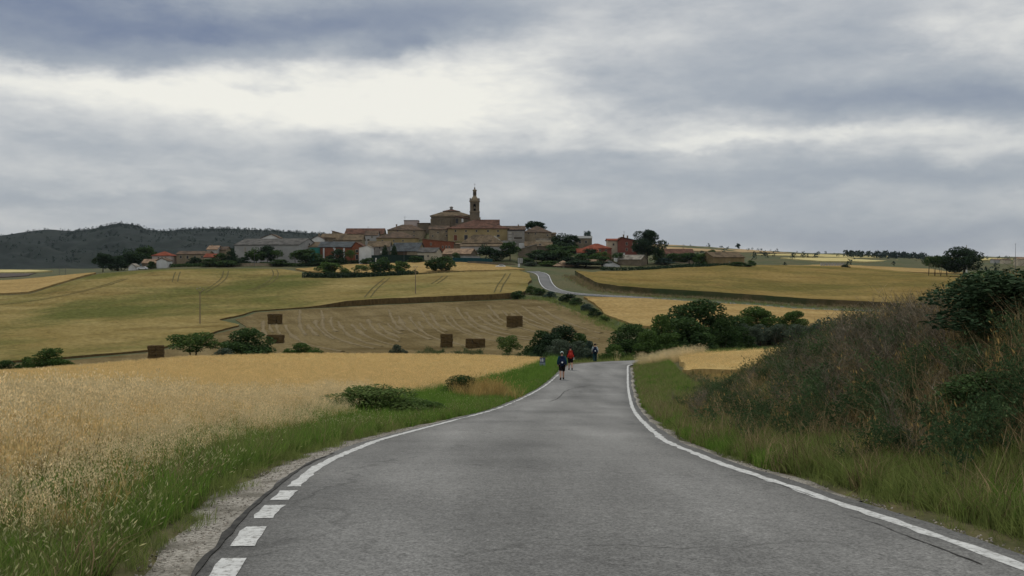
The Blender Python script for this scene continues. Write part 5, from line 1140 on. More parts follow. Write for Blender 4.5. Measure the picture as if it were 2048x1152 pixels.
def house(name, label, px0, px1, eave, ridge, d, roof='gx', depth=9.0, wall='stone', rf='brown', rot=0.0, wins=(), doors=(), chim=(), oh=.35, cat='house', ridge_px=None, roofmat=None, t=.22, base=None):
    """a building whose front wall stands at distance d, spanning photo columns px0..px1, eaves and ridge on the given rows"""
    s = d / F; W_ = (px1 - px0) * s; th = R(rot)
    w = (W_ - depth * abs(math.sin(th))) / math.cos(th) if rot else W_
    cx = ((px0 + px1) / 2 - CX) * s; off = depth / 2 * math.cos(th) + w / 2 * abs(math.sin(th)); cy = d + off
    cs = [(cx + a * w / 2, cy + b * depth / 2) for a in (-1, 1) for b in (-1, 1)]
    zb = min(g1(*c) for c in cs) - .4
    if base is not None: zb = min(zb, CZ + (YH - base) / F * d)
    # eave row holds for the front wall, ridge row for the middle of the building
    dr = d if roof == 'gy' else cy
    eh = CZ + (YH - eave) / F * d - zb; rh = CZ + (YH - ridge) / F * dr - zb
    e = empty(name, (cx, cy, zb), th); tag(e, label, cat)
    rp = None if ridge_px is None else (ridge_px - (px0 + px1) / 2) * s
    wall_mesh(roof, w, depth, eh, rh, rp).build('wall', W[wall], e)
    ro = roof_mesh(roof, w, depth, eh + .01, rh + .01, oh, t, rp).build('roof', RF[rf] if roofmat is None else roofmat, e)
    yf = -depth / 2
    def loc(px): return ((px - CX) * s - cx - (depth / 2) * math.sin(th) * (1 if rot else 0)) / math.cos(th)
    for q in wins:
        px, py, ww, hh = q[:4]; m_ = q[4] if len(q) > 4 else None
        lx = loc(px)
        if abs(lx) > w / 2 - .3: lx = math.copysign(w / 2 - .3 - ww * s / 2, lx)
        window(e, lx, CZ + (YH - (py + hh / 2)) * s - zb, ww * s, hh * s, yf, m_)
    for px, top, ww, bot in doors:
        z0 = CZ + (YH - bot) * s - zb; o = MB().box(-ww * s / 2, ww * s / 2, -.05, .05, 0, (bot - top) * s).build('door', M_DOOR, e, (loc(px), yf, z0))
    for px, top in chim:
        zt = CZ + (YH - top) / F * cy - zb; lx = loc(px); c = MB().box(-.35, .35, -.3, .3, -1.6, 0).box(-.45, .45, -.4, .4, .002, .12).build('chimney', W['stone'], ro, (lx, .4, zt))
    return e
H = house
# ---- front row, left to right
H('farmhouse', 'cream farmhouse with bright red roof at the left end of the village', 304, 341, 512, 503.5, 470, 'hip', 9, 'pink', 'red', wins=[(317, 515.5, 2, 3), (324, 515.5, 2, 3), (331, 515.5, 2, 3)])
H('garage', 'small white gabled garage below the red roofed farmhouse', 313, 334, 522, 516.5, 452, 'gy', 7, 'white', 'brown')
H('shed', 'low tan roofed shed beside the white gabled garage', 284, 314, 527, 519, 456, 'gx', 7, 'stone_dark', 'tan')
H('white_shed', 'small white gabled shed half hidden by trees at the crop edge', 257, 271, 534, 528, 448, 'gy', 5, 'white', 'pale')
H('stone_house', 'long stone house with three dark windows and brown roof', 353, 416, 509, 503, 474, 'gx', 10, 'stone', 'brown', wins=[(361.5, 514, 4, 5), (375, 514.5, 4, 6), (390, 513.5, 3, 4), (404, 514, 3, 4)])
H('cottage', 'cream cottage with small red roof right of the long stone house', 408, 430, 515, 508, 462, 'gx', 8, 'cream', 'red')
H('house', 'tan roofed house with pale wall rising behind the cream cottage', 414, 434, 499.5, 492, 496, 'gx', 9, 'offwhite', 'tan', chim=[(418, 490)])
H('house', 'brown roofed house left of the white warehouse', 433, 452, 500, 494, 500, 'gx', 9, 'stone', 'brown')
ware = H('warehouse', 'big weathered white warehouse with grey roof behind dark trees', 461, 618, 490, 478, 462, 'gx', 22, 'offwhite', 'grey', rot=-12, wins=[(484, 500, 2.5, 10, W['grey'])], doors=[(520, 505, 8, 521)])
for k, f in enumerate((-.10, .06, .22)):        # translucent roof sheets
    wv = ware.children[1]; zc = [v.co.z for v in wv.data.vertices]
MS = mat('roof_light', (.6, .6, .58))
H('white_house', 'white walled house with sloping roof just behind the warehouse', 523, 557, 476.5, 469, 512, 'gy', 9, 'white', 'brown', ridge_px=543)
H('white_house', 'small white house with chimney right of the warehouse roof', 624, 647, 478, 472, 505, 'gy', 8, 'white', 'brown', chim=[(635, 467.5)])
H('lean_to', 'grey lean-to between warehouse and brick barn', 606, 640, 494, 484, 472, 'shed', 8, 'offwhite', 'mud', wins=[(619, 489, 2, 4)])
H('sheet_store', 'green sheet metal store in front of the brick barn', 620, 636, 496.5, 495.5, 458, 'flat', 6, 'teal', 'slate', roofmat=W['teal'], oh=.05)
H('brick_barn', 'red brick barn with slate roof and pale pillars', 637, 704, 495, 484, 463, 'gx', 16, 'brick', 'slate', wins=[(668, 496.5, 3, 2.5, W['white'])], oh=.4)
H('brick_gable', 'red brick gable block joined to the slate roofed barn', 704, 728, 495, 484.5, 461, 'gy', 16, 'brick', 'redbrown', ridge_px=711, wins=[(714, 502, 5, 5), (714, 514, 5, 9)])
for k, px in enumerate((647.5, 669, 687.5)):
    pass
H('white_store', 'plain bright white store at the right end of the brick barn', 718, 742, 496, 492, 452, 'gy', 9, 'white', 'pale', ridge_px=734, oh=.1)
H('house', 'brown stone house at the left shoulder of the village', 642, 690, 476, 468, 510, 'gx', 10, 'stone_dark', 'mud', wins=[(668, 481, 3, 3), (655, 481, 2, 2)])
H('house', 'weathered house with long mud coloured roof in the left shoulder', 672, 724, 481, 470, 495, 'gx', 10, 'stone', 'mud', wins=[(700, 484, 3, 3)])
H('long_house', 'long house with old red tiled roof on the left skyline', 690, 766, 468.5, 457.5, 530, 'gx', 13, 'stone', 'redbrown', wins=[(712, 473, 2.5, 3), (724, 473, 2.5, 3)])
H('house', 'low end of the old red roof sloping down on the left skyline', 664, 692, 470, 462.5, 532, 'sidex', 10, 'stone', 'redbrown', rot=0)
H('pale_house', 'narrow pale house with dark window below the old red roof', 730, 755, 471, 462, 512, 'gx', 9, 'offwhite', 'brown', wins=[(737, 480, 4, 3), (744, 474, 2, 3)])
H('stone_house', 'grey stone house with two windows above the white store', 735, 778, 494, 483, 480, 'gx', 11, 'grey', 'mud', wins=[(759.5, 495.5, 3, 4), (748, 498, 3, 3), (762, 504, 3, 4, W['white'])])
H('yellow_house', 'yellow stone house with hipped brown roof and two small windows', 753, 832, 476.5, 464.5, 505, 'hip', 15, 'yellow', 'brown', wins=[(765, 481.5, 2.5, 3), (787.5, 481.5, 2.5, 3), (806, 481.5, 2.5, 3)])
H('stone_house', 'stone house with hipped roof below the pale rooftop box', 775, 847, 460.5, 450, 528, 'hip', 14, 'stone', 'brown', wins=[(795.5, 462, 2.5, 2.5), (828, 463.5, 3, 3), (828, 471, 3, 2)], chim=[(790, 449)])
H('rooftop_house', 'pale box-like upper storey above the brown roofs', 808, 836, 442, 441, 548, 'flat', 8, 'pink', 'brown', oh=.12)
H('house', 'dark plain house beside the pale rooftop box', 835, 859, 447.5, 446.5, 546, 'flat', 10, 'stone_dark', 'brown', oh=.2)
H('grey_shed', 'wide grey roofed farm shed in the middle of the village', 779, 846, 503, 486, 472, 'gx', 15, 'stone', 'slate', rot=-10, doors=[(803, 503, 21, 511)])
H('tool_shed', 'small beige shed with brown roof in front of the grey farm shed', 834, 881, 505, 496, 458, 'gx', 9, 'cream', 'grey', rot=-14, wins=[(856, 512, 3, 3)])
H('brick_house', 'long red brick house with four small windows', 845, 907, 484, 478.5, 486, 'sidex', 12, 'brick', 'tan', wins=[(862, 488, 2.5, 4), (885.5, 494, 2.5, 4), (892.5, 494, 2.5, 4), (898.5, 494, 2.5, 4)])
H('stone_house', 'low stone end of the brick house below the palace', 905, 922, 489, 486, 488, 'shed', 8, 'stone', 'mud')
H('stone_house', 'stone house with brown roof left of the palace', 858, 897, 459.5, 452, 520, 'gx', 9, 'stone', 'brown', wins=[(876, 465, 3, 2.5), (892.5, 463, 3, 3), (865.5, 472, 3, 3), (893, 471, 3, 3)], chim=[(863, 450)])
H('tan_barn', 'open barn with tan tiled roof near the crop edge', 884, 952, 508.5, 498, 466, 'gx', 13, 'stone_dark', 'tan', rot=-12)
H('white_wall_house', 'low white house behind the teal screens', 905, 960, 513, 511.5, 456, 'flat', 5, 'offwhite', 'pale', oh=.05)
pal = H('palace', 'large yellow stone palace with two rows of windows below the church', 896, 1016, 457.5, 440, 516, 'hip', 27, 'yellow', 'redbrown', oh=.7,
        wins=[(911, 462, 3, 3.8), (932, 462, 3, 3.8), (953, 462, 3, 3.8), (976, 462, 3, 3.8), (996, 462, 3, 3.8), (911, 475.5, 6.5, 11, M_SHUT), (932, 475, 6.5, 9.5), (976, 471.5, 4, 3.5), (996.5, 471.5, 5.5, 4)], chim=[(958, 435), (905, 452)])
H('house', 'house with reddish roof rising behind the palace roof', 940, 998, 449, 440, 536, 'gx', 10, 'stone', 'redbrown', chim=[(957, 436.5)])
H('gable_house', 'grey gabled house with twin windows in front of the palace', 922, 1006, 487, 470, 492, 'hip', 12, 'stone_dark', 'mud', wins=[(947.5, 492, 2.5, 4), (955, 492, 2.5, 4)])
H('long_shed', 'long low shed with pale wall below the gabled house', 921, 1004, 493, 489, 480, 'gx', 8, 'offwhite', 'mud')
H('ruin', 'pale crumbling stone ruin beside the palace wall', 977, 1001, 481, 472, 500, 'hip', 8, 'offwhite', 'pale', oh=.02)
H('frame_house', 'dark timber framed building with grey panels right of the palace', 1015, 1049, 461.5, 460, 512, 'flat', 10, 'grey', 'brown', roofmat=W['dark'], oh=.1,
  wins=[(1020, 466, 6, 3, W['offwhite']), (1020, 472, 6, 3, W['offwhite']), (1036, 468, 14, 4, W['grey']), (1036, 476, 16, 3, W['dark']), (1020, 478.5, 6, 4, W['offwhite'])])
H('house', 'brown roofed house behind the timber framed building', 1006, 1050, 460, 452.5, 534, 'gx', 10, 'stone_dark', 'brown', chim=[(1037, 449.5)])
H('stone_house', 'stone house with hipped roof and pale band on the right skyline', 1047, 1102, 465, 452.5, 520, 'hip', 14, 'stone', 'brown', wins=[(1057, 467, 2.5, 3), (1071, 467.5, 2.5, 3), (1095, 470.5, 3, 3)])
H('house', 'stone house half hidden by trees at the right end of the skyline', 1098, 1112, 468, 465, 524, 'shed', 9, 'stone', 'mud')
H('terrace_house', 'pale terraced house below the hipped stone house', 1072, 1102, 480, 477.5, 500, 'flat', 8, 'cream', 'pale', oh=.1, wins=[(1086, 487, 3, 6)])
H('house', 'brown stone house below the pale terrace', 1050, 1104, 493, 484, 490, 'gx', 9, 'stone_dark', 'mud', wins=[(1080, 489, 3, 3)])
H('garage', 'pale flat garage behind the round green tree', 1001, 1031, 482.5, 481, 494, 'flat', 8, 'offwhite', 'pale', oh=.05)
H('white_house', 'small bright white wall block under the timber frame', 1038, 1050, 486, 484.5, 496, 'flat', 5, 'white', 'pale', oh=.02)
H('barn', 'grey barn with slanting pale roof edge above the village sign', 1036, 1076, 500, 489, 476, 'gy', 10, 'stone_dark', 'pale', ridge_px=1073)
H('modern_house', 'flat roofed white canopy house among trees right of the skyline', 1150, 1184, 476.5, 472.5, 540, 'flat', 8, 'stone_dark', 'pale', roofmat=W['white'], oh=.2, wins=[(1160, 484, 4, 6), (1172, 484, 4, 6)])
# ---- right end
H('red_house', 'low red house with broad red hipped roof', 1166, 1223, 497.5, 488, 482, 'hip', 12, 'redpaint', 'red', wins=[(1180, 501, 3, 3), (1200, 501, 3, 3), (1212, 501, 3, 3)])
H('porch', 'red tiled porch roof in front of the low red house', 1155, 1197, 506, 498, 470, 'gx', 9, 'cream', 'red')
H('red_house', 'tall red gabled house with two chimneys beside the big tree', 1236, 1275, 482, 474.5, 486, 'gy', 12, 'redpaint', 'redbrown', ridge_px=1243, wins=[(1253.5, 487.5, 3, 5), (1253.5, 499, 3, 5), (1266.5, 490, 2.5, 6), (1266, 501, 3, 5)], chim=[(1250, 469.5), (1258, 471.5)], oh=.6)
H('beige_wing', 'beige wing with red roof left of the tall red house', 1216, 1238, 481.5, 478, 488, 'gx', 10, 'cream', 'red', oh=.5, wins=[(1227, 489, 3, 4)])
H('white_house', 'low white outbuilding below the tall red house', 1230, 1250, 506.5, 505, 474, 'flat', 6, 'white', 'pale', oh=.05)
H('stone_barn', 'roofed stone barn with pale tiles near the right crop edge', 1238, 1301, 519.5, 510.5, 452, 'gx', 12, 'stone_dark', 'pale', rot=-22)
H('white_gable_house', 'white gabled cottage with brown roof beside the dark bush', 1206, 1240, 531, 520, 444, 'gy', 9, 'white', 'brown', wins=[(1218.5, 537, 4.5, 3)], oh=.6, ridge_px=1218)
H('cottage', 'low tan roofed building behind the dark bush', 1150, 1210, 527, 519.5, 452, 'gx', 9, 'cream', 'tan')
H('bungalow', 'small house with tan roof and white porch beside the far road', 1110, 1144, 532.5, 522, 432, 'hip', 9, 'stone_dark', 'tan', oh=1.0, wins=[(1120, 538, 3, 7), (1127, 537, 3, 8, W['white'])])
H('long_barn', 'long low barn with dull red roof beyond the right trees', 1325, 1388, 508, 498.5, 520, 'gx', 12, 'stone_dark', 'redbrown', chim=[(1336, 500)])
H('adobe_barn', 'old adobe barn with gable end on the right crop skyline', 1408, 1496, 515, 505, 470, 'gx', 11, 'adobe', 'mud', rot=24, wins=[(1462, 524, 1.5, 2)])
H('distant_house', 'distant white house at the far right skyline', 2036, 2056, 518.5, 514.5, 900, 'gx', 8, 'cream', 'tan')
H('distant_house', 'tiny pale distant house among scrub at the far right', 1988, 2003, 519.5, 517.5, 1100, 'gx', 9, 'offwhite', 'tan')
H('distant_house', 'second tiny pale house in the far right scrub', 2008, 2022, 520, 517.5, 1060, 'gx', 9, 'cream', 'brown')

# pillars of the brick barn, light panels on the warehouse roof, adobe barn window
barn = bpy.data.objects['brick_barn']; bd_ = 463
for px in (647.5, 669.5, 688):
    lx = (px - 670.5) * bd_ / F; MB().box(-.35, .35, -.12, .05, 0, CZ + (YH - 496) / F * bd_ - barn.location.z).build('pillar', W['white'], barn, (lx, -8.0, 0))
wz = ware.location.z; wr = [o for o in ware.children if o.name.startswith('roof')][0]
zs = [v.co.z for v in wr.data.vertices]; ylo = min(v.co.y for v in wr.data.vertices); z_e, z_r = min(zs), max(zs)
for lx in (3.0, 7.5, 11.5):
    y0, y1 = ylo * .62, ylo * .2; zz = lambda y: z_e + (z_r - z_e) * (1 - abs(y) / abs(ylo)) + .04
    MB().add([(lx, y0, zz(y0)), (lx + 1.6, y0, zz(y0)), (lx + 1.6, y1, zz(y1)), (lx, y1, zz(y1)), (lx, y0, zz(y0) - .06), (lx + 1.6, y0, zz(y0) - .06), (lx + 1.6, y1, zz(y1) - .06), (lx, y1, zz(y1) - .06)],
             [[0, 1, 2, 3], [7, 6, 5, 4], [0, 4, 5, 1], [1, 5, 6, 2], [2, 6, 7, 3], [3, 7, 4, 0]]).build('roof_light', MS, wr)
# ---- church: body, stepped roof, octagonal lantern storey
def church():
    d = 542.0; s = d / F; xc = ((862 + 942) / 2 - CX) * s; w = 80 * s; dep = 20.0
    z0 = g1(xc, d + 6) - 6.0; zf = lambda row: CZ + (YH - row) * s - z0
    e = empty('church', (xc, d + dep / 2, z0)); tag(e, 'stone church with stepped tiled roofs crowning the village', 'church')
    eh = zf(433.5); MB().box(-w / 2, w / 2, -dep / 2, dep / 2, 0, eh).build('wall', W['stone_dark'], e)
    # cornice
    MB().box(-w / 2 - .5, w / 2 + .5, -dep / 2 - .5, dep / 2 + .5, eh + .002, eh + .55).build('cornice', W['stone'], e)
    r1 = MB(); rr = zf(423); X0, X1 = -w / 2 - .8, w / 2 + .8; cxl = (900.5 - 902) * s; hw = 19 * s; Y0, Y1 = -dep / 2 - .8, dep / 2 + .8; hy = 5.2
    r1.add([(X0, Y0, eh + .56), (X1, Y0, eh + .56), (X1, Y1, eh + .56), (X0, Y1, eh + .56), (cxl - hw, -hy, rr), (cxl + hw, -hy, rr), (cxl + hw, hy, rr), (cxl - hw, hy, rr)], [[3, 2, 1, 0], [4, 5, 6, 7], [0, 1, 5, 4], [1, 2, 6, 5], [2, 3, 7, 6], [3, 0, 4, 7]])
    r1.build('roof', RF['mud'], e)
    dr = MB().lathe([(18.2 * s, rr - 1.5), (18.2 * s, zf(421.5)), (19.2 * s, zf(421.2)), (19.2 * s, zf(420.6))], 8, cxl, 0, R(22.5)).build('drum', W['stone_dark'], e)
    MB().lathe([(19.6 * s, zf(420.55)), (4.2 * s, zf(417)), (3.8 * s, zf(416.6))], 8, cxl, 0, R(22.5)).build('drum_roof', RF['redbrown'], dr)
    ln = MB().lathe([(3.0 * s, zf(417.3)), (3.0 * s, zf(413)), (4.4 * s, zf(412.8)), (4.4 * s, zf(412.2)), (2.0 * s, zf(410.8)), (.3 * s, zf(410.3))], 8, cxl, 0, R(22.5)).build('lantern', W['grey'], e)
    # transept on the right with arched window
    tx0, tx1 = (911 - 902) * s, (943 - 902) * s
    tr = MB().add([(tx0, -dep / 2 - 3, 0), (tx1, -dep / 2 - 3, 0), (tx1, -dep / 2, 0), (tx0, -dep / 2, 0), (tx0, -dep / 2 - 3, zf(433.0)), (tx1, -dep / 2 - 3, zf(440)), (tx1, -dep / 2, zf(439.0)), (tx0, -dep / 2, zf(432.0))], [[3, 2, 1, 0], [4, 5, 6, 7], [0, 1, 5, 4], [1, 2, 6, 5], [2, 3, 7, 6], [3, 0, 4, 7]]).build('transept', W['stone_dark'], e)
    MB().add([(tx0 - .2, -dep / 2 - 3.5, zf(432.9)), (tx1 + .4, -dep / 2 - 3.5, zf(439.9)), (tx1 + .4, -dep / 2, zf(438.6)), (tx0 - .2, -dep / 2, zf(431.6)), (tx0 - .2, -dep / 2 - 3.5, zf(431.6)), (tx1 + .4, -dep / 2 - 3.5, zf(438.6)), (tx1 + .4, -dep / 2, zf(437.4)), (tx0 - .2, -dep / 2, zf(430.4))], [[3, 2, 1, 0], [4, 5, 6, 7], [0, 1, 5, 4], [1, 2, 6, 5], [2, 3, 7, 6], [3, 0, 4, 7]]).build('roof', RF['redbrown'], tr)
    wx = (925.5 - 902) * s; b = MB(); r = 1.9 * s; zb, zt = zf(445), zf(439.5)
    poly = [(wx - r, zb), (wx + r, zb)] + [(wx + r * math.cos(a), zt + r * math.sin(a)) for a in np.linspace(0, math.pi, 7)]
    b.quadprism(poly, -dep / 2 - 3.12, -dep / 2 - 2.9).build('window', W['white'], tr)
    bx = (914.5 - 902) * s; r = 2.6 * s; zb, zt = zf(447), zf(440); poly = [(bx - r, zb), (bx + r, zb)] + [(bx + r * math.cos(a), zt + r * math.sin(a)) for a in np.linspace(0, math.pi, 7)]
    MB().quadprism(poly, -dep / 2 - 3.1, -dep / 2 - 2.9).build('window', M_PANE, tr)
    # buttresses
    for px in (863, 880, 898): MB().box((px - 902) * s - .5, (px - 902) * s + .5, -dep / 2 - .7, -dep / 2, 0, eh - 1.2).build('buttress', W['stone_dark'], e)
church()
def tower():
    d = 536.0; s = d / F; xc = (949 - CX) * s; z0 = g1(xc, d) - 1; zf = lambda row: CZ + (YH - row) * s - z0
    e = empty('church_tower', (xc, d + 3, z0)); tag(e, 'tall stone bell tower with dome, lantern and cross', 'tower'); h = 9.6 * s
    st = W['stone_dark']
    sh = MB().box(-h, h, -h, h, 0, zf(423.6)).build('shaft', st, e)
    MB().box(-h * 1.08, h * 1.08, -h * 1.08, h * 1.08, zf(423.6) + .002, zf(422.6)).build('string_course', W['stone'], e)
    # belfry as chamfered block with arched openings
    hb = h * .96; c = h * .28; zb, zt = zf(422.6) + .003, zf(403)
    ring = [(-hb + c, -hb), (hb - c, -hb), (hb, -hb + c), (hb, hb - c), (hb - c, hb), (-hb + c, hb), (-hb, hb - c), (-hb, -hb + c)]
    # front and back wall split around the opening
    ow = h * .26; oz0, oz1 = zf(421.5), zf(409.5)
    b = MB()
    for sx_ in (-1, 1):
        xs = sorted((sx_ * ow, sx_ * (hb - c))); b.box(xs[0], xs[1], -hb, hb, zb, zt)
        xs = sorted((sx_ * (hb - c), sx_ * hb)); b.add([(sx_ * (hb - c), -hb, zb), (sx_ * hb, -hb + c, zb), (sx_ * hb, hb - c, zb), (sx_ * (hb - c), hb, zb), (sx_ * (hb - c), -hb, zt), (sx_ * hb, -hb + c, zt), (sx_ * hb, hb - c, zt), (sx_ * (hb - c), hb, zt)], [[0, 1, 2, 3], [4, 5, 6, 7], [0, 1, 5, 4], [1, 2, 6, 5], [2, 3, 7, 6]])
    b.box(-ow, ow, -hb, hb, zb, oz0)
    arch = [(-ow, zt), (-ow, oz1)] + [(-ow * math.cos(a), oz1 + ow * math.sin(a)) for a in np.linspace(0, math.pi, 9)[1:-1]] + [(ow, oz1), (ow, zt)]
    b.quadprism(arch, -hb, hb)
    bel = b.build('belfry', st, e)
    MB().box(-ow * 1.3, ow * 1.3, .2, .5, oz0, oz1 + ow).build('inner_shade_sheet', W['dark'], bel)  # added dark sheet stands in for the shade inside the belfry
    MB().lathe([(.05, zf(412.6)), (.35, zf(412.9)), (.55, zf(414.6)), (.8, zf(416.2)), (.85, zf(416.6))], 12, 0, -hb * .55).build('bell', mat('bronze', (.16, .14, .11), (.2, .17, .13), scale=3, rough=.5), bel)
    MB().box(-h * 1.1, h * 1.1, -h * 1.1, h * 1.1, zt + .002, zf(401.6)).build('cornice', W['stone'], e)
    for a in (-1, 1):
        for q in (-1, 1): MB().lathe([(h * .17, zf(401.6)), (h * .17, zf(399.2)), (h * .10, zf(398.6)), (h * .2, zf(397.4)), (h * .16, zf(396.4)), (.02, zf(395.6))], 8, a * h * .88, q * h * .88).build('pinnacle', W['grey'], e)
    MB().lathe([(h * .86, zf(401.55)), (h * .84, zf(399)), (h * .74, zf(396.6)), (h * .58, zf(394.2)), (h * .44, zf(392.6)), (h * .40, zf(391.6))], 8, 0, 0, R(22.5)).build('dome', W['stone'], e)
    la = MB().lathe([(h * .40, zf(391.6)), (h * .36, zf(391)), (h * .36, zf(382)), (h * .46, zf(381.4)), (h * .46, zf(379.2)), (h * .36, zf(378.6)), (h * .14, zf(377.8))], 8, 0, 0, R(22.5)).build('lantern', st, e)
    for k in range(8):
        a = math.pi / 4 * k; MB().box(-.18, .18, -.06, .06, zf(390), zf(383.5)).build('lantern_opening', W['dark'], la, (0, 0, 0)).matrix_local = Matrix.Rotation(a, 4, 'Z') @ Matrix.Translation((0, -h * .345, 0))
    MB().lathe([(h * .14, zf(378)), (h * .12, zf(376.4)), (h * .17, zf(375.6)), (h * .10, zf(374.2)), (.05, zf(373))], 8).build('finial', st, e)
    cr = MB().box(-.05, .05, -.05, .05, zf(373.1), zf(365.6)); cr.box(-.5, .5, -.045, .045, zf(368), zf(367.6)); cr.build('cross', M_METAL, e)
tower()
# ---- walls, screens and yard fences
def wallrun(name, label, pix, d, h_rows, m_, cat='wall', th=.4, d2=None):
    e = None; b = MB(); pts = []
    for i, px in enumerate(pix):
        dd = d if d2 is None else d + (d2 - d) * i / (len(pix) - 1); x = (px - CX) / F * dd; pts.append((x, dd, g1(x, dd), CZ + (YH - h_rows[i]) / F * dd))
    o = pts[len(pts) // 2]
    for (x0, y0, g0, t0), (x1, y1, g_1, t1) in zip(pts[:-1], pts[1:]):
        b.add([(x0 - o[0], y0 - o[1], g0 - .5 - o[2]), (x1 - o[0], y1 - o[1], g_1 - .5 - o[2]), (x1 - o[0], y1 - o[1] + th, g_1 - .5 - o[2]), (x0 - o[0], y0 - o[1] + th, g0 - .5 - o[2]),
               (x0 - o[0], y0 - o[1], t0 - o[2]), (x1 - o[0], y1 - o[1], t1 - o[2]), (x1 - o[0], y1 - o[1] + th, t1 - o[2]), (x0 - o[0], y0 - o[1] + th, t0 - o[2])], [[3, 2, 1, 0], [4, 5, 6, 7], [0, 1, 5, 4], [1, 2, 6, 5], [2, 3, 7, 6], [3, 0, 4, 7]])
    return tag(b.build(name, m_, None, o[:3]), label, cat)
wallrun('garden_wall', 'rough stone wall along the crop top below the village', [935, 965, 1000, 1035], 440, [522.5, 523, 525, 529], W['stone_dark'])
wallrun('screen_fence', 'dark green screen fence in front of the grey farm shed', [743, 780, 815, 848], 452, [510.5, 510, 510, 510.5], mat('dark_screen', (.012, .026, .02), (.02, .034, .028), scale=1), 'fence', .2)
wallrun('screen_fence', 'teal screen fence below the tan barn', [906, 930, 960, 985], 447, [515.5, 515.5, 516, 518], mat('teal_screen', (.012, .05, .055), (.02, .065, .07), scale=1), 'fence', .2)
wallrun('garden_wall', 'long low stone wall along the top of the right crop slope', [1300, 1350, 1400], 452, [538.5, 536, 533.5], W['stone_dark'], d2=474)
wallrun('garden_wall', 'low pale wall below the warehouse trees', [440, 480, 520, 545], 446, [527, 526.5, 526, 527], W['stone'])
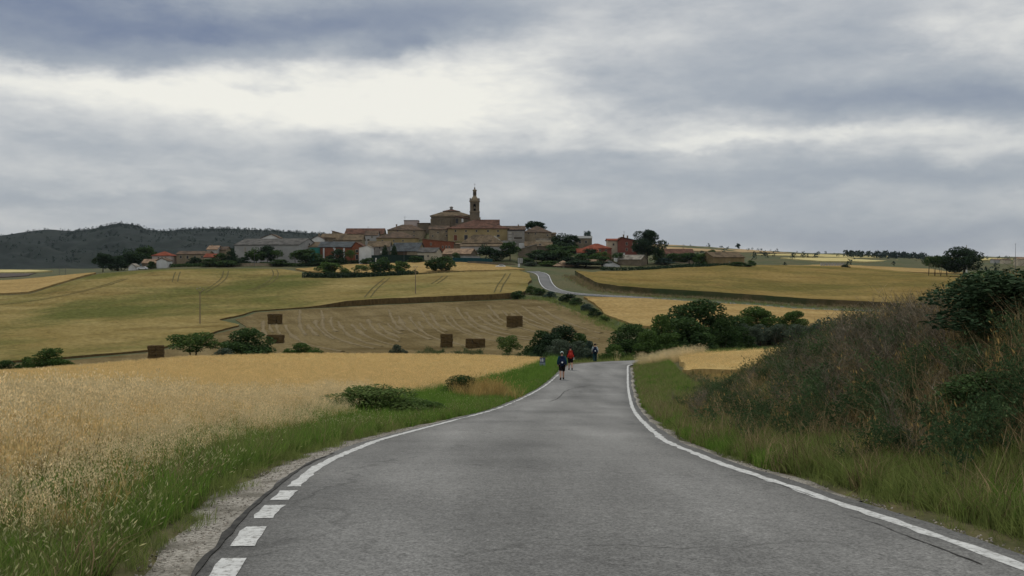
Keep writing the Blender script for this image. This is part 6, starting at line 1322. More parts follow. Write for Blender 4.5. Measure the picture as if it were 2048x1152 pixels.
# ---- village trees: column, top row, base row, width, distance
VT = [
 (206, 507, 34, 452, 'vround_a', 'vdark', 'dark tree at the far left end of the village'), (236, 512, 40, 455, 'vbush_a', 'vdark', 'low dark tree beside the leftmost village tree'), (262, 500, 46, 462, 'vround_b', 'vdark', 'tall dark tree left of the red roofed farmhouse'),
 (292, 494, 40, 480, 'vround_a', 'dark', 'greener tree directly behind the red roofed farmhouse'), (303, 523, 18, 449, 'vbush_b', 'dark', 'small bush in front of the tan roofed shed'), (390, 515, 28, 458, 'vbush_a', 'vdark', 'dark bush under the windows of the long stone house'),
 (438, 507, 34, 452, 'vbush_b', 'dark', 'rounded tree left of the warehouse'), (464, 498, 22, 452, 'vtall', 'vdark', 'pointed dark tree at the left corner of the warehouse'), (486, 514, 34, 450, 'vbush_a', 'vdark', 'low dark bush in front of the warehouse left bay'),
 (512, 497, 36, 452, 'vround_b', 'dark', 'dark tree before the middle of the warehouse'), (535, 492, 30, 454, 'vround_a', 'vdark', 'tallest dark tree before the warehouse'), (553, 500, 22, 452, 'vopen', 'dark', 'thin tree right of the tallest warehouse tree'),
 (612, 499, 52, 448, 'vround_a', 'dark', 'big round tree between warehouse and brick barn'), (590, 505, 24, 447, 'vopen', 'mid', 'sparse small tree left of the big round one'), (673, 499, 36, 447, 'vbush_b', 'vdark', 'globe shaped dark tree before the brick barn'),
 (702, 500, 20, 449, 'vopen', 'mid', 'small bronze green tree before the brick gable'), (770, 492, 16, 455, 'vtall', 'vdark', 'pointed cypress left of the grey farm shed'), (788, 490, 16, 456, 'vtall', 'vdark', 'pointed cypress against the grey shed roof'),
 (912, 505, 16, 452, 'vbush_a', 'dark', 'small bush in front of the tan barn'), (972, 490, 34, 460, 'vround_b', 'vdark', 'dark tree right of the tan barn'), (992, 499, 34, 456, 'vbush_a', 'vdark', 'low dark tree between tan barn and village sign'),
 (1020, 484, 38, 458, 'vround_a', 'dark', 'round green tree above the village sign'), (1066, 443, 42, 556, 'vpine', 'vdark', 'umbrella pine on the skyline right of the church'),
 (1074, 500, 40, 470, 'vbush_b', 'dark', 'dark shrubbery right of the village sign'), (1122, 468, 40, 515, 'vround_b', 'vdark', 'dark tree on the skyline left of the flat roofed house'), (1142, 470, 34, 512, 'vround_a', 'vdark', 'dark tree touching the flat roofed house'),
 (1175, 462, 14, 556, 'vopen', 'blue', 'wispy tree top behind the flat white roof'), (1110, 490, 46, 486, 'vbush_a', 'dark', 'broad dark tree below the right skyline'), (1140, 492, 50, 480, 'vround_a', 'dark', 'broad dark tree left of the red porch'),
 (1160, 508, 44, 458, 'vbush_b', 'dark', 'dark shrubbery in front of the red porch'), (1100, 508, 46, 456, 'vbush_a', 'dark', 'dark thicket beside the far road end'), (1190, 507, 30, 462, 'vbush_a', 'mid', 'green bush below the red tiled porch'),
 (1208, 503, 22, 462, 'vopen', 'light', 'light green tree before the low red house'), (1236, 506, 26, 458, 'vopen', 'dark', 'thin dark tree behind the stone barn'), (1170, 520, 80, 436, 'vround_b', 'vdark', 'very dark round bush in front of the low tan roof'),
 (1294, 462, 62, 470, 'round_b', 'vdark', 'great dark tree towering beside the tall red house'), (1316, 494, 26, 476, 'vbush_a', 'dark', 'dark bush at the foot of the great tree'), (1345, 507, 44, 484, 'vbush_b', 'dark', 'dark thicket left of the adobe barn'),
 (1378, 506, 40, 480, 'vround_a', 'dark', 'rounded tree in the thicket left of the adobe barn'), (1400, 508, 30, 476, 'vbush_a', 'mid', 'green bush touching the adobe barn'), (1328, 516, 40, 466, 'vbush_b', 'blue', 'grey green bush right of the stone barn'),
 (1424, 500, 22, 492, 'vbush_a', 'dark', 'dark tree top behind the adobe gable'), (1480, 524, 46, 464, 'vbush_b', 'dark', 'low dark scrub at the foot of the adobe barn'), (1503, 521, 18, 474, 'vbush_a', 'dark', 'bush at the right corner of the adobe barn'),
 (1052, 516, 34, 446, 'vbush_a', 'dark', 'dark bush between the village board and the dark thicket'), (1085, 503, 54, 450, 'vround_b', 'vdark', 'large dark tree behind the far road end'), (1118, 500, 50, 452, 'vround_a', 'dark', 'large dark tree left of the small tan roofed house'), (1136, 514, 40, 446, 'vbush_a', 'vdark', 'dark bush behind the small tan roofed house'),
 (1098, 522, 44, 438, 'vbush_b', 'mid', 'low green scrub beside the far road end'), (1062, 524, 30, 436, 'vbush_b', 'olive', 'pale scrub below the village board'), (1180, 498, 36, 470, 'vround_a', 'vdark', 'dark tree against the red tiled porch'), (1120, 482, 44, 498, 'vround_b', 'vdark', 'dark tree in the second row below the right skyline'), (1205, 512, 34, 456, 'vbush_a', 'dark', 'dark scrub above the white gabled cottage'),
 (830, 512, 30, 448, 'vbush_a', 'dark', 'dark bush at the right end of the screen fence'), (640, 516, 40, 446, 'vbush_a', 'dark', 'low bushes in front of the green sheet store'), (660, 518, 44, 444, 'vbush_b', 'dark', 'low dark scrub below the globe shaped tree'), (735, 516, 30, 446, 'vbush_a', 'dark', 'scrub at the foot of the white store'),
 (560, 519, 44, 446, 'vbush_b', 'dark', 'low scrub below the warehouse doors'), (455, 521, 44, 446, 'vbush_a', 'dark', 'low scrub at the crop edge left of the warehouse'), (420, 518, 34, 448, 'vbush_b', 'dark', 'scrub in front of the cream cottage')]
for k, (px, top, w, d, var, lm, lb) in enumerate(VT): plant('village_tree', lb, 'tree', px, d, top, w, var, lm, k * .77, GRP_V)
hedge('hedge', 'dark scrub line along the crop top left of the village', [(300, 537), (360, 534), (430, 533), (520, 531), (590, 533)], 420, 465, 1.6, 2.2, 4200, .34, 'dark', 5)
hedge('hedge', 'dark scrub line below the brick barn', [(600, 533), (680, 528), (740, 525), (830, 522)], 420, 465, 1.5, 2.0, 3800, .34, 'vdark', 6)
hedge('hedge', 'dark hedge along the top edge of the right crop slope', [(1205, 543), (1260, 541), (1330, 538), (1410, 533), (1500, 529.5)], 425, 480, 1.5, 2.0, 4200, .34, 'vdark', 7)
# ---- antennas on the skyline
for px, top, bot, d, lb in ((808, 432, 446, 550, 'thin antenna mast beside the pale rooftop box'), (1250, 462, 475, 492, 'antenna on the tall red house'), (1183, 465, 474, 545, 'antenna on the flat white roof'), (672, 463, 470, 540, 'antenna above the left end of the old red roof'), (734, 452.5, 458, 540, 'antenna on the old red roof skyline')):
    x = (px - CX) / F * d; zb = CZ + (YH - bot) / F * d - 1.5; zt = CZ + (YH - top) / F * d; h = zt - zb
    b = MB().tube([(0, 0, 0), (0, 0, h)], .05, 5)
    for k, q in enumerate((.55, .42, .3)): b.box(-q, q, -.02, .02, h - .15 - .35 * k, h - .11 - .35 * k)
    tag(b.build('antenna', M_METAL, None, (x, d + 4, zb)), lb, 'antenna', 'antennas on the village roofs')
# solar panels behind the palace ridge
b = empty('solar_panels', tuple(P(983, 442, 545) - Vector((0, 0, .8)))); tag(b, 'two dark panels on stilts above the palace ridge', 'panels')
for lx in (-1.4, 1.5): MB().box(lx - 1.1, lx + 1.1, -.5, .5, .3, .85).build('panel', W['dark'], b); MB().box(lx - .06, lx + .06, -.05, .05, -2.5, .298).build('post', M_METAL, b)
# ------------------------------------------------------------------ straw bales stacked on the stubble
M_BALE = mat('straw_bale', (.078, .052, .022), (.125, .085, .038), scale=5, c3=(.050, .033, .014), scale2=1.3, bump=.06, bump_scale=14, stretch=(1, 1, .6))
def bale_mesh(L_, D_, H_, seed):
    rng = np.random.default_rng(seed); bm = bmesh.new(); bmesh.ops.create_cube(bm, size=1.0); bmesh.ops.subdivide_edges(bm, edges=bm.edges, cuts=3, use_grid_fill=True)
    for v in bm.verts:
        c = v.co; r = Vector((c.x * L_, c.y * D_, c.z * H_))
        k = 1 - .05 * ((abs(c.x) > .49) + (abs(c.y) > .49) + (abs(c.z) > .49) - 1)
        v.co = r * k + Vector(rng.normal(0, .025, 3))
    me = bpy.data.meshes.new('straw_bale'); bm.to_mesh(me); bm.free(); return me
BM_ = [bale_mesh(2.35, 1.15, .86, 1), bale_mesh(2.35, 1.15, .86, 2), bale_mesh(1.3, 1.15, .86, 3), bale_mesh(1.3, 1.15, .86, 4)]
BALES = 'straw bales stacked on the stubble'
def stack(px, base, dlim, layout, where, rz=0.0):
    """layout: rows from bottom; each row a list of bale lengths (L long, S short end-on)"""
    d = hit(px, base, *dlim); xc = (px - CX) / F * d; zg = g1(xc, d) + .16
    for r_, row in enumerate(layout):
        wid = sum(2.36 if c == 'L' else 1.31 for c in row); x = -wid / 2 + (r_ % 2) * .04
        for i, c in enumerate(row):
            w = 2.36 if c == 'L' else 1.31; rng = random.Random(int(px) * 10 + r_ * 3 + i)
            me = BM_[(r_ + i) % 2 + (0 if c == 'L' else 2)]
            lx = x + w / 2; x += w
            o = obj('straw_bale', me, M_BALE, None, (xc + lx * math.cos(rz), d + lx * math.sin(rz) + rng.uniform(-.05, .05), zg + .43 + r_ * .85)); o.rotation_euler = (0, rng.uniform(-.02, .02), rz + rng.uniform(-.03, .03))
            side = '' if len(row) == 1 else (' left' if i == 0 else ' right' if i == len(row) - 1 else ' middle')
            lev = ['bottom', 'second', 'third', 'top'][r_] if r_ < len(layout) - 1 else 'top'
            tag(o, '%s%s straw bale of the stack %s' % (lev, side, where), 'bale', BALES)
stack(312, 722, (165, 205), ['SS', 'SS', 'SS'], 'at the far left beside the almond tree', .1)
stack(550, 649, (225, 275), ['LS', 'LS', 'SL'], 'highest on the left of the stubble', .05)
stack(551, 687, (185, 230), ['LS', 'SL'], 'right of the large round shrub', -.05)
stack(893, 696, (160, 205), ['L', 'L', 'L'], 'square in outline below the straw rows', .05)
stack(950.5, 697, (160, 205), ['LS', 'SL'], 'low and wide beside the square one', .03)
stack(1029, 655.5, (195, 245), ['LS', 'LS', 'LS'], 'on the upper right of the stubble', .06)

# ------------------------------------------------------------------ poles
M_WOODP = mat('pole_wood', (.17, .13, .09), (.24, .19, .13), scale=3, stretch=(1, 1, .1))
def utility_pole(px, base, top, dlim, label, arms):
    d = hit(px, base, *dlim); x = (px - CX) / F * d; zb = g1(x, d); h = CZ + (YH - top) / F * d - zb
    e = empty('utility_pole', (x, d, zb - .3)); tag(e, label, 'pole', 'utility poles in the crop slope')
    MB().tube([(0, 0, 0), (0, 0, h - arms * .55)], [.16, .10], 8).build('post', M_WOODP, e)
    b = MB(); zt = h + .3
    for s in (-1, 1): b.tube([(0, 0, zt - arms * 1.3), (s * arms * .62, 0, zt - arms * .25), (s * arms * .95, 0, zt)], [.06, .055, .04], 5)
    b.tube([(-arms * .8, 0, zt - .12), (0, 0, zt + .10), (arms * .8, 0, zt - .12)], .04, 5); b.build('bracket', M_WOODP, e)
    for s in (-1, 0, 1): MB().lathe([(.05, 0), (.09, .06), (.05, .14), (.08, .2), (.03, .26)], 8, s * arms * .8, 0).build('insulator', W['offwhite'], e, (0, 0, zt - .12 + (.2 if s == 0 else 0)))
    return e
utility_pole(400, 650, 577, (225, 285), 'bare wooden utility pole with forked bracket on the left crop slope', 1.0)
utility_pole(831, 592, 533, (315, 355), 'thin utility pole with forked top below the crop hedge', .8)
for px, base, top, d, lb in ((808, 522, 499, 448, 'grey street pole before the dark screen fence'), (1072, 536, 508, 440, 'thin street pole right of the village sign'), (509, 530, 501, 446, 'thin pole among the warehouse trees')):
    x = (px - CX) / F * d; zb = g1(x, d); h = CZ + (YH - top) / F * d - zb
    e = empty('street_pole', (x, d, zb - .2)); tag(e, lb, 'pole', 'street poles at the village edge')
    MB().tube([(0, 0, 0), (0, 0, h)], [.09, .06], 6).build('post', M_METAL, e)
    MB().tube([(0, 0, h - .05), (.5, -.2, h + .12), (1.0, -.4, h + .12)], .04, 5).build('arm', M_METAL, e)
    MB().box(.8, 1.4, -.55, -.3, h + .05, h + .16).build('lamp_head', M_METAL, e)
# mast on the far right and small white things on the skyline
d = 760; x = (2031 - CX) / F * d; zb = g1(x, d); zt = CZ + (YH - 487) / F * d
b = MB().tube([(0, 0, -.5), (0, 0, zt - zb)], [.22, .10], 5); b.box(-.6, .6, -.05, .05, zt - zb - .5, zt - zb - .35); tag(b.build('radio_mast', M_METAL, None, (x, d, zb)), 'slender radio mast at the far right skyline', 'mast')
d = 600; x = (1933 - CX) / F * d; zb = g1(x, d); zt = CZ + (YH - 490) / F * d
e = empty('white_column', (x, d, zb)); tag(e, 'white top of a column showing above the round oak', 'column'); MB().lathe([(.45, -.4), (.40, zt - zb - 2.5), (.55, zt - zb - 2.3), (.55, zt - zb - 2.0), (.3, zt - zb - 1.8), (.3, zt - zb)], 8).build('shaft', W['white'], e)
for k in range(9):
    px = 1643 + k * 5.4; d = 640; x = (px - CX) / F * d; zb = CZ + (YH - 530) / F * d
    zb = max(zb, g1(x, d)) ; o = MB().box(-.62, .62, -.4, .4, -.4, 1.25).box(-.7, .7, -.48, .48, 1.252, 1.4).build('white_hive', W['offwhite'], None, (x, d, zb))
    tag(o, 'small white block in the row beyond the right crop crest, number %s from the left' % ['one', 'two', 'three', 'four', 'five', 'six', 'seven', 'eight', 'nine'][k], 'box', 'row of small white blocks beyond the right crop')
# metal frame at the left behind the crest
d = 470; x = (125 - CX) / F * d; zb = g1(x, d) - .3; e = empty('metal_frame', (x, d, zb)); tag(e, 'small grey metal frame standing on the left crest', 'frame')
ht = CZ + (YH - 533) / F * d - zb
for lx in (-1.5, 1.5): MB().box(lx - .06, lx + .06, -.06, .06, 0, ht).build('post', M_METAL, e)
for zz in (ht - .14, ht * .55): MB().box(-1.438, 1.438, -.05, .05, zz, zz + .12).build('rail', M_METAL, e)

# ------------------------------------------------------------------ signs
def plate(w, h, t=.03): return MB().box(-w / 2, w / 2, -t / 2, t / 2, -h / 2, h / 2)
M_BLUE = mat('sign_blue', (.012, .02, .075), (.018, .028, .09), scale=6, rough=.5)
M_SGREY = mat('sign_grey_blue', (.20, .23, .29), (.25, .28, .33), scale=12, rough=.5)
M_SWHITE = mat('sign_white', (.72, .72, .72), (.64, .64, .64), scale=8, rough=.5)
M_SDARK = mat('sign_dark', (.03, .03, .035), (.05, .05, .055), scale=6)
d = 76.0; x = (1085 - CX) / F * d; zb = g1(x, d)
e = empty('route_sign', (x, d, zb)); tag(e, 'small blue and white route sign on a post at the left verge', 'sign')
zc = lambda row: CZ + (YH - row) / F * d - zb; s = d / F
MB().tube([(0, .05, -.2), (0, .05, zc(716))], .03, 8).build('post', M_METAL, e)
up = plate(11.2 * s, 9.6 * s).build('panel', M_BLUE, e, (0, 0, zc(720))); lo_ = plate(11.0 * s, 7.2 * s).build('panel', M_SGREY, e, (0, 0, zc(728.6)))
for lx, h, w in ((-3.0, 6.2, 2.2), (.6, 6.6, 2.4)):
    MB().add([(-w * s / 2, -.02, -h * s / 2), (w * s / 2, -.02, -h * s / 2), (w * s * .28, -.02, h * s / 2), (-w * s * .4, -.02, h * s / 2), (-w * s / 2, -.014, -h * s / 2), (w * s / 2, -.014, -h * s / 2), (w * s * .28, -.014, h * s / 2), (-w * s * .4, -.014, h * s / 2)], [[0, 1, 2, 3], [7, 6, 5, 4], [0, 4, 5, 1], [1, 5, 6, 2], [2, 6, 7, 3], [3, 7, 4, 0]]).build('white_mark', M_SWHITE, up, (lx * s, 0, 0))
MB().box(3.2 * s, 4.0 * s, -.02, -.014, -3.4 * s, 3.6 * s).build('white_mark', M_SGREY, up)
MB().box(-1.6 * s, 1.2 * s, -.02, -.014, -2.6 * s, -.4 * s).build('dark_mark', M_BLUE, lo_)
d = 84.0; x = (1334.5 - CX) / F * d; zb = g1(x, d); s = d / F; zc = lambda row: CZ + (YH - row) / F * d - zb
e = empty('route_sign', (x, d, zb)); tag(e, 'small white sign plate in bleached grass at the bend', 'sign')
MB().tube([(0, .06, -.2), (0, .06, zc(707))], .03, 8).build('post', M_METAL, e)
pl = plate(9.0 * s, 10.0 * s).build('plate', M_SWHITE, e, (0, 0, zc(711)))
MB().box(-1.9 * s, 1.9 * s, -.022, -.016, 2.2 * s, 4.2 * s).build('dark_mark', M_SDARK, pl); MB().box(-.75 * s, .75 * s, -.022, -.016, -4.6 * s, .8 * s).build('dark_mark', M_SDARK, pl)
# village board
d = 430; x = (1040.5 - CX) / F * d; zb = g1(x, d); s = d / F; zc = lambda row: CZ + (YH - row) / F * d - zb
e = empty('village_board', (x, d, zb)); tag(e, 'tall white board with three panels at the village entrance', 'sign')
MB().box(-5.4 * s, 5.4 * s, -.1, .1, zc(527), zc(515)).build('board', W['dark'], e)
for k in (-1, 0, 1): MB().box((k * 3.5 - 1.5) * s, (k * 3.5 + 1.5) * s, -.16, -.104, zc(526.4), zc(516)).build('panel', W['offwhite'], e)
MB().box(-4.6 * s, -.6 * s, -.3, .3, -.4, zc(527.2)).build('plinth', W['white'], e)
MB().box(2.4 * s, 3.2 * s, -.06, .06, -.4, zc(527.2)).build('post', M_METAL, e)
d = 420; x = (752.0 - CX) / F * d; s = d / F; zb = g1(x, d); zc = lambda row: CZ + (YH - row) / F * d - zb
o = MB().box(-1.3 * s, 1.3 * s, -.12, .12, zc(529), zc(516)).box(-.3, .3, -.08, .08, -.5, zc(529) - .002).build('marker_post', W['white'], None, (x, d, zb)); tag(o, 'narrow white marker post above the hedge trees', 'post')

# ------------------------------------------------------------------ cars
def car(px, row, d, rz, mater, label, L_=4.2):
    """wheels, body with cabin, windows"""
    x = (px - CX) / F * d; zb = max(g1(x, d), CZ + (YH - row) / F * d - 1.42)
    e = empty('parked_car', (x, d, zb), rz); tag(e, label, 'car')
    prof = [(-L_ / 2, .35), (-L_ / 2, .8), (-L_ / 2 + .3, .92), (-L_ * .24, .98), (-L_ * .10, 1.38), (L_ * .22, 1.42), (L_ * .40, 1.0), (L_ / 2, .92), (L_ / 2, .35)]
    body = MB().quadprism(prof, -.82, .82).build('body', mater, e, bevel=.05)
    for s in (-1, 1):
        w = MB().quadprism([(-L_ * .20, 1.0), (-L_ * .09, 1.31), (L_ * .20, 1.34), (L_ * .33, 1.02)], s * .835 - .012, s * .835 + .012).build('window', M_PANE, e)
        for q in (-.31, .31):
            t = MB()
            n = 12; t.add([(.31 * math.cos(2 * math.pi * i / n), y, .31 * math.sin(2 * math.pi * i / n)) for y in (-.1, .1) for i in range(n)], [[i, (i + 1) % n, n + (i + 1) % n, n + i] for i in range(n)] + [list(range(n))[::-1], [n + i for i in range(n)]])
            t.build('wheel', M_SDARK, e, (q * L_, s * .76, .31))
    return e
car(1001, 531.5, 424, R(4), mat('car_white', (.75, .75, .75), rough=.3, spec=.5), 'white parked car showing only its roof above the crop')
car(285, 533, 447, R(10), MATS['car_white'], 'white parked car beside the small white shed at the crop edge', 4.6)

# ------------------------------------------------------------------ walkers
M_SKIN = mat('skin', (.50, .30, .22), (.46, .27, .19), scale=4, rough=.6)
def skin_mesh(name, joints, bones, root=0, sub=2):
    """joints: {name: (pos, radius)}; bones: pairs -> evaluated smooth mesh"""
    names = list(joints); me = bpy.data.meshes.new(name); me.from_pydata([joints[n][0] for n in names], [(names.index(a), names.index(b)) for a, b in bones], [])
    o = bpy.data.objects.new(name, me); COL.objects.link(o)
    o.modifiers.new('skin', 'SKIN'); sm = o.modifiers.new('sub', 'SUBSURF'); sm.levels = sub; sm.render_levels = sub
    for i, n in enumerate(names):
        r = joints[n][1]; me.skin_vertices[0].data[i].radius = r if isinstance(r, tuple) else (r, r)
    me.skin_vertices[0].data[root].use_root = True
    bpy.context.view_layer.update(); dg = bpy.context.evaluated_depsgraph_get()
    ev = bpy.data.meshes.new_from_object(o.evaluated_get(dg)); ev.name = name
    bpy.data.objects.remove(o); ev.polygons.foreach_set('use_smooth', np.ones(len(ev.polygons), dtype=bool))
    return ev
def person(px, d, H_, label, top, shorts, pack, shoes, hat=None, hair=None, legs='bare', stride=.16, lean=.05, sleeve='long', packdot=None, trousers=None, heading=0.0, zoff=0.0, bottle=False, pack_s=1.0):
    x = (px - CX) / F * d; zb = max(g1(x, d), ZR(d) + CZ + .03 if road_dist(np.array([x]), np.array([d]))[0] < 0 else -99) + zoff - .018
    e = empty('person', (x, d, zb), heading); tag(e, label, 'person', 'walkers on the road')
    k = H_ / 1.75; L3 = lambda *p: (p[0] * k, p[1] * k, p[2] * k)
    hip, kn = .92, .50; s = stride
    J = {'pelvis': (L3(0, 0, .95), (.125 * k, .10 * k)), 'waist': (L3(0, lean * .4, 1.10), (.125 * k, .095 * k)), 'chest': (L3(0, lean, 1.32), (.155 * k, .11 * k)), 'neck0': (L3(0, lean * 1.15, 1.46), .06 * k), 'neck': (L3(0, lean * 1.25, 1.53), .052 * k),
         'head': (L3(0, lean * 1.5 + .02, 1.61), (.086 * k, .100 * k)), 'crown': (L3(0, lean * 1.5 + .01, 1.69), (.078 * k, .090 * k))}
    Bn = [('pelvis', 'waist'), ('waist', 'chest'), ('chest', 'neck0'), ('neck0', 'neck'), ('neck', 'head'), ('head', 'crown')]
    for sd, sg in (('l', -1), ('r', 1)):
        f = s * sg; lift = .05 if f < 0 else 0.0
        J['hip' + sd] = (L3(.095 * sg, 0, .88), .092 * k); J['kn' + sd] = (L3(.10 * sg, f * .55 + .03, kn + lift * .6), .068 * k); J['ca' + sd] = (L3(.10 * sg, f * .80 + .01 - (.03 if f < 0 else 0), .36 + lift * .8), .060 * k); J['an' + sd] = (L3(.10 * sg, f * 1.25 - (.06 if f < 0 else 0), .10 + lift), .046 * k); J['toe' + sd] = (L3(.115 * sg, f * 1.25 + .12, .045 + lift * .3), .038 * k)
        Bn += [('pelvis', 'hip' + sd), ('hip' + sd, 'kn' + sd), ('kn' + sd, 'ca' + sd), ('ca' + sd, 'an' + sd), ('an' + sd, 'toe' + sd)]
        g = -f
        J['sh' + sd] = (L3(.19 * sg, lean, 1.42), .058 * k); J['el' + sd] = (L3(.255 * sg, g * .45 - .02, 1.15), .044 * k); J['wr' + sd] = (L3(.25 * sg, g * .9 + .14, .95), .031 * k); J['pa' + sd] = (L3(.245 * sg, g * .9 + .19, .89), .034 * k)
        Bn += [('chest', 'sh' + sd), ('sh' + sd, 'el' + sd), ('el' + sd, 'wr' + sd), ('wr' + sd, 'pa' + sd)]
        for q in range(5):
            an = 'f%d%s' % (q, sd); off = (q - 2) * .014 if q else -.04 * sg; c = J['pa' + sd][0]
            J[an] = ((c[0] + (off * .4 if q else -.03 * sg * k), c[1] + (off + .02 if q else .03) * k, c[2] - (.062 - .006 * abs(q - 2.5) if q else .02) * k), .0105 * k); J[an + 'b'] = ((J[an][0][0] - .012 * sg * k, J[an][0][1] + .012 * k, J[an][0][2] - (.035 if q else .03) * k), .009 * k)
            Bn += [('pa' + sd, an), (an, an + 'b')]
    obj('body', skin_mesh('body', J, Bn), M_SKIN, e)
    def pick(names, grow): return {n: (J[n][0], tuple(q + grow * k for q in (J[n][1] if isinstance(J[n][1], tuple) else (J[n][1],) * 2))) for n in names}
    tn = ['chest', 'waist', 'pelvis', 'neck0', 'shl', 'shr', 'ell', 'elr'] + (['wrl', 'wrr'] if sleeve == 'long' else [])
    tb_ = [('chest', 'waist'), ('waist', 'pelvis'), ('chest', 'neck0'), ('chest', 'shl'), ('chest', 'shr'), ('shl', 'ell'), ('shr', 'elr')] + ([('ell', 'wrl'), ('elr', 'wrr')] if sleeve == 'long' else [])
    obj('jacket' if sleeve == 'long' else 'shirt', skin_mesh('top', pick(tn, .022), tb_), top, e)
    if trousers is None:
        S_ = pick(['pelvis', 'hipl', 'hipr', 'knl', 'knr'], .038)
        for sd in 'lr':
            a = Vector(J['hip' + sd][0]); b_ = Vector(J['kn' + sd][0]); S_['kn' + sd] = (tuple(a.lerp(b_, .95)), .112 * k)
        obj('shorts', skin_mesh('shorts', S_, [('pelvis', 'hipl'), ('pelvis', 'hipr'), ('hipl', 'knl'), ('hipr', 'knr')]), shorts, e)
    else:
        S_ = pick(['pelvis', 'hipl', 'hipr', 'knl', 'knr', 'anl', 'anr'], .026); obj('trousers', skin_mesh('trousers', S_, [('pelvis', 'hipl'), ('pelvis', 'hipr'), ('hipl', 'knl'), ('hipr', 'knr'), ('knl', 'anl'), ('knr', 'anr')]), trousers, e)
    for sd in 'lr':
        a = Vector(J['an' + sd][0]); t = Vector(J['toe' + sd][0]); h_ = a + Vector((0, -.05 * k, -.05 * k))
        q = {'a': (tuple(a + Vector((0, 0, .05 * k))), .056 * k), 'h': (tuple(h_), .052 * k), 't': (tuple(t), (.052 * k, .045 * k))}
        obj('shoe', skin_mesh('shoe', q, [('a', 'h'), ('h', 't')], sub=1), shoes, e)
    hp = J['head'][0]; cp = J['crown'][0]
    def shell(nm, c, r, zcut, m_, brim=False):
        bm = bmesh.new(); bmesh.ops.create_uvsphere(bm, u_segments=16, v_segments=10, radius=1.0)
        bmesh.ops.delete(bm, geom=[v for v in bm.verts if v.co.z < zcut + .25 * max(0, v.co.y)], context='VERTS')
        for v in bm.verts: v.co = Vector((c[0] + v.co.x * r[0], c[1] + v.co.y * r[1], c[2] + v.co.z * r[2]))
        if brim:
            z = c[2] + zcut * r[2] + .012 * k; ring = [bm.verts.new((c[0] + math.sin(t) * r[0] * .95, c[1] + math.cos(t) * (r[1] + q), z - q * .2)) for q in (0, .07 * k) for t in np.linspace(-1.2, 1.2, 9)]
            for i in range(8): bm.faces.new((ring[i], ring[i + 1], ring[10 + i], ring[9 + i]))
        me = bpy.data.meshes.new(nm); bm.to_mesh(me); bm.free(); me.polygons.foreach_set('use_smooth', np.ones(len(me.polygons), dtype=bool)); return obj(nm, me, m_, e)
    hc = ((hp[0] + cp[0]) / 2, (hp[1] + cp[1]) / 2 - .008 * k, (hp[2] + cp[2]) / 2 + .01 * k)
    if hair: shell('hair', (hc[0], hc[1] - .006 * k, hc[2]), (.098 * k, .112 * k, .128 * k), -.55, hair)
    if hat: shell('cap', hc, (.102 * k, .116 * k, .132 * k), .0, hat, True)
    # backpack: rounded main bag, lid, straps, side pockets
    ps = pack_s
    bm = bmesh.new(); bmesh.ops.create_cube(bm, size=1.0); bmesh.ops.bevel(bm, geom=list(bm.edges), offset=.22, segments=3, affect='EDGES')
    for v in bm.verts: v.co = Vector((v.co.x * .33 * ps * k * (1 - .14 * v.co.z), v.co.y * .24 * ps * k, v.co.z * .52 * ps * k))
    me = bpy.data.meshes.new('backpack'); bm.to_mesh(me); bm.free(); me.polygons.foreach_set('use_smooth', np.ones(len(me.polygons), dtype=bool))
    bp = obj('backpack', me, pack, e, L3(0, -.215 + lean * .7, 1.18)); bp.rotation_euler = (-lean * 1.6, 0, 0)
    bm = bmesh.new(); bmesh.ops.create_cube(bm, size=1.0); bmesh.ops.bevel(bm, geom=list(bm.edges), offset=.25, segments=2, affect='EDGES')
    for v in bm.verts: v.co = Vector((v.co.x * .30 * ps * k, v.co.y * .25 * ps * k, v.co.z * .13 * k))
    me = bpy.data.meshes.new('lid'); bm.to_mesh(me); bm.free(); obj('lid', me, pack, bp, (0, -.004, .25 * ps * k))
    for sg in (-1, 1):
        MB().tube([(sg * .10 * k, .12 * k, .2 * k), (sg * .12 * k, .2 * k, .24 * k), (sg * .13 * k, .31 * k, .15 * k), (sg * .13 * k, .30 * k, -.05 * k), (sg * .12 * k, .14 * k, -.18 * k)], .02 * k, 5).build('strap', pack, bp)
        MB().lathe([(.02, -.1 * k), (.05 * k, -.09 * k), (.055 * k, 0), (.04 * k, .1 * k), (.01, .11 * k)], 8, sg * .185 * ps * k, .0).build('side_pocket', pack, bp, (0, 0, -.1 * k))
    if packdot: MB().add([(.055 * k * math.cos(a), -.128 * ps * k, -.06 * k + .055 * k * math.sin(a)) for a in np.linspace(0, 2 * math.pi, 13)[:-1]] + [(.055 * k * math.cos(a), -.110 * ps * k, -.06 * k + .055 * k * math.sin(a)) for a in np.linspace(0, 2 * math.pi, 13)[:-1]], [list(range(12))[::-1], list(range(12, 24))] + [[i, (i + 1) % 12, 12 + (i + 1) % 12, 12 + i] for i in range(12)]).build('white_badge', packdot, bp)
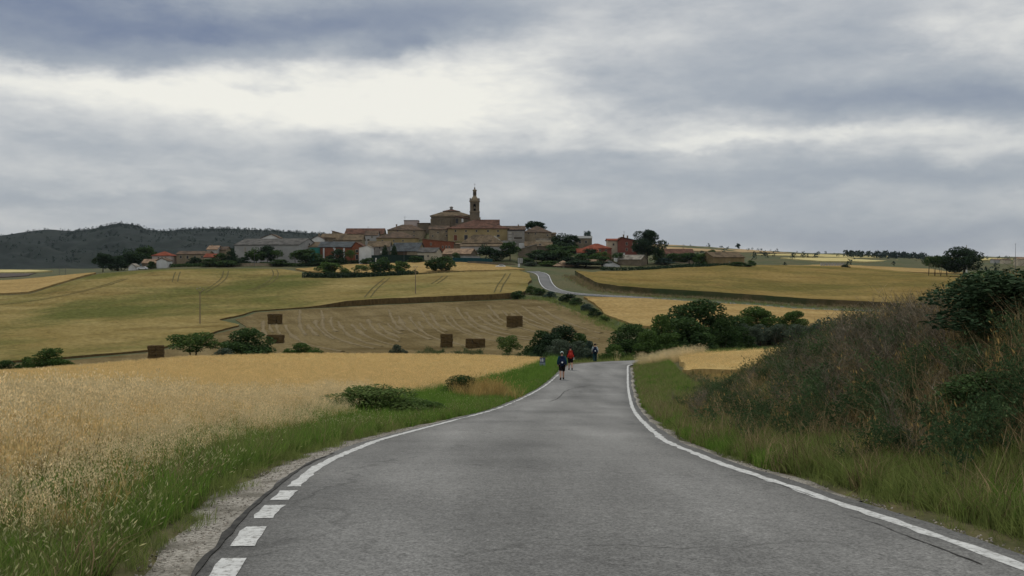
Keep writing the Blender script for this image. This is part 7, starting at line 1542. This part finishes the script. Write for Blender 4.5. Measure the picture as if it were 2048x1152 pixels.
    if bottle:
        c = J['par'][0]; o = MB().lathe([(.03, -.11), (.036, -.1), (.036, .04), (.015, .08), (.015, .11)], 10).build('water_bottle', M_SWHITE, None, (x + c[0] + .02, d + c[1] + .02, zb + c[2] - .03)); tag(o, 'white bottle in the right hand of the walker with red backpack', 'bottle')
    return e
CL = {'teal': mat('cloth_teal', (.012, .05, .075), (.018, .07, .10), scale=6), 'navy': mat('cloth_navy', (.012, .02, .045), (.018, .028, .06), scale=6), 'black': mat('cloth_black', (.012, .011, .012), (.022, .02, .02), scale=6), 'red': mat('pack_red', (.46, .045, .03), (.34, .03, .022), scale=8), 'cap': mat('cap_pale', (.62, .70, .68), (.30, .52, .52), scale=9), 'grey': mat('cloth_grey', (.42, .45, .46), (.34, .37, .38), scale=6), 'darkteal': mat('cloth_dark_teal', (.014, .04, .05), (.02, .055, .065), scale=6)}
person(1124, 64.5, 1.80, 'nearest walker in teal jacket and pale cap with navy backpack', CL['teal'], CL['black'], CL['navy'], CL['black'], hat=CL['cap'], hair=mat('hair_brown', (.06, .035, .02), (.09, .055, .03), scale=9), stride=.19, lean=.06, packdot=M_SWHITE, pack_s=1.12)
person(1141, 76.0, 1.78, 'walker in black top with bright red backpack', CL['black'], CL['black'], CL['red'], CL['black'], hair=CL['black'], stride=-.13, lean=.04, bottle=True, pack_s=1.05)
person(1190, 92.0, 1.74, 'farthest walker in grey shirt with dark backpack at the bend', CL['grey'], CL['black'], CL['navy'], CL['black'], hair=CL['black'], stride=.12, lean=.04, trousers=CL['darkteal'], packdot=M_SWHITE)

# ------------------------------------------------------------------ thin air between here and the hills
m_ = bpy.data.materials.new('haze'); m_.use_nodes = True; nt = m_.node_tree; nt.nodes.clear()
pv = nt.nodes.new('ShaderNodeVolumePrincipled'); pv.inputs['Color'].default_value = (.72, .82, .95, 1); pv.inputs['Density'].default_value = 1.8e-5; pv.inputs['Anisotropy'].default_value = .2
ou = nt.nodes.new('ShaderNodeOutputMaterial'); nt.links.new(pv.outputs[0], ou.inputs['Volume'])
haze = MB().box(-2900, 2900, -60, 4500, -95, 190).build('haze', m_); tag(haze, 'thin bluish air over the fields and hills', 'haze', kind='stuff')
